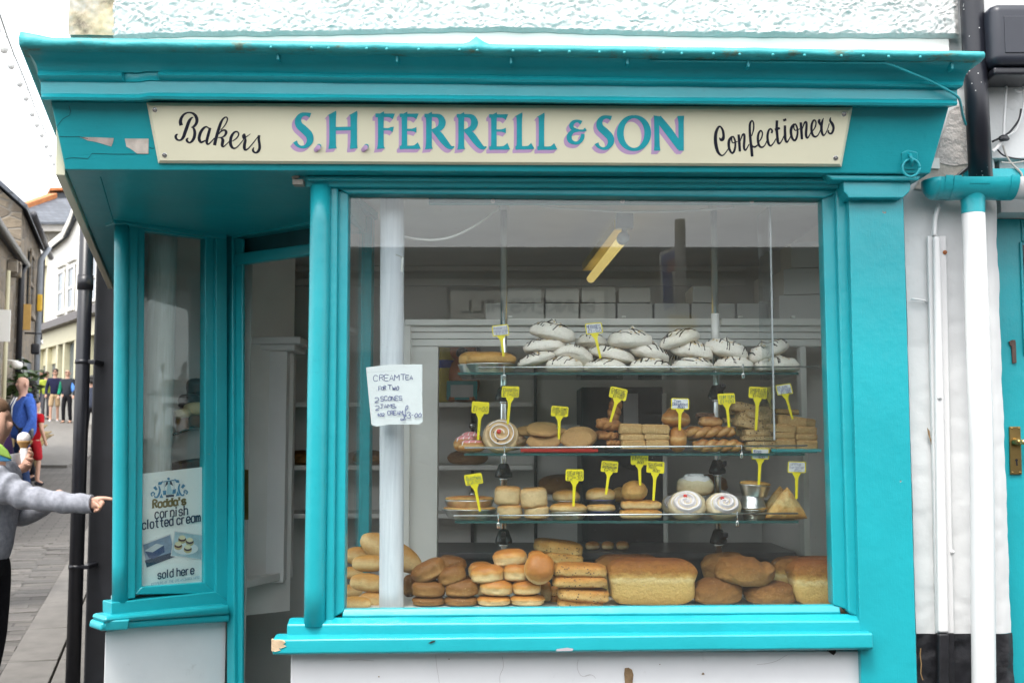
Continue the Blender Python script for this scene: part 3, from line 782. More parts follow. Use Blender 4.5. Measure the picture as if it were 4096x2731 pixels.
# ------------------------------------------------------------------ the sign
sign = thing('shop_sign', FASC.at(2000, 660), 'cream sign board reading Bakers, S.H. Ferrell & Son, Confectioners', 'sign')
so = [FASC.at(586, 411, .010), FASC.at(3410, 430, .010), FASC.at(3366, 667, .010), FASC.at(633, 653, .010)]
si = [FASC.at(600, 423, .020), FASC.at(3399, 442, .020), FASC.at(3359, 656, .020), FASC.at(641, 642, .020)]
sb = [FASC.at(588, 412, .0005), FASC.at(3409, 431, .0005), FASC.at(3365, 666, .0005), FASC.at(634, 652, .0005)]
o = recalc(wobj('board', so + si + sb, [(4, 5, 6, 7)] + [(i, (i + 1) % 4, 4 + (i + 1) % 4, 4 + i) for i in range(4)] + [(i, 8 + i, 8 + (i + 1) % 4, (i + 1) % 4) for i in range(4)] + [(11, 10, 9, 8)], m_cream, sign))
for rr, x, y in (('r1', 1213, 862), ('r1', 1290, 1218), ('r3', 1221, 718), ('r3', 1168, 995)):
    c = FASC.at(*F(rr, x, y), .0205)
    v, f = lathe_geo([(.0002, .002), (.003, .0022), (.005, .0005), (.0065, .0016), (.0078, 0)], 14)
    ex = Vector((1, 0, 0)); ez = FASC.n.cross(ex).normalized()
    wobj('screw', [c + ex * a + ez * b + FASC.n * h for a, b, h in v], f, m_steel, sign, True)
G_S = [[(155, 118, 18), (122, 109, 13), (86, 116, 17), (62, 148, 23), (68, 190, 27), (108, 228, 29), (145, 268, 28), (151, 312, 24), (124, 350, 15), (85, 358, 10), (54, 342, 12), (38, 316, 17)]]
def stem(x, y0, y1, a=33, m=22, b=32, sl=5): return [(x - 4, y0, a), (x + 1, y0 + 14, m + 4), (x + 2, y0 + 60, m), (x + 2, y1 - 60, m), (x + 1, y1 - 16, m + 3), (x + 2, y1, b)]
LET = []                                     # (kind, points) in 'fr' pixels
def addg(strokes, dx=0, dy=0, sx=1, sy=1, ox=0, oy=0):
    for st in strokes: LET.append([(ox + (x - ox) * sx + dx, oy + (y - oy) * sy + dy, w * (sx + sy) / 2) for x, y, w in st])
gE = [stem(866, 104, 373, 33, 21, 32), [(832, 118, 14), (925, 118, 13), (953, 122, 19), (967, 127, 24)], [(880, 228, 9), (922, 228, 9), (944, 228, 15), (959, 228, 21)], [(832, 360, 13), (928, 360, 13), (958, 355, 19), (981, 346, 27)]]
gR = [stem(1052, 106, 373, 32, 22, 32), [(1020, 120, 14), (1100, 119, 13), (1138, 131, 20), (1155, 172, 27), (1135, 214, 22), (1078, 236, 12)], [(1092, 236, 14), (1128, 262, 25), (1166, 311, 25), (1200, 350, 20), (1224, 362, 13), (1246, 354, 4)]]
gL = [stem(1738, 110, 376, 33, 20, 28), [(1710, 363, 13), (1798, 363, 13), (1824, 357, 19), (1842, 348, 26)]]
addg(G_S)
addg([stem(321, 100, 370, 38, 25, 32), stem(482, 100, 370, 36, 25, 30), [(335, 220, 14), (470, 217, 14)]])
addg([stem(687, 103, 371, 35, 22, 33), [(648, 118, 15), (745, 118, 14), (773, 122, 19), (788, 127, 22)], [(700, 223, 10), (745, 223, 9), (767, 222, 16), (783, 225, 21)]])
addg(gE); addg(gR); addg(gR, 245, 2); addg(gE, 679, 5); addg(gL); addg(gL, 168, 3, 1.06, 1, 1738, 0)
addg([[(2211, 174, 16), (2182, 161, 10), (2150, 170, 14), (2134, 196, 17), (2150, 222, 13), (2196, 232, 7)], [(2190, 234, 7), (2144, 241, 14), (2119, 274, 19), (2126, 310, 18), (2160, 328, 12), (2194, 321, 13), (2216, 292, 15), (2222, 258, 13)], [(2180, 232, 7), (2225, 234, 9), (2245, 222, 13)]])
k2 = (2384 - 1178) / .52721
addg(G_S, k2, 22, .96, .96, 35, 95)
def ff(x, y): return ((x - 1160) / .52721, (y - 400) / .52721)
LETP = []
ring = []
for a in range(0, 361, 10):
    t = math.radians(a); ring.append((*ff(2536 + 55 * math.sin(t), 533 - 65.5 * math.cos(t)), (6 + 7.5 * abs(math.sin(t)) ** 1.4) / .52721))
LET.append(ring)
r3 = lambda x, y: ff(*F('r3', x, y))
LET.append([(*r3(44, 730), 26), (*r3(42, 760), 20), (*r3(44, 900), 20), (*r3(45, 948), 25)])
LET.append([(*r3(50, 742), 26), (*r3(120, 830), 30), (*r3(192, 930), 26)])
LET.append([(*r3(193, 730), 26), (*r3(195, 770), 20), (*r3(196, 948), 20)])
DOTS = [(220, 352, 18), (579, 352, 18)]
mp_fr = lambda x, y, o: FASC.at(*F('fr', x, y), .0203 + o)
ink = Ink()
for k in range(4, 0, -1):
    dx, dy = -22 * k / 4, 27 * k / 4
    for st in LET: ink.ribbon([(x + dx, y + dy, w) for x, y, w in st], mp_fr, len(st) > 3, 6e-6)
    for x, y, r_ in DOTS: ink.dot(x + dx, y + dy, r_, mp_fr)
ink.build('letter_shading', m_shade, sign)
ink = Ink()
for st in LET: ink.ribbon(st, mp_fr, len(st) > 3, 1.2e-5, .0012)
for x, y, r_ in DOTS: ink.dot(x, y, r_, mp_fr, 16, .0014)
ink.build('painted_letters', m_letter, sign)
BAK = [[(605, 372, 6), (560, 395, 22), (510, 470, 34), (470, 580, 36), (430, 690, 36), (395, 790, 33), (345, 852, 22), (295, 864, 18), (247, 838, 24), (228, 790, 28), (243, 752, 22), (276, 735, 9)],
       [(347, 548, 40), (330, 470, 36), (350, 390, 30), (410, 310, 23), (500, 273, 16), (590, 287, 22), (655, 345, 32), (683, 430, 34), (665, 510, 30), (605, 580, 24), (560, 588, 8)],
       [(590, 578, 16), (625, 640, 28), (636, 720, 32), (620, 810, 32), (575, 885, 25), (520, 915, 17), (475, 885, 25), (465, 847, 22), (498, 815, 9)],
       [(938, 612, 12), (885, 577, 16), (820, 612, 26), (760, 700, 32), (730, 810, 32), (745, 880, 30), (780, 908, 22), (860, 868, 14)],
       [(966, 600, 27), (940, 690, 30), (910, 800, 30), (890, 890, 30), (908, 945, 20), (955, 928, 14), (1060, 815, 10)],
       [(1058, 972, 33), (1078, 880, 34), (1102, 780, 32), (1142, 640, 32), (1190, 500, 28), (1240, 412, 20), (1300, 370, 15), (1335, 402, 16), (1320, 470, 14), (1270, 560, 12), (1190, 650, 9)],
       [(1150, 735, 9), (1195, 678, 16), (1268, 647, 19), (1308, 690, 30), (1280, 760, 22), (1220, 800, 14), (1135, 806, 10)], [(1195, 806, 12), (1235, 855, 32), (1226, 930, 32), (1222, 980, 28), (1250, 1000, 16), (1300, 962, 12), (1388, 876, 9)],
       [(1440, 885, 9), (1530, 820, 14), (1576, 740, 16), (1550, 686, 16), (1490, 690, 20), (1430, 760, 28), (1402, 850, 31), (1402, 950, 32), (1440, 1018, 26), (1490, 1035, 17), (1560, 990, 12), (1685, 845, 9)],
       [(1702, 722, 16), (1688, 770, 42), (1682, 822, 22), (1722, 802, 12), (1828, 726, 5)], [(1716, 815, 14), (1718, 870, 28), (1700, 950, 31), (1697, 1030, 31), (1722, 1070, 21), (1772, 1048, 14), (1862, 950, 12), (1990, 785, 9)],
       [(2012, 755, 28), (2006, 850, 26), (2020, 950, 28), (2020, 1040, 30), (1985, 1108, 26), (1930, 1130, 18), (1885, 1092, 25), (1884, 1052, 18), (1903, 1016, 7)]]
o1 = [(455, 446, 13), (412, 500, 22), (398, 580, 22), (415, 670, 20), (455, 726, 16), (490, 690, 18), (510, 600, 16), (503, 510, 15), (470, 448, 12), (446, 490, 11), (470, 555, 10), (548, 530, 8)]
n1 = [[(565, 415, 20), (574, 520, 22), (586, 700, 20)], [(592, 525, 7), (630, 422, 14), (660, 418, 18), (662, 500, 20), (655, 600, 20), (662, 662, 18), (688, 672, 12), (742, 575, 8)]]
e1 = [(905, 540, 8), (950, 470, 12), (965, 390, 12), (935, 350, 14), (900, 400, 18), (888, 490, 20), (905, 590, 20), (950, 630, 16), (1000, 600, 10), (1042, 515, 8)]
sh = lambda st, dx, dy: [(x + dx, y + dy, w) for x, y, w in st]
CON = [[(240, 468, 6), (268, 502, 24), (298, 492, 28), (312, 440, 22), (300, 350, 20), (265, 288, 14), (225, 292, 18), (186, 380, 26), (175, 500, 28), (190, 620, 28), (225, 720, 22), (280, 766, 14), (330, 740, 10), (392, 655, 8)],
       o1, *n1, [(785, 440, 7), (815, 330, 12), (817, 230, 12), (790, 183, 12), (757, 230, 18), (752, 330, 20), (760, 450, 22), (770, 560, 22), (784, 680, 24), (793, 785, 22)], [(775, 560, 10), (800, 612, 14), (842, 622, 16), (886, 588, 9)],
       e1, [(1118, 392, 16), (1128, 350, 15), (1098, 320, 14), (1065, 360, 18), (1050, 450, 20), (1065, 560, 20), (1100, 605, 14), (1150, 560, 10), (1192, 485, 8)],
       [(1210, 178, 22), (1205, 300, 22), (1214, 430, 22), (1226, 540, 22), (1250, 566, 14), (1290, 520, 10), (1332, 425, 8)], [(1175, 337, 20), (1258, 305, 20)],
       [(1343, 262, 20), (1344, 380, 22), (1350, 490, 22), (1375, 542, 16), (1410, 500, 10), (1442, 440, 8)], [(1314, 180, 20), (1366, 160, 20)],
       sh(o1, 1045, -210), *[sh(s_, 1043, -205) for s_ in n1], sh(e1, 900, -178),
       [(1928, 158, 14), (1916, 200, 24), (1942, 262, 12)], [(1992, 138, 6), (1966, 210, 20), (1955, 300, 22), (1970, 400, 20), (2000, 428, 12), (2050, 350, 8), (2088, 230, 8)],
       [(2112, 128, 8), (2102, 180, 18), (2140, 240, 24), (2160, 310, 20), (2135, 385, 18), (2100, 400, 14), (2072, 370, 14), (2082, 340, 7)]]
ink = Ink()
for st in BAK: ink.ribbon(st, lambda x, y, o: FASC.at(*F('b1', x, y), .0206 + o), True, 2e-5)
ink.build('script_bakers', m_script, sign)
ink = Ink()
for st in CON: ink.ribbon(st, lambda x, y, o: FASC.at(*F('c1', x, y), .0206 + o), True, 2e-5)
ink.build('script_confectioners', m_script, sign)
# second sign board on the side-street fascia, seen on edge
ss = thing('side_sign_board', sidev(cFL[3], .1, -.01), 'cream sign board on side fascia, seen edge-on left of shopfront', 'sign')
t0, t1 = FASC.at(*F('r1', 400, 965)), FASC.at(*F('r1', 512, 1372))
t0 = Vector((cFL[3].x, cFL[3].y, t0.z)); t1 = Vector((cFL[3].x, cFL[3].y, t1.z))
def sv(p, l, inw): return p + SD * l + SN * inw
hexa('board', [sv(t1, .015, -.030), sv(t1, .015, -.002), sv(t1, 2.9, -.002), sv(t1, 2.9, -.030)], [sv(t0, .015 - .03, -.030), sv(t0, .015 - .03, -.002), sv(t0, 2.9, -.002), sv(t0, 2.9, -.030)], m_cream, ss, .003)

# ================================================================== inside the shop
def struct(o): return tag(o, kind='structure')
FL = .12
inner = [(-.56, 3.70), (1.30, 3.70), (1.30, 5.80), (-1.95, 5.80), (-1.58, 4.50), (-1.16, 4.82), (-.52, 4.34)]
struct(slab('interior_floor', [(-.66, 3.7), (1.4, 3.7), (1.4, 5.9), (-1.94, 5.9), (-1.52, 4.48), (-1.14, 4.78), (-.6, 4.36)], -.02, FL, simple('grey_lino_for_bounce', (.34, .32, .29), .5, .2), None, 0))  # unseen floor, toned pale to bounce light into the doorway
struct(slab('interior_ceiling', [(-.66, 3.645), (1.4, 3.645), (1.4, 5.95), (-1.94, 5.95), (-1.51, 4.42), (-1.14, 4.76), (-.6, 4.3)], 2.42, 2.455, m_inceil, None, 0))
struct(box('interior_back_wall', -1.93, 1.45, 5.80, 5.9, FL, 2.42, m_inwall, None, 0))
struct(box('interior_right_wall', 1.27, 1.40, 3.70, 5.80, FL, 2.42, m_inwall, None, 0))
iw = hexa('interior_left_wall', [(-1.545, 4.50, FL), (-1.50, 4.50, FL), (-1.90, 5.80, FL), (-1.945, 5.80, FL)], [(-1.545, 4.50, 2.42), (-1.50, 4.50, 2.42), (-1.90, 5.80, 2.42), (-1.945, 5.80, 2.42)], m_inwall, None, 0)
struct(iw)
# outside skin of the side street wall
sw = hexa('side_street_wall', [(-1.558, 4.49, -.1), (-1.547, 4.49, -.1), (-1.98, 5.95, -.1), (-1.995, 5.95, -.1)], [(-1.558, 4.49, 2.46), (-1.547, 4.49, 2.46), (-1.98, 5.95, 2.46), (-1.995, 5.95, 2.46)], m_black, shop, 0)
# cove strips on the back wall
for yd, h in ((612, .02), (642, .03)):
    z = P(2048, yd * 4096 / 2352, 5.75).z; struct(box('picture_rail', -1.9, 1.2, 5.765, 5.80, z - h, z + h * .3, m_inwhite, None, .004))
# window board on which the bread lies
zb = P(2048, 2436, 3.72).z - .004
LEDGE = zb
struct(box('window_board', -.60, 1.27, 3.665, 4.30, zb - .03, zb, simple('window_board_paint', (.60, .58, .54), .4, .08, 6), None, .002))
struct(box('window_board_apron', -.53, 1.26, 4.26, 4.30, FL, zb - .032, simple('dark_apron', (.10, .10, .105), .5, .2), None, .002))
# white framing at the back of the display: beam with sliding tracks, jambs
fr_ = thing('display_back_frame', (.3, 4.36, FL), 'white painted frame with sliding tracks behind the window display', 'window frame')
def pbx(name, x0, y0, x1, y1, Y0, Y1, mat, parent, r='D', bevel=.003):
    a, b = PR(r, x0, y0, Y0), PR(r, x1, y1, Y0)
    return box(name, min(a.x, b.x), max(a.x, b.x), Y0, Y1, min(a.z, b.z), max(a.z, b.z), mat, parent, bevel)
pbx('track', 930, 733, 1150, 747, 4.33, 4.36, m_inwhite, fr_); pbx('track', 1166, 731, 1640, 747, 4.33, 4.36, m_inwhite, fr_); pbx('track', 1657, 731, 1900, 747, 4.33, 4.36, m_inwhite, fr_)
pbx('beam', 928, 748, 1905, 762, 4.352, 4.40, m_inwhite, fr_); pbx('beam', 928, 763, 1905, 778, 4.362, 4.40, m_inwhite, fr_); pbx('beam', 935, 779, 1905, 795, 4.370, 4.42, m_inwhite, fr_)
pbx('jamb', 935, 796, 1003, 1470, 4.36, 4.42, m_inwhite, fr_); pbx('jamb', 928, 735, 938, 1470, 4.34, 4.42, m_inwhite, fr_); pbx('jamb', 1838, 796, 1866, 1470, 4.36, 4.42, m_inwhite, fr_)
top_z = PR('D', 1200, 735, 4.36).z
ts = box('top_shelf', PR('D', 930, 735, 4.36).x, 1.26, 4.36, 4.78, top_z - .022, top_z - .002, m_inwhite, fr_, .002)
for dx in (1172, 1432, 1700, 1820):
    p = PR('D', dx, 730, 4.35); box('slider_knob', p.x - .008, p.x + .008, 4.335, 4.35, p.z - .001, p.z + .007, m_inwhite, fr_, .002)
# white card cake boxes stacked on the top shelf
m_card = simple('white_card', (.48, .48, .465), .6, .04, 6)
bxs = [(1115, 700, 1160, 733, 'low white cake box at left end of top shelf'), (1162, 695, 1250, 733, 'white cake box on top shelf left of the chrome pole, bottom row'), (1252, 694, 1330, 733, 'white cake box second in bottom row on top shelf'), (1332, 694, 1415, 733, 'white cake box third in bottom row on top shelf'),
       (1417, 694, 1500, 733, 'white cake box fourth in bottom row on top shelf'), (1502, 694, 1585, 733, 'white cake box behind the no-through-road reflection, bottom row'), (1587, 696, 1690, 733, 'white cake box beside right chrome pole on top shelf, bottom row'), (1692, 697, 1750, 733, 'white cake box right of right chrome pole on top shelf'),
       (1165, 660, 1245, 694, 'upper white cake box at left of the stack'), (1252, 660, 1330, 693, 'upper white cake box second from left in the stack'), (1335, 658, 1415, 693, 'upper white cake box in middle of the stack'), (1420, 660, 1495, 693, 'upper white cake box right of middle in the stack'), (1590, 655, 1650, 695, 'upper white cake box left of right chrome pole')]
for x0, y0, x1, y1, lab in bxs:
    a, b = PR('D', x0, y0, 4.50), PR('D', x1, y1, 4.50)
    zb0 = top_z if y1 > 720 else PR('D', x0, 694.5, 4.50).z
    zt = a.z if y1 < 720 else PR('D', x0, 695, 4.50).z
    t = thing('cake_box', ((a.x + b.x) / 2, 4.6, zb0), lab, 'box', 'white cake boxes on the top shelf')
    box('carton', a.x + .002, b.x - .002, 4.50, 4.70, zb0 + .0005, zt - .003, m_card, t, .001)
    box('lid_flap', a.x + .004, b.x - .004, 4.4985, 4.4995, zt - .025, zt - .0035, m_card, t, 0)
m_card2 = simple('white_card_side', (.55, .55, .535), .6, .04, 6)
for i, (x0, y0, y1) in enumerate([(1.10, 570, 625), (1.07, 627, 680), (1.05, 682, 733)]):
    for k in range(2):
        a, b = PR('D', 1800, y0, 4.25 + k * .28), PR('D', 1800, y1, 4.25 + k * .28)
        zc = top_z + (2 - i) * .105
        t = thing('cake_box', (1.15, 4.40 + k * .2, zc), 'white cake box in side stack, %s of three, %s pile' % (('topmost', 'middle', 'lowest')[i], ('front', 'rear')[k]), 'box', 'cake boxes stacked by the right wall')
        hexa('carton', [(x0 - .04 * k, 4.42 + k * .19, zc + .001), (1.26, 4.38 + k * .19, zc + .001), (1.26, 4.56 + k * .19, zc + .001), (x0 - .04 * k, 4.60 + k * .19, zc + .001)],
             [(x0 - .04 * k, 4.42 + k * .19, zc + .103), (1.26, 4.38 + k * .19, zc + .103), (1.26, 4.56 + k * .19, zc + .103), (x0 - .04 * k, 4.60 + k * .19, zc + .103)], m_card2, t, .001)
# back wall shelving with loaves
sh_ = thing('wall_shelving', (-.5, 5.7, FL), 'grey white bread shelving on the back wall of the shop', 'shelving')
SHZ = []
for yF in (1609, 1860, 2052):
    z = P(2048, yF, 5.55).z; SHZ.append(z)
    box('shelf', -1.55, .10, 5.52, 5.80, z - .022, z, m_inwall, sh_, .002)
box('shelf', .15, 1.26, 5.52, 5.80, P(2048, 1700, 5.55).z - .022, P(2048, 1700, 5.55).z, m_inwall, sh_, .002)
box('shelf', .15, 1.26, 5.52, 5.80, P(2048, 1980, 5.55).z - .022, P(2048, 1980, 5.55).z, m_inwall, sh_, .002)
for x in (-.62, -.20, .12):
    box('shelf_upright', x - .008, x + .008, 5.77, 5.80, .9, 2.0, m_black, sh_, .001)
    for z in (1.25, 1.6):
        v, f = lathe_geo([(.001, .006), (.018, .006), (.02, 0)], 14)
        wobj('bracket_boss', [(x + a, 5.77 - c, z + b) for a, b, c in v], f, m_steel, sh_, True)
# counter and dark fittings deeper in the shop
ctr = thing('shop_counter', (.3, 5.1, FL), 'dark shop counter behind the window display', 'counter')
box('counter_body', -.35, 1.2, 4.95, 5.35, FL, 1.02, simple('counter_dark', (.06, .062, .068), .45, .25, 6), ctr, .004)
box('counter_top', -.38, 1.22, 4.92, 5.38, 1.021, 1.05, simple('counter_top', (.10, .10, .105), .3, .2), ctr, .004)
fridge = thing('drinks_chiller', (.55, 5.4, FL), 'tall dark chiller cabinet standing behind the counter', 'fridge')
box('cabinet', .33, .72, 5.40, 5.78, FL, 1.78, simple('chiller_dark', (.03, .032, .036), .4, .2), fridge, .006)
box('price_display', .53, .60, 5.385, 5.399, 1.55, 1.75, simple('pale_panel', (.4, .4, .42), .5), fridge, .002)
box('side_trim', .715, .735, 5.39, 5.41, FL, 1.75, m_inwhite, fridge, .002)
# white cabinet and louvred vent seen through the doorway
cab = thing('wall_cabinet', P(1066, 2380, 5.2), 'white painted cabinet with moulded top seen through the doorway', 'cabinet')
m_cab = simple('cabinet_white', (.80, .80, .79), .4, .04, 4)
pbx('cabinet_body', 1055, 1060, 1285, 2640, 5.2, 5.42, m_cab, cab, 'r6')
pbx('cornice_moulding', 1050, 1015, 1365, 1058, 5.17, 5.44, m_cab, cab, 'r6', .006); pbx('cornice_moulding', 1050, 965, 1402, 1013, 5.14, 5.46, m_cab, cab, 'r6', .006)
pbx('lower_plinth', 945, 1075, 1100, 1140, 5.24, 5.42, m_cab, cab, 'r7')
p_ = PR('r6', 1285, 1100, 5.2)
vent = thing('louvred_vent', PR('u2', 290, 1105, 5.3), 'cream framed louvred vent above the white cabinet inside doorway', 'vent')
pbx('vent_frame', 380, 225, 408, 1110, 5.27, 5.31, simple('cream_gloss', (.55, .52, .38), .4), vent, 'u2', .002)
pbx('vent_frame', 180, 200, 408, 232, 5.27, 5.31, simple('cream_gloss2', (.50, .47, .36), .4), vent, 'u2', .002)
for k in range(24):
    y = 250 + k * 35.5
    pbx('slat', 190, y, 384, y + 14, 5.275, 5.305, simple('vent_slat', (.20, .18, .14), .5) if k == 0 else bpy.data.materials['vent_slat'], vent, 'u2', .001)
pbx('vent_backing', 186, 232, 384, 1100, 5.345, 5.35, simple('vent_dark', (.26, .25, .22), .6), vent, 'u2', 0)
bc = thing('blue_shirt', PR('u2', 275, 990, 5.33), 'blue cloth hanging on a wire hanger behind the vent slats', 'cloth')
a = [PR('u2', x, y, 5.32) for x, y in ((290, 405), (365, 405), (370, 560), (345, 740), (320, 860), (300, 1000), (212, 1000), (215, 880), (230, 720), (250, 560), (265, 450))]
recalc(wobj('cloth', a + [p + Vector((0, .012, 0)) for p in a], [list(range(11)), list(range(21, 10, -1))] + [(i, (i + 1) % 11, 11 + (i + 1) % 11, 11 + i) for i in range(11)], simple('blue_cloth', (.10, .28, .75), .7, .15), bc), .003)
tube('hanger_hook', [PR('u2', 330, 405, 5.326), PR('u2', 332, 370, 5.326), PR('u2', 334, 340, 5.326)], .0012, m_black, bc, 6)
# strip light on the ceiling
lt = thing('strip_light', PR('s2', 235, 330, 3.98), 'grey metal fluorescent batten with yellowed tube on the shop ceiling', 'light fitting')
m_tube = simple('yellowed_tube', (.80, .66, .24), .35, .06, 6)
mt_ = m_tube.node_tree.nodes['Principled BSDF']; mt_.inputs['Emission Color'].default_value = (1, .74, .24, 1); mt_.inputs['Emission Strength'].default_value = .16
e0, e1 = PR('s2', 220, 500, 4.02), PR('s1', 2090, 745, 5.0)
zt = e0.z
e1 = Vector((e0.x - .10, 5.1, zt + .005))
e1 = Vector((PR('s1', 2085, 735, 5.15).x, 5.15, PR('s1', 2085, 735, 5.15).z))
tube('tube', [e0.lerp(e1, k / 6) for k in range(7)], .019, m_tube, lt, 14)
u0, u1 = PR('s2', 190, 420, 4.05), PR('s1', 2055, 672, 5.15)
dx = Vector((.022, 0, 0)); dz = Vector((0, 0, .035))
hexa('batten', [u0 - dx, u0 + dx, u1 + dx, u1 - dx], [u0 - dx + dz, u0 + dx + dz, u1 + dx + dz, u1 - dx + dz], simple('batten_yellowed', (.72, .60, .26), .4), lt, .002)
pbx('end_plate', 155, 262, 318, 405, 3.99, 4.03, simple('grey_metal', (.42, .43, .43), .4), lt, 's2', .004)
pbx('end_bracket', 205, 400, 252, 470, 3.995, 4.01, bpy.data.materials['grey_metal'], lt, 's2', .003)
v, f = lathe_geo([(.0005, .012), (.020, .012), (.022, 0), (.022, -.03)], 18); c = PR('s2', 220, 495, 3.995)
wobj('tube_holder', [(c.x + a, c.y - h, c.z + b) for a, b, h in v], f, bpy.data.materials['grey_metal'], lt, True)
# ceiling cable loops
for nm, pts, Y in (('ceiling_cable', [(620, 402), (700, 420), (850, 430), (1000, 405), (1150, 335), (1280, 250), (1365, 180)], 3.86), ('ceiling_cable', [(1440, 135), (1600, 150), (1800, 180), (2050, 195), (2352, 210), (2800, 205), (3210, 175)], 3.84), ('ceiling_cable', [(3320, 155), (3500, 165), (3700, 160), (3870, 150)], 3.84)):
    pp = [PR('s1', x, y, Y) for x, y in pts]
    o = tube(nm, smooth_pts([tuple(p) for p in pp], 5), .0042, m_inwhite, None, 8)
    tag(o, {620: 'white cable drooping from post to left chrome pole', 1440: 'white cable looped between the two chrome poles', 3320: 'white cable running right from right chrome pole'}[pts[0][0]], 'cable')
# wrapped posts inside the glass
def wrap_mat(nm, c1, c2, green=0):
    t = NT(nm); co = t.coords('Object', (22, 22, 1.2))
    w = t.noise(co, 2.2, 6, .6, 1.5)
    c = t.ramp(w, [(.3, c1), (.7, c2)])
    t.color(c); t.set(Roughness=.45); t.bump(w, .15, .003); return t.m
m_wrap = wrap_mat('wood_grain_wrap', (.58, .62, .68), (.74, .77, .82))
m_wrap2 = wrap_mat('wood_grain_wrap_yellowed', (.54, .55, .50), (.74, .75, .74))
post = thing('wrapped_post', (PR('D', 897, 1390, 3.80).x, 3.80, LEDGE), 'round post wrapped in pale wood-grain paper inside main window', 'post')
pa, pb = PR('D', 901, 440, 3.80), PR('D', 899, 1390, 3.80)
secs = []
for k in range(26):
    t = k / 25; c = pb.lerp(pa, t); c.z = LEDGE + (2.415 - LEDGE) * t
    secs.append([c + Vector((math.cos(a) * (.0405 + .0015 * noise.noise(Vector((math.cos(a), t * 9, 0)))), math.sin(a) * .0405, 0)) for a in [2 * math.pi * i / 28 for i in range(28)]])
loft('wrapped_shaft', secs, m_wrap, post, True, True, True)
for (r, q) in (('s1', [(425, 80), (470, 75), (478, 400), (455, 520), (425, 515)]), ('s1', [(445, 650), (605, 675), (612, 560), (560, 540)])):
    fr0 = [PR(r, x, y, 3.7588) for x, y in q]
    wobj('loose_paper_edge', [Vector((p.x, 3.8 - math.sqrt(max(.0424 ** 2 - (p.x - post.location.x) ** 2, .000004)), p.z)) for p in fr0], [list(range(len(fr0)))], m_wrap2, post)
p2 = thing('wrapped_post', PR('r6', 450, 1500, 4.72), 'round post wrapped in yellowed paper behind splayed side window', 'post')
c2 = PR('r6', 452, 800, 4.68)
loft('wrapped_shaft', [[Vector((c2.x + math.cos(a) * .058, 4.68 + math.sin(a) * .058, z)) for a in [2 * math.pi * i / 28 for i in range(28)]] for z in [FL + .8 + k * (2.415 - FL - .8) / 12 for k in range(13)]], m_wrap2, p2, True, True, True)
# partition and shelf behind the side window
wd = (SPL.n * -1)
q0, q1 = Vector((-1.62, 4.60, 0)) , Vector((-1.22, 4.93, 0))
off = Vector((-.22, .27, 0))
b0 = [Vector((-1.62, 4.78, .75)), Vector((-1.02, 5.28, .75)), Vector((-1.03, 5.31, .75)), Vector((-1.65, 4.80, .75))]
struct(hexa('side_display_back', b0, [p + Vector((0, 0, 1.67)) for p in b0], m_inwhite, None, 0))
b0 = [Vector((-1.56, 4.47, .90)), Vector((-1.17, 4.80, .90)), Vector((-1.05, 5.20, .90)), Vector((-1.60, 4.76, .90))]
struct(hexa('side_display_board', b0, [p + Vector((0, 0, .03)) for p in b0], m_inwhite, None, 0))
for ya, yb in ((520, 470), (665, 622)):
    A_, B_ = PR('r6', 560, ya, 4.94), PR('r6', 750, yb, 5.06)
    tag(tube('picture_wire_track', [A_, B_], .010, m_black, None, 6), 'dark track on wall behind side window, %s' % ('upper one' if ya == 520 else 'lower one'), 'rail', 'dark wall tracks')
# inner head rail, teal, along the top of the window
hr = thing('blind_rail', PR('D', 1430, 460, 3.74), 'faded teal rail along top of main window inside glass', 'rail')
a, b = PR('D', 985, 452, 3.74), PR('D', 1880, 470, 3.74)
box('rail', a.x, b.x, 3.73, 3.76, b.z + .001, a.z + .02, simple('faded_teal', (.12, .36, .38), .5), hr, .003)
for dx in (1132, 1430, 1727):
    p = PR('D', dx, 462, 3.728); v, f = lathe_geo([(.001, .004), (.007, .004), (.008, 0)], 10)
    wobj('rail_knob', [(p.x + a, p.y - h, p.z + b) for a, b, h in v], f, m_inwhite, hr, True)
# clear acrylic strip hanging near the right side
ac = thing('acrylic_strip', PR('D', 1772, 1010, 3.80), 'clear acrylic strip hanging in front of shelves near right side', 'strip')
a, b = PR('D', 1767, 475, 3.80), PR('D', 1776, 1010, 3.80)
hexa('strip', [b + Vector((-.006, 0, 0)), b + Vector((.006, 0, 0)), b + Vector((.006, .16, 0)), b + Vector((-.006, .16, 0))], [a + Vector((-.006, 0, 0)), a + Vector((.006, 0, 0)), a + Vector((.006, .16, 0)), a + Vector((-.006, .16, 0))], glass_mat('acrylic', 1.49, (.86, .90, .91)), ac, .001)
box('strip_edge', a.x - .002, a.x + .004, 3.792, 3.798, b.z, a.z, simple('acrylic_edge', (.40, .43, .45), .2), ac, .001)

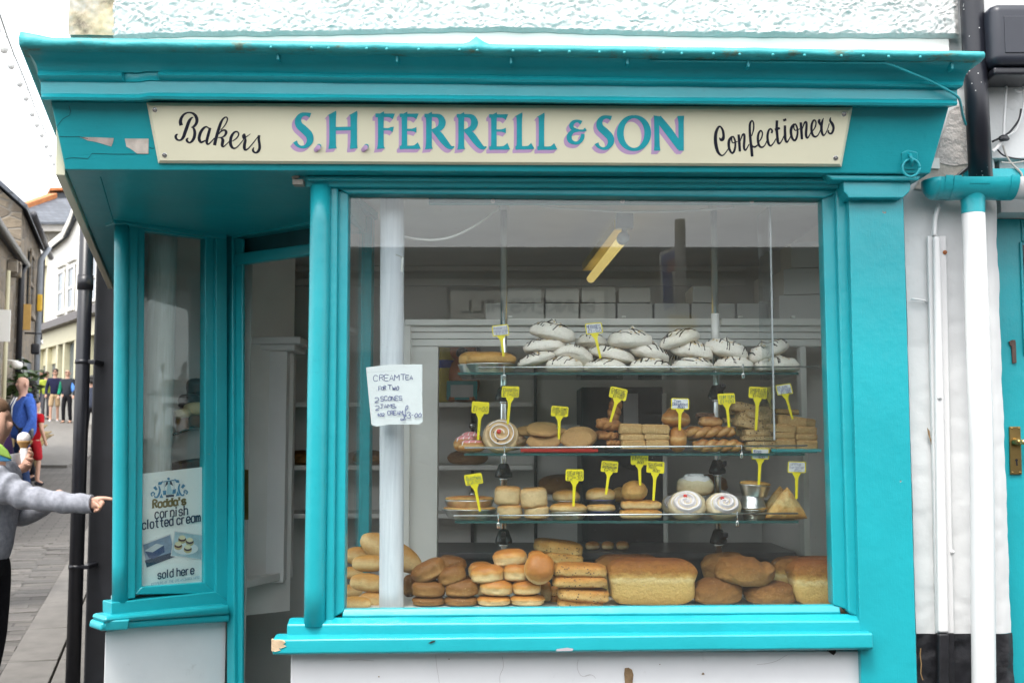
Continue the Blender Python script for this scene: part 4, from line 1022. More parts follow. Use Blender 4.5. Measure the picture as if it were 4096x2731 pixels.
# ================================================================== display stand
stand = thing('glass_display_stand', (.28, 4.02, LEDGE), 'three tier glass shelf stand on chrome poles in the window', 'display stand')
m_clamp = simple('black_clamp', (.010, .010, .012), .25, .1)
PX = [PR('D', 1157, 760, 4.04).x, PR('D', 1643, 760, 4.04).x]
for x in PX:
    tube('pole', [(x, 4.04, LEDGE), (x, 4.04, 1.6), (x, 4.04, 2.36)], .0122, m_chrome, stand, 16)
    if x > .3: tube('pole_sleeve', [(x, 4.04, 1.83), (x, 4.04, 1.985)], .0145, m_inwhite, stand, 16)
    tube('pole_socket', [(x, 4.04, 2.36), (x, 4.04, 2.415)], .020, simple('socket_white', (.6, .57, .53), .5, .2, 30), stand, 16)
SH = []
for (yF, x0F, x1F) in ((1489, 1832, 3195), (1812, 1857, 3220), (2082, 1820, 3195)):
    a = P(x0F, yF, 3.88); b = P(x1F, yF, 3.88); z = P(2048, yF, 3.88).z
    SH.append(z)
    box('glass_shelf', a.x, b.x, 3.884, 4.24, z - .008, z, m_shelfglass, stand, 0)
    box('shelf_edge', a.x, b.x, 3.881, 3.8838, z - .0085, z + .0003, m_shelfedge, stand, 0)
rails = [(('s3', 350, 570), ('s4', 1895, 567)), (('s3', 205, 1412), ('s4', 1775, 1390)), (('s5', 265, 790), ('s6', 1935, 762))]
for (a, b), z in zip(rails, SH):
    tube('front_rail', [PR(*a, 3.862), PR(*b, 3.862)], .0032, m_chrome, stand, 10)
for r, x, y0, y1 in (('s3', 618, 560, 700), ('s3', 622, 1395, 1530), ('s4', 1105, 545, 690), ('s4', 1090, 1385, 1520), ('s5', 765, 765, 930), ('s6', 1258, 750, 910)):
    a, b = PR(r, x, y0, 3.858), PR(r, x, y1, 3.86); m = a.lerp(b, .62)
    v1 = tube_geo([a + Vector((0, .008, -.001)), a + Vector((0, .003, .002)), a + Vector((0, -.004, 0)), m], .0022, 6)
    v2 = tube_geo([m, m + Vector((-.003, 0, -.003)), b + Vector((-.003, 0, 0))], .0028, 6); v3 = tube_geo([m, m + Vector((.003, 0, -.003)), b + Vector((.003, 0, 0))], .0028, 6)
    v, f = join_geo([v1, v2, v3]); wobj('rail_hook', v, f, m_chrome, stand, True)
for pxi, z in ((0, P(2048, 1597, 4.02).z), (0, P(2048, 1905, 4.02).z), (0, P(2048, 2170, 4.02).z), (1, P(2048, 1590, 4.02).z), (1, P(2048, 1890, 4.02).z), (1, P(2048, 2170, 4.02).z)):
    x = PX[pxi]
    v, f = lathe_geo([(.0135, .045), (.018, .04), (.030, .008), (.031, 0), (.028, -.004), (.0135, -.004)], 16)
    wobj('pole_clamp', [(x + a, 4.04 + b, z + c) for a, b, c in v], f, m_clamp, stand, True)
    tube('clamp_collar', [(x, 4.04, z - .014), (x, 4.04, z - .005)], .0165, m_chrome, stand, 16)
    hexa('shelf_arm', [(x - .008, 3.90, z + .03), (x + .008, 3.90, z + .03), (x + .008, 4.04, z), (x - .008, 4.04, z)], [(x - .008, 3.90, z + .045), (x + .008, 3.90, z + .045), (x + .008, 4.04, z + .04), (x - .008, 4.04, z + .04)], m_clamp, stand, .002)

# ================================================================== baked goods
def blob(w, d, h, q=2.2, pz=2.2, flat=.5, amp=.03, freq=2.0, seed=0, nu=44, nv=26, fn=None, wr=0.0):
    """Rounded dough shape, centred; returns vertices and faces."""
    vs_, fs = [], []
    sg = lambda x, e: math.copysign(abs(x) ** e, x)
    off = Vector((seed * 7.31, seed * 3.17, seed * 1.7))
    def pt(phi, th):
        cz, cr = math.sin(phi), math.cos(phi)
        z = sg(cz, 2 / pz); r = abs(cr) ** (2 / pz)
        x, y = r * sg(math.cos(th), 2 / q), r * sg(math.sin(th), 2 / q)
        if z < 0: z *= flat
        zn = (z + flat) / (1 + flat)
        if fn: x, y, zn = fn(x, y, zn)
        p = Vector((x, y, zn * 2 - 1))
        nn = noise.noise(p * freq + off) + .45 * noise.noise(p * freq * 2.6 + off) + .2 * noise.noise(p * freq * 6 + off)
        nn += .16 * noise.noise(p * freq * 13 + off)
        k = 1 + amp * nn
        if wr: k -= wr * (.35 + .65 * abs(noise.noise(Vector((p.x * 3.2, p.y * 3.2, p.z * 6)) + off))) * math.exp(-((zn - .36) / .13) ** 2) * (1 + noise.noise(p * 2 + off))
        return (p.x * w / 2 * k, p.y * d / 2 * k, p.z * h / 2 * (1 + amp * .7 * nn))
    vs_.append(pt(-math.pi / 2, 0))
    for j in range(1, nv):
        for i in range(nu): vs_.append(pt(-math.pi / 2 + math.pi * j / nv, 2 * math.pi * i / nu))
    vs_.append(pt(math.pi / 2, 0)); top = len(vs_) - 1
    for i in range(nu): fs.append((0, 1 + (i + 1) % nu, 1 + i)); fs.append((top, top - nu + i, top - nu + (i + 1) % nu))
    for j in range(nv - 2):
        for i in range(nu):
            a = 1 + j * nu + i; b = 1 + j * nu + (i + 1) % nu
            fs.append((a, b, b + nu, a + nu))
    return vs_, fs
def bake(name, stops, nsc=5, mixn=.28, bump=.35, bsc=40, bdist=.006, rough=.55, spots=None, spec=.35, axis=2, flour=0, fleck=None):
    """Crust colour: follows the bake from base to top of the piece, broken up by noise."""
    t = NT(name)
    tc = t.node('ShaderNodeTexCoord'); sp_ = t.node('ShaderNodeSeparateXYZ'); t.l.new(tc.outputs['Generated'], sp_.inputs[0])
    co = t.coords('Object', (18, 18, 18))
    oi = t.node('ShaderNodeObjectInfo')
    ad = t.node('ShaderNodeVectorMath', operation='ADD'); t.l.new(co, ad.inputs[0])
    cmb = t.node('ShaderNodeCombineXYZ'); t.l.new(t.math('MULTIPLY', oi.outputs['Random'], 50), cmb.inputs[0]); t.l.new(cmb.outputs[0], ad.inputs[1])
    co = ad.outputs[0]
    n = t.noise(co, nsc * .4, 5, .6)
    fac = t.math('ADD', sp_.outputs[axis], t.math('MULTIPLY', t.math('SUBTRACT', n, .5), mixn * 2))
    fac = t.math('ADD', fac, t.math('MULTIPLY', t.math('SUBTRACT', oi.outputs['Random'], .5), .10))
    c = t.ramp(fac, stops)
    n2 = t.noise(co, nsc * 4, 5, .65)
    c = t.mix(.5, c, t.ramp(n2, [(.3, (.55, .50, .45)), (.62, (1.08, 1.06, 1.04))]), 'MULTIPLY')
    bl = t.noise(co, nsc * 1.1, 7, .7)
    c = t.mix(t.math('MULTIPLY', t.ramp(bl, [(.56, 0.), (.70, 1.)]), .45), c, t.mix(.55, c, (.10, .035, .01)))
    sc_ = t.noise(co, nsc * .8, 8, .75, .6)
    c = t.mix(t.math('MULTIPLY', t.ramp(sc_, [(.60, 0.), (.70, 1.)]), .26), c, (.74, .60, .34))
    if spots:
        vo = t.node('ShaderNodeTexVoronoi', Scale=spots[1]); t.l.new(co, vo.inputs['Vector'])
        nz = t.noise(co, 2.5, 2)
        s_ = t.math('MULTIPLY', t.ramp(vo.outputs['Distance'], [(spots[2], 1.0), (spots[2] + .05, 0.0)]), t.ramp(nz, [(.46, 0.), (.52, 1.)]))
        c = t.mix(s_, c, spots[0])
    if fleck:
        vo = t.node('ShaderNodeTexVoronoi', Scale=fleck[1]); t.l.new(co, vo.inputs['Vector'])
        c = t.mix(t.ramp(vo.outputs['Color'], [(fleck[2], 0.), (fleck[2] + .02, 1.)]), c, fleck[0])
    t.color(c); t.set(Roughness=rough); t.bsdf.inputs['Specular IOR Level'].default_value = spec
    t.bsdf.inputs['Subsurface Weight'].default_value = .05; t.bsdf.inputs['Subsurface Radius'].default_value = (.01, .005, .003)
    t.bump(t.noise(co, bsc * .08, 8, .72), min(1, bump * 1.8), bdist)
    return t.m
TAN, GOLD, BRN, DBRN, PALE = (.62, .44, .22), (.55, .28, .075), (.30, .115, .025), (.14, .045, .012), (.74, .60, .36)
m_finger = bake('finger_roll_crust', [(.1, (.58, .33, .10)), (.45, (.76, .55, .26)), (.8, (.55, .27, .06))], mixn=.25, bump=.2)
m_bap = bake('white_bap_crust', [(.04, (.38, .17, .045)), (.14, (.74, .57, .31)), (.46, (.75, .56, .29)), (.62, (.56, .28, .07)), (.85, (.40, .15, .03))], mixn=.22, bump=.22, rough=.42)
m_brownbap = bake('brown_bap_crust', [(.05, (.15, .062, .016)), (.3, (.36, .19, .06)), (.6, (.24, .105, .024)), (.95, (.15, .056, .011))], mixn=.25, bump=.35, fleck=((.50, .36, .20), 30, .92))
m_fruit = bake('fruit_slab_crust', [(.05, (.40, .16, .03)), (.3, (.64, .43, .17)), (.65, (.53, .27, .065)), (.95, (.37, .14, .027))], mixn=.35, spots=((.03, .018, .015), 5.5, .22), bump=.6)
m_loaf = bake('tin_loaf_crust', [(.0, (.56, .36, .10)), (.44, (.64, .45, .16)), (.53, (.76, .60, .29)), (.60, (.60, .37, .10)), (.70, (.38, .16, .026)), (.95, (.18, .054, .009))], mixn=.10, bump=.55, nsc=7, bdist=.012)
m_brownloaf = bake('brown_roll_crust', [(.0, (.42, .25, .09)), (.25, (.40, .215, .065)), (.6, (.27, .12, .027)), (.95, (.165, .064, .014))], mixn=.25, bump=.6, bdist=.014, fleck=((.60, .46, .26), 34, .94))
m_meringue = bake('meringue', [(.0, (.78, .68, .50)), (.12, (.86, .82, .74)), (.9, (.90, .87, .81))], mixn=.08, bump=.35, rough=.6)
m_almond = simple('flaked_almond', (.62, .46, .24), .6, .15, 30)
m_choc = simple('dark_chocolate', (.018, .010, .008), .35, .1)
m_cookie = bake('cookie_crumb', [(.0, (.42, .23, .08)), (.5, (.52, .32, .13)), (.95, (.47, .28, .11))], mixn=.3, spots=((.07, .035, .02), 9, .18), bump=.6)
m_flap = bake('oat_flapjack', [(.0, (.50, .31, .12)), (.5, (.54, .36, .15)), (.95, (.48, .28, .10))], nsc=9, mixn=.4, bump=1.0, bdist=.006, fleck=((.62, .45, .22), 22, .80))
m_choflap = bake('chocolate_chip_flapjack', [(.0, (.46, .32, .15)), (.5, (.50, .36, .18)), (.95, (.42, .27, .11))], nsc=9, mixn=.4, bump=1.0, bdist=.006, spots=((.05, .025, .018), 6, .3), fleck=((.66, .52, .30), 22, .82))
m_pastry = bake('golden_pastry', [(.0, (.50, .26, .07)), (.4, (.62, .38, .12)), (.95, (.52, .26, .06))], mixn=.5, bump=.5, rough=.38)
m_puff = bake('puff_pastry', [(.0, (.60, .36, .12)), (.35, (.72, .56, .28)), (.8, (.56, .28, .06)), (.98, (.36, .14, .03))], mixn=.35, bump=.6, rough=.4)
m_scone = bake('scone_crumb', [(.0, (.52, .26, .07)), (.16, (.66, .48, .24)), (.72, (.68, .52, .28)), (.9, (.56, .32, .11)), (1., (.44, .21, .06))], mixn=.16, bump=.5)
m_quiche = bake('quiche_top', [(.0, (.52, .30, .08)), (.5, (.66, .44, .14)), (.95, (.45, .17, .04))], nsc=4, mixn=.8, bump=.6)
m_dough = bake('fried_dough', [(.0, (.42, .17, .035)), (.35, (.48, .22, .05)), (.5, (.64, .42, .17)), (.62, (.46, .20, .045)), (.95, (.36, .14, .03))], mixn=.18, bump=.25, rough=.35)
m_yum = bake('yum_yum_glaze', [(.0, (.42, .19, .05)), (.5, (.58, .34, .11)), (.95, (.34, .13, .035))], mixn=.7, bump=.4, rough=.25, spec=.6)
m_straw = bake('cheese_straw', [(.0, (.30, .12, .03)), (.5, (.46, .22, .07)), (.95, (.26, .10, .03))], nsc=7, mixn=.8, bump=.9)
m_ice = simple('white_icing', (.80, .74, .76), .22, .03, 6, .1, 14, .002, coat=.3)
m_pink = simple('pink_icing', (.70, .26, .27), .25, .08, 10, .1, 14, .002, coat=.3)
m_cherry = simple('glace_cherry', (.62, .04, .03), .15, .1, coat=.5)
m_foil = simple('foil', (.80, .80, .80), .28, .15, 30, .6, 40, .003, metal=1.0)
m_bluefoil = simple('blue_foil', (.08, .12, .30), .3, .2, 20, .3, 40, .003, metal=1.0)
m_icewhite = simple('icing_stripe', (.84, .80, .80), .25, .03)

def dims(r, bb, Y, tilt=0):
    """bbox in the photo -> centre, width, height of a piece lying at depth Y, turned by tilt degrees in the picture."""
    a, b = PR(r, bb[0], bb[1], Y), PR(r, bb[2], bb[3], Y)
    W, H = b.x - a.x, a.z - b.z; t = math.radians(abs(tilt)); c, s = math.cos(t), math.sin(t)
    if tilt:
        den = c * c - s * s
        w = math.sqrt(max((W * W * c * c - H * H * s * s) / den, (.5 * W) ** 2)); h = math.sqrt(max((H * H * c * c - W * W * s * s) / den, (.55 * H) ** 2))
    else: w, h = W, H
    return Vector(((a.x + b.x) / 2, Y, (a.z + b.z) / 2)), w, h
SEED = [1]
def food(name, label, group, r, bb, Y, mat, tilt=0, dr=1.0, base=None, pitch=0, yaw=0, cat=None, grow=1.0, **kw):
    """One piece: rounded shape filling bb at depth Y (centre); dr = depth / width; base = level it stands on."""
    c, w, h = dims(r, bb, Y, tilt)
    w *= grow; h *= grow
    if base is not None and not tilt:
        top = c.z + h / 2; h = top - base; c.z = base + h / 2
    SEED[0] += 1
    v, f = blob(w, w * dr, h, seed=SEED[0], **kw)
    o = lobj(name, lmesh(name, v, f, mat), None, c, (math.radians(pitch), math.radians(tilt), math.radians(yaw)))
    tag(o, label, cat or name.split('_')[-1], group)
    o['_w'] = w; o['_h'] = h
    return o
def bvh(o): return BVHTree.FromPolygons([v.co for v in o.data.vertices], [tuple(p.vertices) for p in o.data.polygons])
def drape(o, lines, rad, mat, name, axis=2):
    """Thin beads laid over the top surface of a piece, given as lines in plan (fractions of its size)."""
    bt = bvh(o); w, h = o['_w'], o['_h']; geo = []
    ds = max(v.co.y for v in o.data.vertices)
    for ln in lines:
        run = []
        for x, y in ln:
            hit = bt.ray_cast(Vector((x * w / 2, y * ds, h)), Vector((0, 0, -1)))
            if hit[0] is not None: run.append(hit[0] + Vector((0, 0, rad * .35)))
            else:
                if len(run) > 2: geo.append(tube_geo(run, rad, 5))
                run = []
        if len(run) > 2: geo.append(tube_geo(run, rad, 5))
    if geo:
        v, f = join_geo(geo)
        lobj(name, lmesh(name, v, f, mat), o)
# ---- bread along the window board
fg, bg, wg, sg_ = 'finger rolls at left of window', 'brown baps on window board', 'white baps on window board', 'fruit bread slabs stacked on window board'
kwf = dict(q=2.6, pz=2.3, flat=.8, amp=.05, freq=1.2)
food('finger_roll', 'long pale finger roll slanting behind the wrapped post', fg, 's7', (215, 105, 745, 445), 3.98, m_finger, 27, .38, cat='bread roll', **kwf)
for bb, Y, tl, lab in [((80, 225, 380, 385), 4.02, 4, 'pale finger roll at far left, highest of rear row'), ((145, 295, 440, 440), 3.87, 0, 'pale finger roll left of wrapped post, upper front one'), ((60, 395, 240, 505), 4.02, 0, 'pale finger roll at left edge, middle of rear row'),
                       ((130, 450, 430, 612), 3.86, 5, 'pale finger roll with split side left of post, middle front'), ((60, 545, 235, 655), 4.0, 0, 'pale finger roll at left edge, low in rear row'), ((208, 608, 470, 750), 3.86, 6, 'pale finger roll left of post, lowest front one'), ((60, 648, 310, 760), 3.80, 2, 'pale finger roll lying at bottom left window corner')]:
    food('finger_roll', lab, fg, 's7', bb, Y, m_finger, tl, .45, cat='bread roll', **kwf)
kwb = dict(q=2.4, pz=2.75, flat=.85, amp=.065, freq=1.5, wr=.12)
for bb, Y, tl, lab in [((665, 650, 938, 752), 3.84, 0, 'brown bap at lower left of brown bap pile'), ((938, 645, 1218, 752), 3.84, 0, 'brown bap at lower right of brown bap pile'), ((666, 512, 944, 656), 3.84, 2, 'brown bap in left of middle layer'), ((944, 505, 1224, 652), 3.84, -2, 'brown bap in right of middle layer'),
                       ((668, 332, 935, 535), 3.85, -27, 'brown bap leaning on edge at upper left of pile'), ((880, 390, 1112, 552), 3.84, -16, 'brown bap leaning in centre top of pile'), ((885, 305, 1118, 450), 3.97, 8, 'brown bap at very top of brown pile, behind'), ((585, 470, 690, 650), 3.95, 0, 'shaded brown roll just right of wrapped post'), ((1090, 468, 1165, 520), 4.0, 0, 'brown bap peeping out behind brown pile')]:
    food('brown_bap', lab, bg, 's7', bb, Y, m_brownbap, tl, .92, base=LEDGE if bb[3] > 745 else None, cat='bread roll', grow=1.06, **kwb)
for bb, Y, tl, lab in [((1220, 640, 1502, 752), 3.84, 0, 'golden white bap at lower left of white bap pile'), ((1504, 635, 1792, 752), 3.84, 0, 'golden white bap at lower right of white bap pile'), ((1238, 505, 1518, 637), 3.84, 3, 'golden white bap, second layer left'), ((1518, 515, 1758, 632), 3.84, -2, 'golden white bap, second layer right'),
                       ((1163, 385, 1442, 532), 3.845, -5, 'golden white bap, third layer left'), ((1440, 375, 1655, 520), 3.85, 3, 'golden white bap, third layer centre'), ((1355, 248, 1637, 392), 3.88, -5, 'golden white bap on top of white bap pile'), ((1145, 358, 1355, 500), 3.97, 0, 'golden bap half hidden behind third layer left'), ((1755, 520, 1852, 692), 3.90, 0, 'golden bap wedged beside fruit slabs'), ((1210, 530, 1290, 640), 3.97, 0, 'golden bap in shade between brown and white piles')]:
    food('white_bap', lab, wg, 's7', bb, Y, m_bap, tl, .92, base=LEDGE if bb[3] > 745 else None, cat='bread roll', grow=1.06, **kwb)
food('white_bap', 'golden white bap standing on edge showing round brown top', wg, 's7', (1620, 300, 1872, 520), 3.80, m_bap, 20, 1.0, pitch=58, cat='bread roll', **kwb)
food('white_bap', 'golden bap behind the upright one at top right of pile', wg, 's7', (1645, 262, 1800, 400), 3.93, m_bap, 10, .9, pitch=30, cat='bread roll', **kwb)
kws = dict(q=4.2, pz=3.6, flat=.9, amp=.05, freq=2.0)
for bb, Y, tl, lab in [((1900, 655, 2290, 752), 3.85, 2, 'fruit bread slab at bottom of front stack'), ((1902, 566, 2342, 690), 3.84, 4, 'fruit bread slab second from bottom'), ((1858, 465, 2320, 568), 3.84, 0, 'fruit bread slab second from top'), ((1868, 362, 2322, 488), 3.85, 2, 'fruit bread slab on top of front stack'),
                       ((1700, 160, 2116, 300), 4.05, 7, 'pale fruit bread slab on top of rear stack'), ((1780, 265, 2120, 385), 4.03, 5, 'fruit bread slab second in rear stack'), ((1840, 560, 1960, 660), 3.95, 0, 'fruit bread slab end showing left of front stack'), ((1840, 655, 1960, 752), 3.93, 0, 'fruit bread slab low behind the bottom one')]:
    food('fruit_slab', lab, sg_, 's7', bb, Y, m_fruit, tl, .75, cat='fruit bread', **kws)
def tin(x, y, z):
    k = 1 - .06 * (1 - z)
    if z > .55:
        b = (z - .55) / .45; k += .035 * math.sin(math.pi * min(1, b * 1.25))
    if .5 < z < .6: k -= .012
    return x * k, y * k, z
kwl = dict(q=6, pz=4.4, flat=1.0, amp=.034, freq=2.0, nu=48, nv=34, fn=tin)
food('tin_loaf', 'large tin loaf with brown domed top in window centre', 'white tin loaves', 's8', (188, 325, 945, 735), 3.86, m_loaf, 0, .42, LEDGE, cat='loaf', **kwl)
food('tin_loaf', 'tin loaf cut off by the right window edge', 'white tin loaves', 's8', (1742, 325, 2500, 735), 3.84, m_loaf, 0, .42, LEDGE, cat='loaf', **kwl)
food('tin_loaf', 'tin loaf standing behind the right hand loaf', 'white tin loaves', 's8', (1600, 305, 2250, 735), 4.03, m_loaf, 0, .36, LEDGE, cat='loaf', **kwl)
food('tin_loaf', 'shaded reddish loaf behind the centre loaf', 'white tin loaves', 's8', (80, 290, 640, 735), 4.05, m_loaf, 0, .36, LEDGE, cat='loaf', **kwl)
def cleft(x, y, z):
    if z > .45: z -= .20 * math.exp(-((x - .55) / .16) ** 2) * (z - .45) / .55 + .05 * math.sin(x * 9)* (z - .45)
    return x, y, z
kwr = dict(q=2.3, pz=2.6, flat=.8, amp=.085, freq=1.9, nu=60, nv=36, wr=.05)
food('brown_roll', 'large brown loaf with cleft top on the brown pile', 'large brown rolls', 's8', (1108, 305, 1618, 560), 3.86, m_brownloaf, 2, .85, cat='loaf', **dict(kwr, fn=cleft))
food('brown_roll', 'large brown loaf behind the cleft one', 'large brown rolls', 's8', (990, 272, 1380, 505), 4.02, m_brownloaf, -6, .8, cat='loaf', **kwr)
food('brown_roll', 'large brown loaf at lower left beside tin loaf', 'large brown rolls', 's8', (915, 490, 1352, 735), 3.86, m_brownloaf, 0, .85, LEDGE, cat='loaf', **kwr)
food('brown_roll', 'large brown loaf at lower right below cleft one', 'large brown rolls', 's8', (1350, 518, 1816, 735), 3.86, m_brownloaf, 0, .85, LEDGE, cat='loaf', **kwr)
# ---- meringues
def mer_fn(sd):
    rr = random.Random(sd); a0, a1, ex, ey, pk = rr.uniform(0, 6), rr.uniform(0, 6), rr.uniform(-.15, .15), rr.uniform(-.2, .1), rr.uniform(.10, .22)
    def mer(x, y, z):
        a = math.atan2(y, x); r = math.hypot(x, y)
        g = 1 + .05 * math.sin(2 * a + a0) + .035 * math.sin(5 * a + a1)
        x, y = x * g, y * g
        z = z ** 1.05 * .86
        if z > .12:
            z += .055 * math.sin(2 * math.pi * (r * 2.2 - a / (2 * math.pi)) + a0) * (1 - r * .5)
            z += .05 * noise.noise(Vector((x * 3.5, y * 3.5, sd)))
        z += pk * math.exp(-((x - ex) ** 2 + (y - ey) ** 2) / .03)
        return x, y, z
    return mer
kwm = dict(q=2.1, pz=2.3, flat=.6, amp=.04, freq=2.6, nu=52, nv=34)
MER = [((135, 250, 428, 388), 3.96, -17, 0, 'meringue at left end of front row, leaning'), ((350, 288, 652, 432), 3.95, 0, 0, 'meringue second in front row, with tall peak'), ((650, 310, 1006, 432), 3.95, 0, 0, 'meringue third in front row, under the price tag'), ((1005, 303, 1332, 432), 3.95, 0, 0, 'meringue fourth in front row'), ((1334, 298, 1682, 432), 3.95, 0, 0, 'meringue fifth in front row, striped straight across'), ((1675, 288, 1996, 430), 3.95, 0, 0, 'meringue sixth in front row, peaked'), ((1992, 288, 2342, 428), 3.95, 0, 0, 'meringue at right end of front row, behind clear strip'),
       ((185, 153, 518, 275), 3.98, -4, 0, 'meringue in second layer at left end'), ((415, 215, 728, 385), 3.97, 14, -34, 'meringue tipped back showing its flat underside, second layer'), ((700, 208, 1052, 352), 3.97, 12, 0, 'meringue in second layer behind price tag stem'), ((1012, 180, 1336, 348), 3.98, 16, 0, 'meringue in second layer, centre'), ((1348, 165, 1668, 332), 3.97, 12, 0, 'meringue in second layer, below the tilted top one'), ((1610, 152, 1942, 328), 3.97, 15, 0, 'meringue in second layer leaning right, tall peak'), ((1934, 158, 2246, 346), 3.97, -22, 0, 'meringue in second layer at right end, leaning left'),
       ((252, 20, 592, 192), 3.98, 13, 0, 'meringue on top of pile at left, highest of all'), ((585, 130, 852, 262), 4.02, 6, -24, 'meringue on top tipped to show underside, behind tag'), ((843, 78, 1202, 246), 3.97, 0, 0, 'large meringue on top of pile at centre'), ((1235, 74, 1562, 246), 3.97, -17, 0, 'meringue on top of pile at right, tilted left'), ((1318, 280, 1480, 400), 4.08, 0, 0, 'meringue at back peeping between fourth and fifth'), ((1650, 280, 1830, 400), 4.08, 0, 0, 'shaded meringue at back behind sixth')]
mz = random.Random(12)
for bb, Y, tl, pt_, lab in MER:
    o = food('meringue', lab, 'almond meringues on the top shelf', 'mg', bb, Y, m_meringue, tl, .8, SH[0] + .001 if (bb[3] > 427 and not tl) else None, pitch=pt_, fn=mer_fn(len(lab) + int(bb[0])), **kwm)
    lines = []
    ang = mz.uniform(-1.1, 1.1)
    for k in range(mz.randrange(4, 9)):
        x0 = -.8 + 1.6 * (k + mz.uniform(-.2, .2)) / 6; run = []
        for j in range(14):
            t = -1 + 2 * j / 13; x = x0 + ang * t + .16 * math.sin(t * mz.uniform(1.6, 2.2) + k * 1.7)
            run.append((x, t * .95))
        lines.append(run)
    drape(o, lines, .0021, m_choc, 'chocolate_drizzle')
    bt = bvh(o); geo = []
    for k in range(34):
        a, r0 = mz.uniform(0, 6.28), math.sqrt(mz.random()) * .8
        hit = bt.ray_cast(Vector((r0 * math.cos(a) * o['_w'] / 2, r0 * math.sin(a) * o['_w'] * .4, .2)), Vector((0, 0, -1)))
        if hit[0] is None: continue
        n0 = hit[1]; t0 = n0.cross(Vector((math.cos(a * 5), math.sin(a * 5), .3))).normalized(); t1 = n0.cross(t0); L_ = mz.uniform(.0035, .0065); c0 = hit[0] + n0 * .0012
        geo.append(([c0 + t0 * L_ * math.cos(q_) + t1 * L_ * .6 * math.sin(q_) + n0 * .001 * math.cos(q_ * 1) for q_ in [6.283 * i / 7 for i in range(7)]], [tuple(range(7))]))
    v, f = join_geo(geo); fk = lobj('almond_flakes', lmesh('almond_flakes', v, f, m_almond, False), o); fk['kind'] = 'stuff'
# ---- pies in foil trays
def pie(name, label, group, r, bb, Y, foil_frac, mat, base=None, foil=m_foil, dr=.8, lid='dome', cat='pie', tilt=0, inverted=False):
    c, w, h = dims(r, bb, Y)
    if base is not None: top = c.z + h / 2; h = top - base; c.z = base + h / 2
    SEED[0] += 1; sd = SEED[0]
    t = thing(name, (c.x, Y, c.z - h / 2), label, cat, group)
    t.rotation_euler = (0, math.radians(tilt), 0)
    fh = h * foil_frac
    n = 72; prof = [(.005, .0), (.74, .0), (.77, .04), (.97, .92), (1.0, .94), (1.015, 1.0), (.985, 1.02), (.95, .93)]
    if inverted: prof = [(a, 1 - b) for a, b in prof]
    v = []
    for i, (rr, zz) in enumerate(prof):
        for k in range(n):
            a = 2 * math.pi * k / n
            fl = 1 + (.018 * (1 if k % 2 else -1) if 1 <= i <= 3 else 0) + .012 * noise.noise(Vector((math.cos(a) * 2, math.sin(a) * 2, sd)))
            v.append((rr * w / 2 * fl * math.cos(a), rr * w / 2 * dr * fl * math.sin(a), zz * fh + (.02 * fh * noise.noise(Vector((a * 2, sd, i))) if i > 3 else 0)))
    m = len(prof)
    f = [(i * n + k, i * n + (k + 1) % n, (i + 1) * n + (k + 1) % n, (i + 1) * n + k) for i in range(m - 1) for k in range(n)]
    lobj('foil_tray', lmesh('foil_tray', v, f, foil), t)
    if foil_frac < 1:
        kw = dict(q=2.1, pz=2.4, flat=.9, amp=.04, freq=2.5, nu=44, nv=18)
        v, f = blob(w * .97, w * .97 * dr, (h - fh) * (1.25 if lid == 'dome' else 1.1) + .006, seed=sd, **kw)
        lobj('crust', lmesh('crust', v, f, mat), t, (0, 0, fh + (h - fh) * .42))
    return t
pie('fruit_pie', 'shallow golden fruit pie in foil tray at left of top shelf', 'fruit pies', 's3', (215, 425, 755, 630), 3.98, .46, m_pastry, SH[0] + .001)
pie('fruit_pie', 'golden fruit pie half hidden behind at left end of top shelf', 'fruit pies', 's3', (135, 420, 480, 625), 4.12, .48, m_pastry, SH[0] + .001)
pie('quiche', 'browned quiche in foil tray, upper of the two', 'quiches in foil trays', 's5', (160, 575, 720, 745), 3.99, .80, m_quiche, None, cat='quiche', lid='flat')
pie('quiche', 'quiche in foil tray on the shelf under another', 'quiches in foil trays', 's5', (140, 690, 752, 855), 3.99, .84, m_quiche, SH[2] + .001, cat='quiche', lid='flat')
pie('steak_pie', 'steak pie in silver foil, lower front one under tag', 'pies in foil cases', 's5', (1330, 655, 1765, 855), 3.96, .50, m_puff, SH[2] + .001)
pie('steak_pie', 'steak pie stacked upright behind, dark foil below', 'pies in foil cases', 's5', (1365, 510, 1685, 690), 4.02, .40, m_puff)
pie('steak_pie', 'pale foil pie at back under upper steak pie', 'pies in foil cases', 's5', (1365, 690, 1700, 855), 4.10, .6, m_puff, SH[2] + .001)
pie('chicken_pie', 'dark-topped chicken pie in blue foil, upper one', 'pies in foil cases', 's5', (1735, 488, 2082, 702), 3.99, .45, m_puff, None, m_bluefoil)
pie('chicken_pie', 'chicken pie in blue foil, lower one on shelf', 'pies in foil cases', 's5', (1745, 655, 2085, 852), 3.98, .52, m_puff, SH[2] + .001, m_bluefoil)
pie('egg_custard', 'egg custard tart upright in foil on top of the stack', 'egg custards', 's6', (1270, 408, 1625, 572), 3.97, .78, m_pastry, cat='tart', tilt=4)
pie('egg_custard', 'empty looking foil case upside down in middle of stack', 'egg custards', 's6', (1280, 556, 1578, 700), 3.97, 1.0, m_pastry, cat='tart', inverted=True)
pie('egg_custard', 'egg custard tart in foil at bottom of the stack', 'egg custards', 's6', (1298, 690, 1592, 838), 3.97, .80, m_pastry, SH[2] + .001, cat='tart')
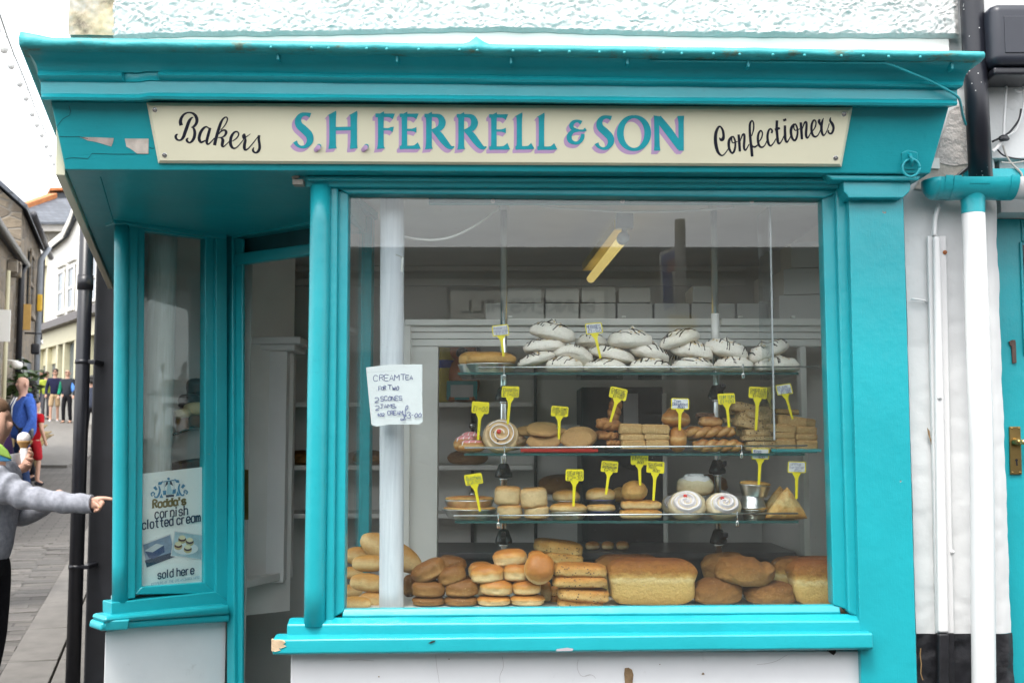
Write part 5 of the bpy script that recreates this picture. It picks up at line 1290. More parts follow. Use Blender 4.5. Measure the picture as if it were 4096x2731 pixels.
# ---- scones
for bb, Y, tl, lab in [((720, 455, 1017, 672), 3.965, 2, 'plain scone at upper left of the four'), ((1005, 475, 1312, 706), 3.96, -5, 'plain scone at upper right, tilted'), ((752, 662, 1032, 855), 3.96, 0, 'plain scone at lower left of the four'), ((1055, 672, 1332, 855), 3.96, 0, 'plain scone at lower right of the four'), ((1030, 470, 1285, 560), 4.10, 0, 'plain scone hidden behind upper right one')]:
    food('scone', lab, 'plain scones on bottom shelf', 's5', bb, Y, m_scone, tl, .95, SH[2] + .001 if bb[3] > 850 else None, q=2.2, pz=5.0, flat=.9, amp=.05, freq=1.8)
# ---- sausage rolls and meat patty
def sroll(x, y, z):
    return x, y, z + .06 * math.sin(x * 26) * (z > .6)
for bb, Y, lab in [((-60, 715, 406, 850), 3.955, 'sausage roll with ribbed top, lower one on shelf'), ((-50, 615, 404, 722), 3.965, 'sausage roll lying on top of another')]:
    food('sausage_roll', lab, 'sausage rolls', 's6', bb, Y, m_puff, 0, .45, SH[2] + .001 if bb[3] > 840 else None, cat='sausage roll', q=7, pz=3.6, flat=.95, amp=.03, freq=2, nu=70, nv=18, fn=sroll)
food('meat_patty', 'round golden meat patty on top of sausage rolls', None, 's6', (-40, 395, 250, 628), 3.97, m_pastry, 0, .95, cat='patty', q=2.2, pz=2.2, flat=.85, amp=.07, freq=2.4)
food('meat_patty', 'second meat patty in shade behind the front one', None, 's6', (-160, 470, 60, 640), 4.08, m_pastry, 0, .95, cat='patty', q=2.2, pz=2.2, flat=.85, amp=.07, freq=2.4)
# ---- swirls: danish and iced buns, facing the street
def swirl(turns, a):
    def fn(x, y, z):
        r = math.hypot(x, y); th = math.atan2(y, x)
        if z > .45: z += a * math.sin(2 * math.pi * (r * turns - th / (2 * math.pi))) * (z - .45) / .55 * (1 if r < .93 else .3)
        return x, y, z
    return fn
m_danish = bake('danish_pastry', [(.0, (.50, .28, .09)), (.5, (.66, .46, .22)), (.75, (.70, .54, .34)), (.95, (.60, .38, .17))], mixn=.3, bump=.4, rough=.3)
m_bun = bake('pale_bun', [(.0, (.50, .30, .11)), (.35, (.66, .54, .34)), (.95, (.70, .60, .42))], mixn=.25, bump=.4)
def bun(name, label, group, r, bb, Y, pitch, mat, iced=True, yaw=0, cat='bun', base=None):
    c, w, h = dims(r, bb, Y); th_ = w * .52
    if base is not None: c.z = max(c.z, base + h * .5)
    SEED[0] += 1
    v, f = blob(w, h, th_, q=2.1, pz=2.6, flat=.8, amp=.05, freq=1.8, seed=SEED[0], nu=64, nv=40, fn=swirl(3.0, .09 if not iced else .03))
    o = lobj(name, lmesh(name, v, f, mat), None, c, (math.radians(pitch), 0, math.radians(yaw)))
    tag(o, label, cat, group); o['_w'] = w; o['_h'] = th_
    bt = bvh(o)
    if iced:
        R, A = 22, 60; vs_, fs = [], []
        for i in range(R + 1):
            for k in range(A):
                a = 2 * math.pi * k / A; rr = i / R * (.82 + .06 * noise.noise(Vector((math.cos(a) * 1.7, math.sin(a) * 1.7, SEED[0]))))
                x, y = rr * w / 2 * math.cos(a), rr * h / 2 * math.sin(a)
                hit = bt.ray_cast(Vector((x, y, th_)), Vector((0, 0, -1)))[0]
                z = hit.z if hit else 0
                e = min(1, (1 - i / R) * 5)
                z += .0035 * e + .0045 * e * math.sin(2 * math.pi * (i / R * 2.6 - a / (2 * math.pi))) - (.003 if e < .1 else 0)
                vs_.append((x, y, z))
        fs = [(i * A + k, i * A + (k + 1) % A, (i + 1) * A + (k + 1) % A, (i + 1) * A + k) for i in range(R) for k in range(A)]
        lobj('icing', lmesh('icing', vs_, fs, m_ice), o)
    return o, w, h, th_
def cherry(o, th_, x, y, r=.007):
    v, f = blob(r * 2, r * 2, r * 1.4, amp=.06, seed=3, nu=14, nv=8)
    lobj('cherry', lmesh('cherry', v, f, m_cherry), o, (x, y, th_ / 2 + .003))
o, w, h, t_ = bun('danish_swirl', 'round danish pastry swirl with red cherry propped upright', 'danish pastries', 's3', (395, 1112, 770, 1470), 3.93, 72, m_danish, False, 0, 'danish')
cherry(o, t_, -.006, .006, .0085)
rn = [(.0, .0)]
drape(o, [[(r_ * math.cos(a), r_ * math.sin(a)) for r_, a in [((.18 + .64 * k / 60), 2 * math.pi * 2.4 * k / 60) for k in range(61)]]], .0022, m_icewhite, 'icing_line')
for x, y in ((-.35, .1), (-.22, .12), (-.05, .25), (-.15, -.45)):
    v, f = blob(.009, .007, .005, amp=.1, seed=2, nu=10, nv=6)
    lobj('currant', lmesh('currant', v, f, m_choc), o, (x * w / 2, y * h / 2, t_ / 2 * .8))
bun('danish_swirl', 'danish pastry behind the propped one, mostly hidden', 'danish pastries', 's3', (520, 1240, 850, 1440), 4.06, 40, m_danish, False, 0, 'danish')
for bb, Y, pt_, yw, lab, ch in [((480, 500, 908, 842), 3.955, 62, -12, 'large white iced bun with cherry, left front', (-.004, .018)), ((893, 525, 1306, 838), 3.955, 62, 6, 'white iced bun with cherry, right front', (-.01, .014)), ((575, 350, 997, 562), 4.02, 16, 0, 'iced bun lying on top of the others', None), ((408, 540, 640, 790), 4.08, 50, -20, 'iced bun in shade at left behind', None), ((960, 500, 1210, 700), 4.1, 40, 0, 'iced bun mostly hidden behind right front one', None)]:
    o, w, h, t_ = bun('iced_bun', lab, 'white iced buns on bottom shelf', 's6', bb, Y, pt_, m_bun, True, yw)
    if ch: cherry(o, t_, *ch)
# ---- iced finger doughnuts
for bb, Y, lab in [((140, 1335, 422, 1472), 3.94, 'pink iced finger doughnut at front left of middle shelf'), ((90, 1290, 345, 1440), 3.99, 'pink iced finger doughnut with white stripes behind the front one'), ((145, 1250, 392, 1400), 4.08, 'pink iced finger doughnut at the back')]:
    o = food('iced_doughnut', lab, 'pink iced doughnuts', 's3', bb, Y, m_dough, 0, .6, SH[1] + .001, cat='doughnut', q=2.8, pz=2.3, flat=.85, amp=.04)
    w, h = o['_w'], o['_h']; bt = bvh(o); vs_ = []; N = 18
    for i in range(N + 1):
        for k in range(28):
            a = 2 * math.pi * k / 28; rr = i / N * (.86 + .06 * math.sin(5 * a))
            x, y = rr * w / 2 * math.cos(a), rr * w * .3 * math.sin(a); hit = bt.ray_cast(Vector((x, y, h)), Vector((0, 0, -1)))[0]
            vs_.append((x, y, (hit.z if hit else 0) + (.0025 if i < N else -.002)))
    lobj('icing', lmesh('icing', vs_, [(i * 28 + k, i * 28 + (k + 1) % 28, (i + 1) * 28 + (k + 1) % 28, (i + 1) * 28 + k) for i in range(N) for k in range(28)], m_pink), o)
    drape(o, [[(x0 + .25 * t, t) for t in [-.8 + .16 * j for j in range(11)]] for x0 in (-.5, 0, .45)], .0022, m_icewhite, 'icing_stripe')
# ---- cookies
kwc = dict(q=2.1, pz=2.8, flat=.8, amp=.04, freq=2)
for bb, Y, tl, pt_, lab in [((845, 1172, 1190, 1298), 3.97, 4, 18, 'chocolate chip cookie on top of left pile'), ((850, 1270, 1212, 1420), 3.95, 0, 35, 'chocolate chip cookie below it, front of left pile'), ((1205, 1230, 1548, 1415), 3.945, 0, 50, 'chocolate chip cookie propped up, front right'), ((1240, 1190, 1590, 1400), 4.0, 0, 50, 'chocolate chip cookie behind propped one'), ((745, 1185, 1000, 1285), 4.06, 0, 20, 'chocolate chip cookie at back left'), ((870, 1145, 1170, 1225), 4.08, 0, 15, 'chocolate chip cookie at back, highest'), ((1100, 1200, 1280, 1300), 4.05, 0, 20, 'chocolate chip cookie in gap behind the tag')]:
    c, w, h = dims('s3', bb, Y)
    SEED[0] += 1; v, f = blob(w, w * .85, .024 if pt_ > 15 else h * .7, seed=SEED[0], **kwc)
    if h > .04 and pt_ > 30: v, f = blob(w, h * 1.15, .022, seed=SEED[0], **kwc)
    o = lobj('cookie', lmesh('cookie', v, f, m_cookie), None, c, (math.radians(pt_ if pt_ < 30 else 62), math.radians(tl), 0)); tag(o, lab, 'cookie', 'chocolate chip cookies')
# ---- bars: flapjacks and others
kwx = dict(q=9, pz=7, flat=1.0, amp=.06, freq=3.0, nu=56, nv=22)
def bars(name, r, mat, group, rows, cat='flapjack'):
    for bb, Y, tl, lab in rows:
        base = SH[1] + .006 if (bb[3] >= 1378 and not tl) else None
        food(name, lab, group, r, bb, Y, mat, tl, .8, base, cat=cat, **kwx)
bars('flapjack', 's3', m_flap, 'oat flapjacks, left stack', [((1815, 1160, 2062, 1275), 3.95, 2, 'oat flapjack, top left of left stack'), ((1825, 1268, 2092, 1342), 3.95, 0, 'oat flapjack, middle left of left stack'), ((1838, 1332, 2100, 1400), 3.945, 0, 'oat flapjack, bottom left of left stack')])
bars('flapjack', 's4', m_flap, 'oat flapjacks, left stack', [((35, 1168, 326, 1272), 3.94, 1, 'oat flapjack, top right of left stack'), ((58, 1262, 326, 1332), 3.94, 0, 'oat flapjack, middle right of left stack'), ((75, 1325, 322, 1398), 3.935, 0, 'oat flapjack, bottom right of left stack')])
bars('flapjack', 's4', m_choflap, 'chocolate chip flapjacks', [((1120, 1338, 1428, 1396), 3.94, 0, 'chocolate flapjack at bottom of front pile'), ((1088, 1288, 1412, 1340), 3.94, 0, 'chocolate flapjack second from bottom, front pile'), ((1108, 1220, 1368, 1292), 3.945, 0, 'chocolate flapjack third from bottom, under tag'), ((1010, 1108, 1320, 1232), 3.98, 13, 'chocolate flapjack sloping, lowest of slanted ones'), ((1030, 1055, 1342, 1192), 3.99, 14, 'chocolate flapjack sloping, second slanted one'), ((1112, 1022, 1382, 1138), 3.98, 14, 'chocolate flapjack sloping, third slanted one'), ((975, 948, 1384, 1078), 4.02, 11, 'chocolate flapjack on top of the slanted pile'), ((965, 1000, 1130, 1070), 4.06, 0, 'chocolate flapjack at back left of slanted pile'), ((890, 1098, 1010, 1150), 4.06, 0, 'chocolate flapjack end at back behind yum yums'), ((1030, 1185, 1120, 1290), 4.02, 0, 'chocolate flapjack in shade left of front pile')])
bars('flapjack', 's4', m_flap, 'plain flapjacks, right stack', [((1418, 1316, 1642, 1396), 3.95, 0, 'plain flapjack, bottom left of right stack'), ((1410, 1250, 1632, 1320), 3.955, 0, 'plain flapjack, middle left of right stack'), ((1318, 1168, 1640, 1256), 3.97, 4, 'plain flapjack, third layer left of right stack'), ((1644, 1328, 1868, 1396), 3.945, 0, 'plain flapjack, bottom right of right stack'), ((1636, 1268, 1862, 1332), 3.95, 0, 'plain flapjack, middle right of right stack'), ((1640, 1190, 1858, 1272), 3.96, 3, 'plain flapjack, third layer right of right stack'), ((1448, 1078, 1755, 1208), 3.985, 9, 'plain flapjack, broad top piece of right stack'), ((1430, 1008, 1672, 1066), 4.05, 3, 'plain flapjack lying highest on right stack'), ((1690, 1105, 1850, 1200), 4.06, 8, 'plain flapjack at back right of right stack')])
# ---- trays under them
def tray(lab, r, bb, mat):
    a, b = PR(r, bb[0], bb[1], 3.90), PR(r, bb[2], bb[3], 3.90)
    z = SH[1] + .0005; t = thing('display_tray', ((a.x + b.x) / 2, 4.0, z), lab, 'tray', 'plastic display trays')
    x0, x1, y0, y1 = a.x, b.x, 3.895, 4.16
    box('tray_floor', x0 + .012, x1 - .012, y0 + .012, y1 - .012, z, z + .003, mat, t, 0)
    for nm, q in (('tray_rim', [(x0, y0), (x1, y0), (x1 - .012, y0 + .012), (x0 + .012, y0 + .012)]), ('tray_rim', [(x0 + .012, y1 - .012), (x1 - .012, y1 - .012), (x1, y1), (x0, y1)])):
        slab(nm, q, z + .0031, z + .014, mat, t, .001)
tray('turquoise plastic tray under plain flapjacks', 's4', (1395, 1385, 1920, 1425), simple('teal_tray', (.06, .36, .38), .3))
tray('red edged tray under chocolate chip cookies', 's3', (790, 1405, 1600, 1450), simple('red_tray', (.45, .03, .02), .3))
tray('black tray under the left flapjack stack', 's4', (-310, 1405, 360, 1440), simple('black_tray', (.015, .015, .017), .3))
# ---- doughnuts
food('jam_doughnut', 'round jam doughnut lying on top behind its tag', 'jam doughnuts', 's4', (250, 1020, 552, 1206), 3.98, m_dough, 4, .95, cat='doughnut', q=2.1, pz=2.2, flat=.9, amp=.03)
food('jam_doughnut', 'jam doughnut standing on edge in front', 'jam doughnuts', 's4', (318, 1192, 515, 1460), 3.94, m_dough, 0, 1.2, cat='doughnut', q=2.2, pz=2.3, flat=1.0, amp=.03)
food('jam_doughnut', 'jam doughnut at back, only its top showing', 'jam doughnuts', 's4', (295, 985, 480, 1100), 4.1, m_dough, 0, .95, cat='doughnut', q=2.1, pz=2.2, flat=.9, amp=.03)
# ---- yum yums: two strands twisted together
def twist(lab, r, bb, Y, mat, turns=2.2, tilt=0, name='yum_yum', group='glazed yum yums', cat='pastry', base=None):
    c, w, h = dims(r, bb, Y)
    if base is not None: c.z = base + h / 2
    geo = []; R_ = h * .30
    for s in (0, math.pi):
        pts, rad = [], []
        for k in range(41):
            t = k / 40; a = s + turns * 2 * math.pi * t
            en = min(1, 6 * min(t, 1 - t) + .25)
            pts.append((w * (t - .5) * .93, math.sin(a) * R_ * .55 * en, math.cos(a) * R_ * .55 * en)); rad.append(R_ * (.78 + .25 * en) * (1 + .1 * noise.noise(Vector((t * 9, s, c.x)))))
        geo.append(tube_geo(pts, rad, 12))
    v, f = join_geo(geo)
    o = lobj(name, lmesh(name, v, f, mat), None, c, (0, math.radians(tilt), 0)); tag(o, lab, cat, group); return o
twist('glazed yum yum twist lying across, upper one', 's4', (475, 1180, 1032, 1320), 3.97, m_yum, 2.2, -2)
twist('glazed yum yum twist at front behind the rail', 's4', (565, 1308, 1118, 1455), 3.945, m_yum, 2.4, 0, base=SH[1] + .001)
food('chocolate_yum_yum', 'yum yum with chocolate crumb top behind the others', 'glazed yum yums', 's4', (635, 1085, 888, 1202), 4.0, m_yum, 2, .6, cat='pastry', q=3, pz=2.6, flat=.9, amp=.05)
food('chocolate_yum_yum', 'dark chocolate-topped yum yum at the back', 'glazed yum yums', 's4', (605, 1042, 832, 1130), 4.05, simple('choc_crumb', (.13, .07, .045), .7, .5, 60, 1.0, 60, .006), 5, .6, cat='pastry', q=3, pz=2.6, flat=.9, amp=.09, freq=4)
food('yum_yum', 'yum yum end in shade at left of the pile', 'glazed yum yums', 's4', (500, 1185, 640, 1340), 4.06, m_yum, 0, .9, cat='pastry', q=2.4, pz=2.4, flat=.9, amp=.06)
# ---- cheese straws
for bb, Y, tl, lab in [((1588, 1095, 1822, 1242), 3.96, 6, 'cheese straw lying on top of the crossed pile'), ((1608, 1240, 1812, 1335), 3.955, 0, 'cheese straw in middle of the crossed pile'), ((1690, 1325, 1832, 1405), 3.95, 0, 'cheese straw at bottom of the pile')]:
    twist(lab, 's3', bb, Y, m_straw, 1.5, tl, 'cheese_straw', 'cheese straws', 'pastry')
o = twist('cheese straw standing upright at the back', 's3', (1650, 930, 1900, 1085), 4.03, m_straw, 1.5, -80, 'cheese_straw', 'cheese straws', 'pastry')
o = twist('cheese straw in shadow at left of the pile', 's3', (1570, 1225, 1680, 1330), 4.05, m_straw, 1.2, 0, 'cheese_straw', 'cheese straws', 'pastry')
# ---- apple turnovers
def turnover(lab, r, tri, Y, th_):
    a, b, c = [PR(r, x, y, Y) for x, y in tri]; N = 22; vs_, idx, fs = [], {}, []
    cen = (a + b + c) / 3
    for side in (-1, 1):
        for i in range(N + 1):
            for j in range(N + 1 - i):
                u, v_, w = i / N, j / N, 1 - i / N - j / N
                p = a * u + b * v_ + c * w
                m = max(0.0, min(u, v_, w) * 3)
                # rounded corners
                p = p.lerp(cen, .10 * max(0, max(u, v_, w) - .72) / .28)
                nz = noise.noise(p * 30) * .004 + noise.noise(p * 80) * .0015
                t = th_ * (.32 + .68 * min(1, m * 1.6) ** .6) + nz * (1 if m > 0 else .5)
                idx[(side, i, j)] = len(vs_); vs_.append(Vector((p.x, p.y + side * t, p.z + noise.noise(p * 25) * .002)))
        for i in range(N):
            for j in range(N - i):
                t3 = [idx[(side, i, j)], idx[(side, i + 1, j)], idx[(side, i, j + 1)]]
                fs.append(t3 if side < 0 else t3[::-1])
                if i + j < N - 1:
                    t3 = [idx[(side, i + 1, j)], idx[(side, i + 1, j + 1)], idx[(side, i, j + 1)]]
                    fs.append(t3 if side < 0 else t3[::-1])
    ed = [(i, 0) for i in range(N + 1)] + [(N - j, j) for j in range(1, N + 1)] + [(0, N - j) for j in range(1, N)]
    for k in range(len(ed)):
        p, q = ed[k], ed[(k + 1) % len(ed)]
        fs.append((idx[(-1, *p)], idx[(-1, *q)], idx[(1, *q)], idx[(1, *p)]))
    o = wobj('apple_turnover', vs_, fs, m_turn, None, True); recalc(o); tag(o, lab, 'turnover', 'apple turnovers'); return o
m_turn = bake('turnover_pastry', [(.0, (.52, .26, .06)), (.35, (.64, .42, .14)), (.6, (.72, .56, .26)), (.95, (.56, .30, .08))], mixn=.75, bump=.9, rough=.4, nsc=5)
turnover('apple turnover triangle standing at right end of bottom shelf', 's6', [(1815, 445), (2065, 830), (1545, 830)], 3.94, .020)
turnover('apple turnover triangle behind the front one', 's6', [(1735, 430), (1990, 815), (1470, 815)], 4.00, .018)
# ---- loaves on the wall shelves
for k, (x, w_) in enumerate(((-1.30, .20), (-1.02, .22), (-.72, .22), (-.47, .20), (-.22, .2))):
    z = SHZ[1]; v, f = blob(w_, .12, .075, q=2.6, pz=2.3, flat=.8, amp=.04, seed=40 + k)
    o = lobj('shelf_loaf', lmesh('shelf_loaf', v, f, m_brownloaf), None, (x, 5.64, z + .036)); tag(o, 'dim brown loaf on middle wall shelf, %s from the left' % ('first', 'second', 'third', 'fourth', 'fifth')[k], 'loaf', 'loaves on wall shelves')
for k, x in enumerate((-1.22, -.92, -.55)):
    z = SHZ[2]; v, f = blob(.18, .12, .07, q=2.6, pz=2.3, flat=.8, amp=.04, seed=50 + k)
    o = lobj('shelf_loaf', lmesh('shelf_loaf', v, f, m_brownloaf), None, (x, 5.64, z + .034)); tag(o, 'dim brown loaf on lowest wall shelf, %s from the left' % ('first', 'second', 'third')[k], 'loaf', 'loaves on wall shelves')
# ---- buns and tags on the counter, deep in shade
for k, (xa, xb) in enumerate(((1740, 1900), (1920, 2060), (2085, 2230))):
    c, w, h = dims('s5', (xa, 372, xb, 470), 5.0); v, f = blob(w, w * .9, h, q=2.3, pz=2.5, flat=.8, amp=.05, seed=70 + k)
    o = lobj('counter_bun', lmesh('counter_bun', v, f, m_bap), None, (c.x, 5.02, 1.051 + h * .48)); tag(o, 'dim round bun on the counter behind the pies, %s' % ('left one', 'middle one', 'right one')[k], 'bun', 'buns on the counter')
for k, xa in enumerate((.25, .62, .95)):
    v, f = blob(.24, .14, .10, q=2.6, pz=2.4, flat=.85, amp=.05, seed=80 + k); o = lobj('shelf_loaf', lmesh('shelf_loaf', v, f, m_brownloaf), None, (xa, 5.66, P(2048, 1980, 5.55).z + .048)); tag(o, 'dim loaf on right hand wall shelf, %s from the left' % ('first', 'second', 'third')[k], 'loaf', 'loaves on wall shelves')
# ---- charity boxes on the top wall shelf
mo = simple('orange_plastic', (.42, .13, .03), .4, .1); my = simple('yellow_plastic', (.45, .36, .04), .4, .1)
cx = PR('u1', 505, 480, 5.6).x
dg = thing('collection_box', (cx, 5.62, SHZ[0]), 'orange seated dog shaped charity collection box on wall shelf', 'collection box')
v, f = blob(.17, .13, .22, q=2.4, pz=2.6, flat=.9, amp=.02); lobj('body', lmesh('body', v, f, mo), dg, (0, 0, .112))
v, f = blob(.14, .12, .12, amp=.02); lobj('head', lmesh('head', v, f, mo), dg, (0, -.01, .27))
v, f = blob(.06, .06, .05, amp=.02); lobj('muzzle', lmesh('muzzle', v, f, m_choc), dg, (0, -.07, .245))
for s in (-1, 1):
    v, f = blob(.035, .03, .09, amp=.02); lobj('ear', lmesh('ear', v, f, m_choc), dg, (s * .068, -.01, .275))
    v, f = blob(.05, .07, .04, amp=.02); lobj('paw', lmesh('paw', v, f, mo), dg, (s * .05, -.055, .022))
lb = box('label_panel', cx - .075, cx + .075, 5.535, 5.548, SHZ[0] + .012, SHZ[0] + .105, simple('teal_label', (.05, .28, .28), .5), dg, .002)
box('label_card', cx - .055, cx + .055, 5.532, 5.5345, SHZ[0] + .025, SHZ[0] + .085, simple('white_label', (.5, .5, .5), .5), dg, 0)
cy = PR('u1', 370, 480, 5.6).x
yc = thing('collection_can', (cy, 5.62, SHZ[0]), 'yellow collection can with blue label on wall shelf', 'collection box')
v, f = lathe_geo([(.001, 0), (.05, 0), (.055, .01), (.055, .30), (.05, .31), (.001, .31)], 24); lobj('can', lmesh('can', v, f, my), yc)
v, f = lathe_geo([(.0556, .17), (.0556, .21)], 24); lobj('can_label', lmesh('can_label', v, f, simple('blue_label', (.05, .08, .35), .5)), yc)
# ---- goods behind the side window
gs = thing('side_glass_shelf', PR('u3', 300, 1080, 4.95), 'small glass shelf behind splayed side window', 'shelf')
A_, B_ = PR('u3', 100, 1095, 4.80), PR('u3', 500, 940, 4.98)
hexa('glass_shelf', [A_, B_, B_ + Vector((-.16, .18, 0)), A_ + Vector((-.16, .18, 0))], [p + Vector((0, 0, .01)) for p in (A_, B_, B_ + Vector((-.16, .18, 0)), A_ + Vector((-.16, .18, 0)))], m_shelfglass, gs, 0)
tube('shelf_front_edge', [A_ + Vector((0, -.003, .005)), B_ + Vector((0, -.003, .005))], .006, m_shelfedge, gs, 6)
m_case = simple('paper_case', (.22, .12, .06), .7, .2, 20); m_cream2 = simple('buttercream', (.74, .66, .36), .5, .08, 12, .5, 30, .006)
for nm, bb, mt, lab, Y in (('muffin', (130, 850, 300, 1045), m_case, 'muffin in brown paper case at left behind side window', 4.88), ('muffin', (250, 820, 480, 1000), m_case, 'muffin in brown paper case at right behind side window', 4.93), ('cream_cake', (120, 765, 310, 880), m_cream2, 'pale buttercream topping cake, left, behind side window', 4.87), ('cream_cake', (230, 690, 480, 850), m_cream2, 'pale buttercream topping cake, right, behind side window', 4.92), ('chocolate_muffin', (155, 585, 425, 765), m_choc, 'dark chocolate muffin, lower one, behind side window', 4.95), ('chocolate_muffin', (250, 400, 480, 620), m_choc, 'dark chocolate muffin on top behind side window', 4.97)):
    food(nm, lab, 'cakes behind the side window', 'u3', bb, Y, mt, -6, .9, cat='cake', q=2.2, pz=3, flat=.9, amp=.08, freq=2.5)
food('chocolate_slab', 'dark cake slab above the poster behind side window', None, 'u3', (110, 1370, 500, 1540), 4.9, simple('dark_cake', (.06, .03, .02), .7, .3, 30, .6, 40, .005), -8, .8, cat='cake', q=6, pz=4, flat=1, amp=.04)

# ================================================================== price tags
m_tag = simple('yellow_tag', (.82, .70, .015), .35, .03)
m_paper = simple('white_label_paper', (.74, .75, .76), .6, .03)
m_inkb = simple('black_ink', (.015, .03, .03), .5, 0); m_inkblue = simple('blue_ink', (.03, .05, .22), .5, 0); m_inkfade = simple('faded_ink', (.30, .30, .42), .5, 0); m_inkgreen = simple('green_ink', (.05, .16, .12), .5, 0)
tr = random.Random(4)
def ptag(label, r, quad, base, lines, white, ink, Y=3.895):
    TL, TR, BR, BL = quad
    def q2(u, v):
        return ((TL[0] * (1 - u) + TR[0] * u) * (1 - v) + (BL[0] * (1 - u) + BR[0] * u) * v, (TL[1] * (1 - u) + TR[1] * u) * (1 - v) + (BL[1] * (1 - u) + BR[1] * u) * v)
    out = []
    for cu, cv, a0 in ((1, 0, -90), (1, 1, 0)):
        for k in range(5):
            a = math.radians(a0 + 22.5 * k); rr = .09; out.append(q2(cu - rr + rr * math.cos(a), (cv + rr * 1.5 if cv == 0 else cv - rr * 1.5) + rr * 1.5 * math.sin(a)))
    mb = q2(.5, 1.0); d = Vector((base[0] - mb[0], base[1] - mb[1])); L = d.length; d.normalize(); n = Vector((-d.y, d.x))
    sw = (math.hypot(TR[0] - TL[0], TR[1] - TL[1])) * .085
    e = lambda t, w: (mb[0] + d.x * t - n.x * w, mb[1] + d.y * t - n.y * w)
    out += [q2(.72, 1.0), e(L * .05, sw * 2.6), e(L * .14, sw * 1.5), e(L * .24, sw), e(L, sw * .75), e(L, -sw * .75), e(L * .24, -sw), e(L * .14, -sw * 1.5), e(L * .05, -sw * 2.6), q2(.28, 1.0)]
    for cu, cv, a0 in ((0, 1, 90), (0, 0, 180)):
        for k in range(5):
            a = math.radians(a0 + 22.5 * k); rr = .09; out.append(q2(cu + rr + rr * math.cos(a), (cv + rr * 1.5 if cv == 0 else cv - rr * 1.5) + rr * 1.5 * math.sin(a)))
    bp = PR(r, *base, Y)
    t = thing('price_tag', bp, label, 'price tag', 'price tags in the window')
    n_ = len(out); fr = [PR(r, x, y, Y) for x, y in out]; bk = [p + Vector((0, .0016, 0)) for p in fr]
    recalc(wobj('tag_plate', fr + bk, [list(range(n_)), list(range(2 * n_ - 1, n_ - 1, -1))] + [[i, (i + 1) % n_, n_ + (i + 1) % n_, n_ + i] for i in range(n_)], m_tag, t))
    if white:
        c = [PR(r, *q2(u, v), Y - .0006) for u, v in ((.06, .08), (.94, .08), (.94, .90), (.06, .90))]
        wobj('paper_label', c, [(0, 1, 2, 3)], m_paper, t)
    k = Ink(); mp = lambda x, y, o: PR(r, *q2(x / 100, y / 66), Y - .0012 - o)
    nl = len(lines); 
    for i, tx in enumerate(lines):
        h = min(20 if nl < 3 else 15, 30 if nl == 1 else 20)
        if nl == 1: h = 26
        W = text_width(tx, h); sc = min(1.0, 84 / W)
        y = 10 + (i + 1) * 50 / nl - (2 if nl > 1 else 8)
        wch = h / 6 * 4 * sc
        x = 8 + max(0, (84 - W * sc)) * (.15 if i < nl - 1 else .6)
        write(k, tx, mp, x, y, h, wch, 1.05, jit=.06, rnd=tr, slant=.1)
    k.build('handwriting', ink, t)
T = ptag
T('white price tag for blackberry and apple pies on top shelf', 's3', ((488, 140), (660, 118), (675, 238), (500, 252)), (612, 458), ['Blackberry &', 'apple pies', '£3-60'], 1, m_inkfade)
T('white price tag reading meringues on top shelf', 's3', ((1462, 115), (1637, 102), (1655, 212), (1478, 232)), (1625, 475), ['MERIUGES.', '£1-50'], 1, m_inkblue)
T('yellow price tag with only a price, left of middle shelf', 's3', ((282, 925), (465, 938), (455, 1060), (275, 1048)), (345, 1330), ['£1=00'], 0, m_inkb)
T('yellow price tag for the danish pastry', 's3', ((597, 768), (778, 772), (770, 888), (588, 885)), (655, 1165), ['DANISH', '£ 1=00'], 0, m_inkb)
T('yellow price tag for choc chip cookies', 's3', ((1115, 972), (1292, 985), (1285, 1090), (1105, 1080)), (1190, 1322), ['CHOC CHIP', 'COOKIES', '£1.00'], 0, m_inkb)
T('yellow slanted price tag for cheese straws', 's3', ((1735, 765), (1913, 808), (1888, 928), (1710, 880)), (1728, 1142), ['CHEESE', 'STRAWS', '£1=00'], 0, m_inkb)
T('white price tag for jam doughnuts', 's4', ((352, 893), (540, 897), (540, 1013), (350, 1012)), (440, 1228), ['Jam', 'Doughnut', '80p'], 1, m_inkblue)
T('yellow price tag for yum yums', 's4', ((835, 848), (1013, 840), (1025, 950), (845, 960)), (958, 1200), ['YUM YUM', '£1=00'], 0, m_inkgreen)
T('yellow price tag for chocolate flap jacks', 's4', ((1168, 772), (1357, 782), (1350, 905), (1160, 890)), (1238, 1228), ['CHOCOLATE', 'FLAP JACKS', '£1=00'], 0, m_inkb)
T('white price tag leaning, for plain flapjacks', 's4', ((1440, 760), (1600, 738), (1630, 845), (1465, 868)), (1622, 1112), ['PLAIN', 'FLAPJACK', '£1-00'], 1, m_inkblue)
T('white price tag for egg custards', 's6', ((1420, 35), (1620, 35), (1612, 160), (1415, 160)), (1498, 442), ['Egg', 'custard', '90p'], 1, m_inkblue)
T('white faded price tag for apple turnovers', 's6', ((1825, 180), (2028, 183), (2025, 312), (1820, 308)), (1920, 600), ['APPle', 'turnover', '85p'], 1, m_inkfade)
T('yellow price tag for meat patties, partly behind the shelf above', 's6', ((65, 85), (262, 90), (258, 222), (65, 218)), (170, 448), ['MEAT', 'PATTIES', '80p'], 0, m_inkb, 3.905)
T('yellow price tag for sausage rolls', 's6', ((248, 178), (443, 188), (437, 318), (238, 305)), (318, 618), ['SAUSAGE', 'Roll.', '80p'], 0, m_inkb)
T('yellow slanted price tag for quiches', 's5', ((378, 335), (575, 307), (597, 425), (400, 455)), (560, 740), ['Quiches', '£2.50'], 0, m_inkgreen)
T('yellow price tag for steak pies', 's5', ((1520, 268), (1720, 270), (1720, 400), (1517, 400)), (1607, 682), ['STEAK PIES', '£2=30'], 0, m_inkb)
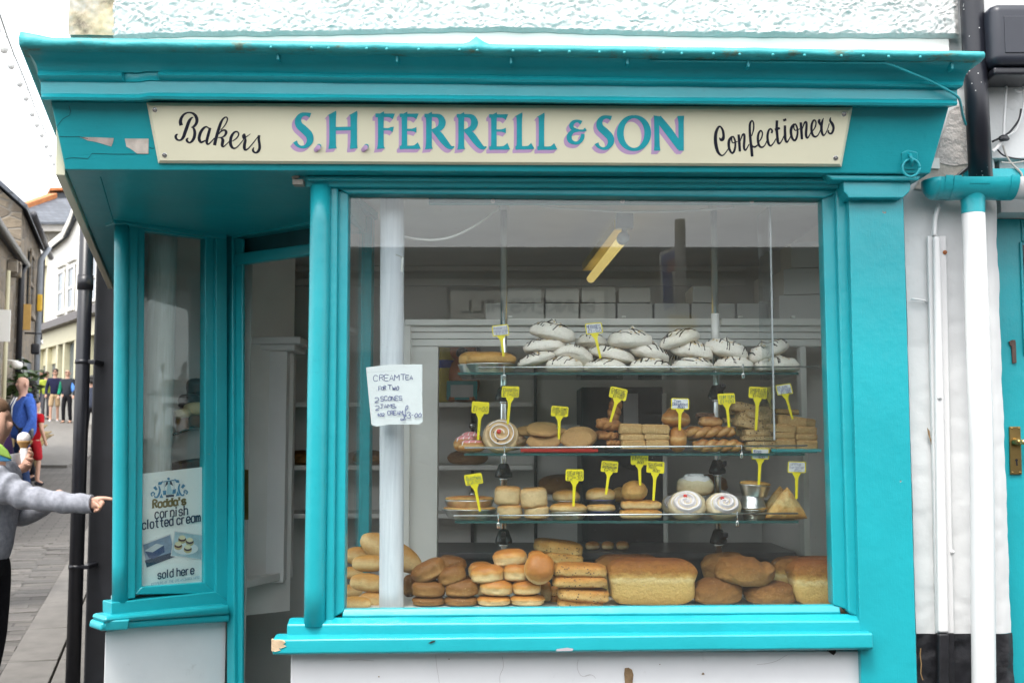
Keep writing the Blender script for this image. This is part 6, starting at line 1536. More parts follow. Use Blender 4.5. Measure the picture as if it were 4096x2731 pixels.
T('yellow price tag for chicken and mushroom pies', 's5', ((1925, 172), (2110, 185), (2100, 308), (1910, 295)), (1970, 552), ['Chicken', 'and Mushroom', '£2=30'], 0, m_inkb)
# ------------------------------------------------------------------ paper notice stuck inside the glass
nt = thing('paper_notice', PR('ct', 680, 1400, 3.664), 'white handwritten paper notice for cream tea taped inside window', 'notice')
out = [(118, 242), (400, 205), (650, 182), (1222, 182), (1218, 760), (1230, 1305), (1155, 1358), (820, 1356), (580, 1356), (325, 1397), (225, 1365), (170, 800)]
fr = [PR('ct', x, y, 3.6635) for x, y in out]; n = len(out)
m_note = simple('notice_paper', (.70, .74, .76), .7, .05, 5, .15, 8, .01)
recalc(wobj('paper', fr + [p + Vector((0, .0008, 0)) for p in fr], [list(range(n)), list(range(2 * n - 1, n - 1, -1))] + [[i, (i + 1) % n, n + (i + 1) % n, n + i] for i in range(n)], m_note, nt))
k = Ink(); mp = lambda x, y, o: PR('ct', x, y, 3.6630 - o)
rr = random.Random(1)
for tx, x, y, h, w in (('C', 265, 512, 110, 80), ('REAM', 385, 500, 112, 78), ('T', 795, 490, 115, 100), ('EA', 900, 478, 82, 60), ('F', 365, 700, 85, 50), ('oR', 420, 680, 78, 40), ('T', 540, 672, 88, 85), ('WO', 635, 682, 70, 52), ('2', 290, 925, 92, 72), ('S', 405, 898, 88, 55), ('CONES', 475, 885, 80, 58), ('2', 303, 1075, 85, 68), ('JAMS.', 400, 1035, 74, 58), ('402', 335, 1192, 52, 40), ('CREAM.', 540, 1170, 76, 48), ('3', 925, 1232, 112, 65), ('-', 1000, 1215, 90, 55), ('00', 1070, 1212, 72, 58)):
    write(k, tx, mp, x, y, h, w, 5.6, jit=.03, rnd=rr, gap=.25)
k.ribbon([(895, 1080, 6), (930, 1050, 6), (940, 1000, 6), (920, 988, 6), (900, 1020, 6), (888, 1100, 6), (880, 1200, 6), (850, 1265, 7), (815, 1278, 7), (796, 1258, 6), (815, 1243, 6), (860, 1262, 6), (905, 1258, 6)], mp); k.ribbon([(842, 1178, 5), (915, 1168, 5)], mp); k.ribbon([(842, 1205, 5), (915, 1190, 5)], mp)
k.build('handwriting', m_inkblue, nt)
tp = [PR('ct', x, y, 3.6632) for x, y in ((125, 340), (700, 300), (700, 304), (125, 346))]; wobj('fold_crease', tp, [(0, 1, 2, 3)], simple('crease', (.5, .53, .55), .8), nt)
# ------------------------------------------------------------------ clotted cream poster behind the side window
pst = thing('cream_poster', SPL.at(*F('p1', 420, 1520), -.02), "pale Rodda's cornish clotted cream poster inside splayed side window", 'poster')
pm = lambda x, y, o: SPL.at(*F('p1', x, y), -.0185 + o)
def ppoly(name, pts, mat, o): return wobj(name, [pm(x, y, o) for x, y in pts], [list(range(len(pts)))], mat, pst)
planeprism('poster_sheet', [(25, 138), (812, 50), (822, 1505), (15, 1562)], SPL, -.0188, .0012, simple('poster_paper', (.78, .84, .82), .45, .03, 3), pst, 0, 'p1')
pb1 = simple('poster_blue', (.05, .22, .38), .5, .1); pb2 = simple('poster_navy', (.008, .03, .07), .5, .1); pb3 = simple('poster_light_blue', (.35, .55, .62), .5, .1); pg = simple('poster_gold', (.16, .13, .04), .5, .1); pb4 = simple('poster_faint', (.28, .44, .52), .5, .1)
def shear(x0, y0, s): return lambda x, y, o: pm(x, y + s * (x - x0), .0008 + o)
def serif(ink, text, mp, x, y, h, wch, hw, gap=.3): return write(ink, text, mp, x, y, h, wch, hw, gap, serif=hw * 1.35)
k = Ink(); serif(k, "Rodda's", shear(160, 0, -.116), 165, 566, 92, 46, 12.5, .40); k.build('brand_lettering', pg, pst)
k = Ink(); serif(k, 'cornish', shear(190, 0, -.12), 190, 698, 112, 43, 8.0, .50); serif(k, 'clotted cream', shear(30, 0, -.14), 32, 834, 112, 42, 8.0, .44); serif(k, 'sold here', shear(225, 0, -.145), 225, 1454, 98, 39, 7.4, .48); k.build('poster_lettering', pb2, pst)
k = Ink(); serif(k, 'KEEPERS OF THE CREAM SINCE 1890', shear(145, 0, -.152), 145, 1538, 30, 15, 2.2, .45); k.build('small_lettering', pb4, pst)
ppoly('emblem_skirt', [(345, 270), (378, 270), (410, 370), (405, 395), (375, 402), (338, 392), (336, 370)], pb3, .0010)
ppoly('emblem_hem', [(322, 405), (425, 395), (428, 425), (330, 435)], pb2, .0011)
ppoly('emblem_bodice', [(330, 235), (395, 230), (418, 290), (380, 270), (345, 270), (312, 305)], pb2, .0008)
ppoly('emblem_apron', [(350, 235), (375, 235), (372, 275), (352, 275)], pb3, .0013)
k = Ink(); mpo = lambda x, y, o: pm(x, y, .0014 + o)
k.dot(358, 200, 17, mpo); k.ribbon([(290, 240, 5), (330, 232, 5), (400, 222, 5), (440, 215, 5)], mpo); k.ribbon([(303, 245, 2), (305, 340, 2)], mpo); k.ribbon([(425, 222, 2), (428, 325, 2)], mpo)
k.poly([(285, 350), (330, 345), (328, 400), (292, 405)], mpo); k.poly([(408, 335), (452, 328), (448, 382), (408, 390)], mpo)
k.build('emblem_figure', pb1, pst)
k = Ink()
for cx_, cy_, s in ((255, 250, 1), (465, 225, -1)): k.poly([(cx_ - 30 * s, cy_ + 28), (cx_ - 22 * s, cy_ - 8), (cx_ + 10 * s, cy_ - 10), (cx_ + 30 * s, cy_ - 28), (cx_ + 32 * s, cy_ - 12), (cx_ + 12 * s, cy_ + 22)], mpo)
for cx_, cy_, s in ((215, 350, 1), (520, 325, -1)):
    k.ribbon([(cx_ + 20 * s, cy_ - 60, 8), (cx_ + 35 * s, cy_, 12), (cx_ + 10 * s, cy_ + 70, 12), (cx_ - 25 * s, cy_ + 85, 8), (cx_ - 30 * s, cy_ + 60, 6)], mpo)
    k.ribbon([(cx_ - 60 * s, cy_ + 70, 8), (cx_ - 75 * s, cy_ + 40, 8), (cx_ - 50 * s, cy_ + 20, 8), (cx_ - 30 * s, cy_ + 40, 7), (cx_ - 50 * s, cy_ + 55, 6)], mpo)
    k.ribbon([(cx_ - 35 * s, cy_ - 50, 20), (cx_ - 5 * s, cy_ - 10, 14)], mpo)
k.poly([(245, 440), (270, 385), (290, 440)], mpo); k.poly([(448, 420), (470, 350), (500, 410)], mpo)
k.build('emblem_scrolls', pb1, pst)
# the two printed photographs on the poster
ppoly('printed_photo', [(30, 1015), (385, 885), (458, 1182), (78, 1328)], simple('photo_white_border', (.68, .72, .72), .5), .0009)
ppoly('printed_photo', [(38, 1030), (378, 903), (445, 1175), (85, 1312)], simple('photo_grey_blue', (.20, .28, .38), .5, .3, 20), .0011)
ppoly('printed_tabletop', [(60, 1225), (440, 1110), (445, 1175), (85, 1312)], pb2, .0013)
ppoly('printed_box_top', [(55, 1105), (200, 1015), (300, 1030), (160, 1120)], simple('print_pale', (.55, .62, .64), .5), .0015); ppoly('printed_box_side', [(65, 1112), (160, 1122), (300, 1035), (310, 1120), (170, 1205), (110, 1190)], simple('print_deep_blue', (.03, .07, .18), .5), .0014)
ppoly('printed_photo', [(432, 848), (806, 905), (775, 1218), (385, 1168)], bpy.data.materials['photo_white_border'], .0016)
ppoly('printed_photo', [(440, 862), (796, 915), (768, 1208), (395, 1160)], simple('photo_pale_blue', (.36, .52, .58), .5, .25, 20), .0018)
k = Ink(); mq = lambda x, y, o: pm(x, y, .0020 + o); k.dot(575, 1075, 155, mq, 24, 0, 75); k.build('printed_plate', simple('print_plate', (.62, .70, .72), .5), pst)
k1, k2, k3 = Ink(), Ink(), Ink()
for x, y in ((530, 955), (625, 985), (480, 1035), (600, 1075)):
    k1.dot(x, y + 12, 52, lambda a, b, o: pm(a, b, .0024 + o), 16, 0, 46); k2.dot(x, y + 2, 48, lambda a, b, o: pm(a, b, .0029 + o), 16, 0, 30); k3.dot(x, y - 18, 42, lambda a, b, o: pm(a, b, .0034 + o), 16, 0, 28)
k1.build('printed_scones', simple('print_scone', (.42, .38, .18), .5), pst); k2.build('printed_jam', simple('print_jam', (.05, .015, .03), .5), pst); k3.build('printed_cream', simple('print_cream', (.62, .62, .40), .5), pst)

# ================================================================== right of the shop: neighbour's wall, pipes, door
nb = thing('neighbour_wall', (1.6, 3.66, 0), 'white painted rubble wall with black base right of the bakery', 'wall')
m_blackwall = simple('black_masonry_paint', (.010, .010, .013), .5, .4, 20, .5, 40, .006)
def rubble(name, x0, x1, z0, z1, mat, res, amp, Y=3.665, right_wobble=0, parent=nb):
    nx, nz = max(2, int((x1 - x0) / res)), max(2, int((z1 - z0) / res)); v = []
    for i in range(nx + 1):
        for j in range(nz + 1):
            z = z0 + (z1 - z0) * j / nz
            xe = x1 + right_wobble * (noise.noise(Vector((z * 9, 1, 0))) + .5 * noise.noise(Vector((z * 24, 4, 0))))
            x = x0 + (xe - x0) * i / nx
            q = Vector((x * 7, z * 9, 2)); c = noise.voronoi(q)[0]; course = c[1] - c[0]
            h = amp * (1.0 * noise.noise(Vector((x * 5, z * 5, 0))) + .5 * noise.noise(Vector((x * 17, z * 17, 3))) + .35 * noise.noise(Vector((x * 60, z * 60, 3)))) + amp * .9 * min(1, course * 5)
            e = min(1, (nx - i) / 2.5)
            v.append((x, Y - h * e + .02 * (1 - e), z))
    m = nz + 1
    f = [(i * m + j, (i + 1) * m + j, (i + 1) * m + j + 1, i * m + j + 1) for i in range(nx) for j in range(nz)]
    return wobj(name, v, f, mat, parent, True)
XD = PR('t2', 1010, 600, 3.66).x                 # where the neighbour's doorway starts
zpl = PR('t3', 1300, 985, 3.66).z
zdt = PR('t1', 940, 400, 3.66).z
rubble('painted_rubble', 1.285, XD, zpl, zdt + .3, m_white, .012, .0028, right_wobble=.006)
rubble('black_base', 1.285, XD + .004, -.02, zpl, m_blackwall, .012, .007, right_wobble=.006)
rubble('upper_render', 1.285, 2.2, zdt + .295, 3.4, m_white, .010, .008, Y=3.672)
box('wall_core', 1.40, XD - .03, 3.69, 3.98, -.02, zdt + .3, m_white, nb, 0)
box('lintel_core', 1.62, 5.0, 3.70, 3.95, zdt + .02, 2.5, m_white, nb, 0)
scar2 = [PR('t1', x, y, 3.652) for x, y in ((290, 20), (560, 0), (580, 110), (520, 150), (430, 100), (300, 150), (200, 190), (180, 120), (260, 60))]
hexa('dirty_render_patch', [PR('q1', x, y, 3.655) for x, y in ((285, 1335), (440, 1370), (570, 1350), (560, 1500), (200, 1560), (120, 1560), (180, 1450))], [PR('q1', x, y, 3.668) for x, y in ((285, 1335), (440, 1370), (570, 1350), (560, 1500), (200, 1560), (120, 1560), (180, 1450))], m_dirty, nb, 0)
o = wobj('rough_grey_render', [PR('q1', x, y, 3.6525) for x, y in ((405, 920), (470, 870), (530, 880), (560, 1000), (570, 1350), (440, 1370), (285, 1335), (340, 1150))], [list(range(8))], wall_mat('grey_roughcast', (.50, .46, .44), .4, 45, 1.0, .01), nb)
# bits on the wall
for r, x, y in (('t2', 330, 890),):
    wobj('brown_scar', [PR(r, a, b, 3.650) for a, b in ((322, 890), (345, 920), (352, 975), (372, 1040), (362, 1045), (345, 990), (330, 950))], [list(range(7))], m_scar, nb)
tube('bent_nail', [PR('t1', 185, 1122, 3.645), PR('t1', 240, 1126, 3.642), PR('t1', 300, 1136, 3.645), PR('t1', 320, 1155, 3.655)], .0035, m_white_pvc, nb, 6)
wobj('dry_stalk', *tube_geo([PR('t3', 835, 1155, 3.64), PR('t3', 828, 1240, 3.64), PR('t3', 842, 1340, 3.64), PR('t3', 835, 1450, 3.64), PR('t3', 860, 1530, 3.64)], .002, 5), simple('dry_stalk', (.30, .18, .08), .8), nb)
# conduit
cd = thing('cable_conduit', PR('t3', 1110, 1568, 3.635), 'white cable trunking with black painted foot fixed to wall', 'conduit')
def vrun(name, xt, yt, xb, yb, wt, wb, Y0, Y1, mat, parent, r1, r2, bev=.004):
    a, b = PR(r1, xt, yt, Y0), PR(r1, xt + wt, yt, Y0); c, d = PR(r2, xb + wb, yb, Y0), PR(r2, xb, yb, Y0)
    fr = [a, b, c, d]
    return recalc(wobj(name, fr + [Vector((p.x, Y1, p.z)) for p in fr], [(0, 1, 2, 3), (7, 6, 5, 4), (0, 4, 5, 1), (1, 5, 6, 2), (2, 6, 7, 3), (3, 7, 4, 0)], mat, parent), bev)
vrun('trunking_back', 330, 575, 1025, 978, 158, 205, 3.640, 3.655, m_white_pvc, cd, 't1', 't3', .002)
vrun('trunking_cover', 385, 572, 1045, 978, 60, 135, 3.618, 3.6395, m_white_pvc, cd, 't1', 't3', .008)
vrun('trunking_foot', 1028, 980, 1030, 1700, 205, 205, 3.640, 3.655, m_blackwall, cd, 't3', 't3', .002)
vrun('trunking_foot', 1048, 980, 1050, 1700, 130, 130, 3.618, 3.6395, m_blackwall, cd, 't3', 't3', .008)
tube('feed_cable', smooth_pts([tuple(PR('t1', x, y, 3.635)) for x, y in ((428, 300), (405, 370), (392, 450), (388, 575))], 4), .008, m_white_pvc, cd, 8)
for r, x, y in (('t1', 478, 718), ('t2', 432, 632), ('t3', 1210, 20)):
    c = PR(r, x, y, 3.617 if r == 't2' else 3.638); v, f = lathe_geo([(.001, .006), (.003, .006), (.0034, .003), (.0065, .003), (.0072, 0)], 14)
    wobj('fixing_screw', [(c.x + a, c.y - h, c.z + b) for a, b, h in v], f, simple('rusty_screw', (.35, .12, .04), .7, .3) if r == 't1' else m_white_pvc, cd, True)
# gutter tee and white downpipe
gt = thing('gutter_outlet', PR('t1', 720, 380, 3.58), 'turquoise gutter outlet with end cap above white downpipe', 'gutter')
cy_ = 3.575; zc = PR('t1', 720, 95, cy_).z
def half(x0, x1, R_, z, mat, name, parent, rims=False):
    secs = []
    for x in (x0, x1):
        s = [Vector((x, cy_ - R_ * math.cos(a), z - R_ * math.sin(a))) for a in [math.pi * k / 16 for k in range(17)]]
        s += [Vector((x, cy_ - (R_ - .004) * math.cos(a), z - (R_ - .004) * math.sin(a))) for a in [math.pi * k / 16 for k in range(16, -1, -1)]]
        secs.append(s)
    o = loft(name, secs, mat, parent, True, True)
    for p in o.data.polygons: p.use_smooth = True
    md = o.modifiers.new('es', 'EDGE_SPLIT'); md.split_angle = math.radians(40); return o
gx = lambda x: PR('t1', x, 95, cy_).x
m_tealp = paint('teal_paint_plastic', TEAL, chips=.8)
half(gx(385), gx(1050), .062, zc, m_tealp, 'gutter_trough', gt); half(gx(420), gx(485), .066, zc + .004, m_tealp, 'union_band', gt); half(gx(492), gx(555), .066, zc + .003, m_tealp, 'union_band', gt); half(gx(985), gx(1055), .067, zc + .004, m_tealp, 'union_band', gt)
secs = []
for k in range(7):
    t = k / 6; x = gx(385) - .038 * math.sin(t * math.pi / 2); R_ = max(.062 * math.cos(t * math.pi / 2), .004)
    secs.append([Vector((x, cy_ - R_ * math.cos(a), zc - R_ * math.sin(a))) for a in [math.pi * i / 16 for i in range(17)]] + [Vector((x, cy_, zc))])
loft('end_cap', secs, m_tealp, gt, True, True, True)
xp = PR('t1', 725, 380, cy_).x; z0 = PR('t1', 725, 380, cy_).z
rt = (PR('t1', 828, 380, cy_).x - PR('t1', 630, 380, cy_).x) / 2
v, f = lathe_geo([(rt, 0), (rt * 1.0, .02), (rt * 1.02, .04), (rt * 1.12, .06), (rt * 1.4, .075), (rt * 1.9, .085)], 28)
wobj('outlet_funnel', [(xp + a, cy_ + b * (1 if abs(b) < .06 else .06 / abs(b)), z0 + c) for a, b, c in v], f, m_tealp, gt, True)
hg = thing('white_gutter', (gx(1300), cy_, zc - .06), 'white plastic gutter running off right from turquoise outlet', 'gutter')
half(gx(1045), gx(1045) + 1.5, .060, zc, m_white_pvc, 'gutter_length', hg)
dp = thing('white_downpipe', (xp + .05, cy_, 0), 'white round downpipe below the turquoise gutter outlet', 'downpipe')
bot = PR('t3', 1580, 1568, cy_)
k_ = (bot - Vector((xp, cy_, z0))); 
tube('pipe', [(xp, cy_, z0 + .002), (xp + .0015, cy_, (z0 + bot.z) / 2), (bot.x, cy_, bot.z), (bot.x, cy_, .02)], rt * .985, m_white_pvc, dp, 28)
for z in (bot.z - .3,): tube('pipe_bracket', [(bot.x - .002, cy_, z), (bot.x - .002, cy_, z + .012)], rt * 1.05, m_white_pvc, dp, 28)
# black downpipe at top right
bd = thing('black_downpipe', PR('q1', 680, 1490, 3.60), 'black iron downpipe flecked with white paint at upper right', 'downpipe')
a, b = PR('q1', 668, 1500, 3.585), PR('q1', 590, 0, 3.585)
d = (b - a).normalized()
def fleck_mat():
    t = NT('black_pipe_flecked'); co = t.coords()
    vo = t.node('ShaderNodeTexVoronoi', Scale=55.0); t.l.new(co, vo.inputs['Vector'])
    n = t.noise(co, 7, 3)
    s_ = t.math('MULTIPLY', t.ramp(vo.outputs['Distance'], [(.10, 1.), (.13, 0.)]), t.ramp(n, [(.52, 0.), (.58, 1.)]))
    t.color(t.mix(s_, (.012, .013, .02), (.6, .6, .6))); t.set(Roughness=.35); return t.m
m_fleck = fleck_mat()
tube('pipe', [a, a.lerp(b, .5), b, b + d * 1.2], [.0365, .0365, .0368, .0368], m_fleck, bd, 28)
# black wall box at the corner of the view
wb = thing('black_wall_unit', PR('q1', 900, 530, 3.55), 'black plastic box unit with rounded corners at upper right', 'wall unit')
x0, x1 = PR('q1', 762, 300, 3.50).x, PR('q1', 1250, 300, 3.50).x; zt_, zb_ = PR('q1', 900, 15, 3.50).z, PR('q1', 900, 530, 3.50).z
m_unit = simple('black_unit', (.022, .025, .036), .38, .1, 6)
box('unit_body', x0, x1, 3.50, 3.66, zb_, zt_, m_unit, wb, .030)
box('unit_panel', PR('q1', 862, 300, 3.50).x, x1 - .05, 3.4965, 3.51, PR('q1', 900, 440, 3.5).z, PR('q1', 900, 135, 3.5).z, m_unit, wb, .003)
box('unit_base', x0 + .01, x1, 3.52, 3.66, zb_ - .028, zb_ - .001, m_black, wb, .008)
hexa('mounting_bracket', [(x0 - .035, 3.60, zb_ + .0), (x0 + .02, 3.58, zb_ - .03), (x0 + .02, 3.66, zb_ - .03), (x0 - .035, 3.66, zb_)], [(x0 - .035, 3.60, zt_ - .05), (x0 + .02, 3.58, zt_ - .01), (x0 + .02, 3.66, zt_ - .01), (x0 - .035, 3.66, zt_ - .05)], m_black, wb, .004)
# cables
cb = thing('wall_cables', PR('q1', 880, 1480, 3.64), 'tangle of white and black cables on wall below black unit', 'cables')
CABS = [([(845, 600), (875, 680), (868, 850), (858, 1000), (855, 1120), (840, 1150)], .007, 'w'), ([(1015, 700), (1020, 850), (985, 1000), (950, 1080), (890, 1120), (850, 1140)], .0055, 'w'), ([(1000, 900), (985, 980), (940, 1050), (880, 1110), (760, 1170)], .006, 'k'), ([(840, 1160), (800, 1220), (760, 1250)], .009, 'w'),
        ([(850, 1200), (880, 1290), (930, 1360), (1000, 1430), (1010, 1490)], .006, 'g'), ([(800, 1230), (850, 1280), (930, 1305), (1030, 1318)], .0045, 'k'), ([(835, 1340), (930, 1345), (1030, 1330)], .0045, 'g'), ([(450, 1480), (490, 1440), (540, 1400), (570, 1380)], .010, 'k'), ([(945, 740), (990, 760), (1020, 730), (1010, 700)], .005, 'w')]
mc = {'w': m_white_pvc, 'k': m_black, 'g': simple('grey_cable', (.35, .34, .32), .5)}
for pts, rad, kk in CABS:
    Yc = 3.64
    tube('cable', smooth_pts([tuple(PR('q1', x, y, Yc)) for x, y in pts], 5), rad * .62, mc[kk], cb, 7)
v, f = blob(.035, .02, .022, amp=.1); c = PR('q1', 858, 1140, 3.63); wobj('tape_knot', [(c.x + a, c.y + b, c.z + h) for a, b, h in v], f, m_black, cb, True)
# neighbour's door
nd = thing('neighbour_door', (2.05, 3.85, 0), 'turquoise front door number 1 at right edge of view', 'door')
yd = 3.82
def nbx(name, x0, x1, z0, z1, y0, y1, mat, parent=nd, bev=.004): return box(name, x0, x1, y0, y1, z0, z1, mat, parent, bev)
xs0 = XD - .05
z_ = lambda y: PR('t1', 1050, y, yd).z
dm = paint('teal_paint_door', TEAL, chips=.78)
pcol = nbx('door_leaf', xs0 + .02, 2.75, .06, z_(425), yd, yd + .045, dm)
nbx('door_stile', xs0 + .0, PR('t1', 1135, 700, yd).x, .06, z_(430), yd - .012, yd - .0005, dm)
nbx('door_top_rail', PR('t1', 1137, 700, yd).x, 2.7, z_(630), z_(432), yd - .011, yd - .0005, dm)
nbx('door_glass', PR('t1', 1140, 700, yd).x, 2.6, PR('t2', 1100, 250, yd).z, z_(655), yd - .006, yd - .001, simple('dark_door_glass', (.02, .02, .022), .1), nd, 0)
nbx('door_bead', PR('t1', 1112, 700, yd).x, PR('t1', 1136, 700, yd).x, PR('t2', 1100, 270, yd).z, z_(632), yd - .020, yd - .0125, dm, nd, .003)
nbx('door_head', xs0 - .03, 2.8, z_(425) + .002, z_(270), yd - .06, yd + .06, dm)
nbx('door_fascia', PR('q1', 530, 1400, 3.64).x, 2.8, PR('q1', 800, 1500, 3.64).z, PR('q1', 800, 1385, 3.64).z, 3.645, 3.69, dm)
# numeral 1
nm = [PR('t2', x, y, yd - .013) for x, y in ((1030, 145), (1060, 130), (1085, 130), (1090, 150), (1097, 330), (1062, 335), (1052, 180), (1040, 182))]
recalc(wobj('door_number', nm + [p + Vector((0, -.006, 0)) for p in nm], [list(range(7, -1, -1)), list(range(8, 16))] + [(i, (i + 1) % 8, 8 + (i + 1) % 8, 8 + i) for i in range(8)], simple('rusty_iron', (.09, .055, .045), .7, .3, 30, .3, 60), nd), .001)
hp = [PR('t2', x, y, yd - .020) for x, y in ((1040, 882), (1138, 882), (1152, 1300), (1048, 1300))]
pl_ = recalc(wobj('handle_plate', hp + [Vector((p.x, yd - .0125, p.z)) for p in hp], [(0, 1, 2, 3), (7, 6, 5, 4), (0, 4, 5, 1), (1, 5, 6, 2), (2, 6, 7, 3), (3, 7, 4, 0)], m_brass, nd), .002)
c = PR('t2', 1095, 1017, yd - .02); v, f = lathe_geo([(.014, 0), (.015, .004), (.011, .010), (.010, .03), (.001, .032)], 18); wobj('handle_rose', [(c.x + a, c.y - h, c.z + b) for a, b, h in v], f, m_brass, pl_, True)
tube('handle_lever', [c + Vector((0, -.026, 0)), c + Vector((.02, -.028, 0)), c + Vector((.05, -.028, -.002)), c + Vector((.10, -.026, -.004))], [.008, .010, .011, .009], simple('polished_brass', (.62, .48, .20), .25, .1, metal=1.0), pl_, 12)
kh = Ink(); kk = lambda x, y, o: PR('t2', x, y, yd - .0205 - o); kh.dot(1102, 1175, 12, kk); kh.poly([(1095, 1180), (1109, 1180), (1113, 1222), (1100, 1222)], kk); kh.build('keyhole', m_black, pl_)
for x, y in ((1062, 898), (1125, 898), (1068, 1283), (1135, 1283)):
    c = PR('t2', x, y, yd - .0202); v, f = lathe_geo([(.0005, .001), (.0035, .001), (.004, 0)], 10); wobj('plate_screw', [(c.x + a, c.y - h, c.z + b) for a, b, h in v], f, m_brass, pl_, True)

# ================================================================== left: the side street
m_blackpaint = simple('black_wall_paint', (.012, .013, .017), .55, .35, 6, .3, 25, .004)
bw = thing('black_side_wall', (-2.2, 6.8, 0), 'black painted wall end beyond the bakery side window', 'wall')
q = [Vector((-2.372, 6.40, -.2)), Vector((-1.90, 6.40, -.2)), Vector((-1.90, 6.40, -.2)) + SD * 3, Vector((-2.372, 6.40, -.2)) + SD * 3]
hexa('wall_body', q, [Vector((p.x, p.y, 3.3)) for p in q], m_blackpaint, bw, .012)
sp_ = thing('black_drainpipe', (-2.393, 6.28, 0), 'black plastic drainpipe standing in front of black wall', 'downpipe')
px_ = (328 - 2048) / FPX * 6.28
tube('pipe', [(px_, 6.28, .02), (px_, 6.28, 1.5), (px_, 6.28, 3.2)], .0388, m_black, sp_, 24)
zc_ = P(328, 1130, 6.28).z; tube('pipe_socket', [(px_, 6.28, zc_ - .04), (px_, 6.28, zc_ + .04)], .0435, m_black, sp_, 24)
for yF in (1447, 2266):
    z = P(328, yF, 6.28).z
    tube('pipe_clip', [(px_, 6.28, z - .012), (px_, 6.28, z + .012)], .042, m_black, sp_, 24); box('clip_lug', px_ + .03, px_ + .075, 6.26, 6.40, z - .011, z + .011, m_black, sp_, .003)
def stone_mat(name, cs, scale=2.6):
    t = NT(name); co = t.coords('Object', (1, 1, 1.7))
    vo = t.node('ShaderNodeTexVoronoi', Scale=scale); vo.feature = 'F1'; t.l.new(co, vo.inputs['Vector'])
    ve = t.node('ShaderNodeTexVoronoi', Scale=scale); ve.feature = 'DISTANCE_TO_EDGE'; t.l.new(co, ve.inputs['Vector'])
    sx = t.node('ShaderNodeSeparateColor'); t.l.new(vo.outputs['Color'], sx.inputs[0])
    c = t.ramp(sx.outputs[0], [(i / (len(cs) - 1), k) for i, k in enumerate(cs)])
    c = t.mix(t.ramp(ve.outputs['Distance'], [(.02, 1.), (.06, 0.)]), c, (.22, .20, .17))
    n = t.noise(co, 9, 5); c = t.mix(.5, c, t.ramp(n, [(.3, (.6, .6, .6)), (.7, (1.1, 1.1, 1.1))]), 'MULTIPLY')
    t.color(c); t.set(Roughness=.85); t.bump(t.math('ADD', t.ramp(ve.outputs['Distance'], [(.0, 0.), (.08, 1.)]), n), .5, .03); return t.m
m_stone = stone_mat('tan_rubble_stone', [(.20, .155, .105), (.28, .23, .165), (.16, .13, .10), (.31, .265, .205)])
m_gstone = stone_mat('grey_rubble_stone', [(.15, .145, .135), (.21, .20, .18), (.13, .122, .115), (.235, .215, .19)], 1.6)
def slate_mat():
    t = NT('slate_courses'); tc = t.node('ShaderNodeTexCoord')
    br = t.node('ShaderNodeTexBrick', Scale=1.0); br.inputs['Brick Width'].default_value = .30; br.inputs['Row Height'].default_value = .22; br.inputs['Mortar Size'].default_value = .012
    br.inputs['Color1'].default_value = (.06, .07, .088, 1); br.inputs['Color2'].default_value = (.095, .107, .13, 1); br.inputs['Mortar'].default_value = (.03, .035, .04, 1)
    sx = t.node('ShaderNodeSeparateXYZ'); cb_ = t.node('ShaderNodeCombineXYZ'); t.l.new(tc.outputs['Object'], sx.inputs[0]); t.l.new(t.math('ADD', sx.outputs[0], sx.outputs[1]), cb_.inputs[0]); t.l.new(sx.outputs[2], cb_.inputs[1])
    t.l.new(cb_.outputs[0], br.inputs['Vector']); t.color(br.outputs['Color']); t.set(Roughness=.55); return t.m
m_slate = slate_mat()
m_terra = simple('terracotta_ridge', (.45, .17, .06), .7, .2); m_render = simple('white_render', (.80, .79, .74), .7, .04, 1); m_creamshop = simple('cream_shopfront', (.58, .54, .36), .5, .05); m_wing = simple('dark_window', (.10, .13, .16), .12, .3, 1.5)
class Fac:
    """A straight facade: u metres along it, out metres proud of it."""
    def __init__(s, o, d):
        s.o = Vector((*o, 0)); s.u = Vector((*d, 0)).normalized(); s.n = Vector((s.u.y, -s.u.x, 0))
        if s.n.dot(-s.o) < 0: s.n = -s.n
    def p(s, u, z, out=0.0): q = s.o + s.u * u + s.n * out; return Vector((q.x, q.y, z))
    def bx(s, name, u0, u1, z0, z1, o0, o1, mat, parent, bev=.0):
        b = [s.p(u0, z0, o0), s.p(u1, z0, o0), s.p(u1, z0, o1), s.p(u0, z0, o1)]
        return hexa(name, b, [Vector((q.x, q.y, z1)) for q in b], mat, parent, bev)
    def win(s, u0, u1, z0, z1, parent, frame, bars=1, depth=.08):
        w = s.bx('window', u0, u1, z0, z1, .012, .035, m_wing, parent)
        t = .07 * (u1 - u0)
        for a, b in ((u0 - t, u0 + t), (u1 - t, u1 + t)): s.bx('frame', a, b, z0, z1, .036, .07, frame, w)
        s.bx('frame', u0 - t, u1 + t, z1 - t, z1 + t, .036, .072, frame, w); s.bx('sill', u0 - 2 * t, u1 + 2 * t, z0 - t * 1.3, z0 + t * .6, .036, .12, frame, w)
        s.bx('frame', u0, u1, (z0 + z1) / 2 - t * .6, (z0 + z1) / 2 + t * .6, .0365, .066, frame, w)
        if bars > 1: s.bx('frame', (u0 + u1) / 2 - t * .4, (u0 + u1) / 2 + t * .4, z0, z1, .0362, .06, frame, w)
        return w
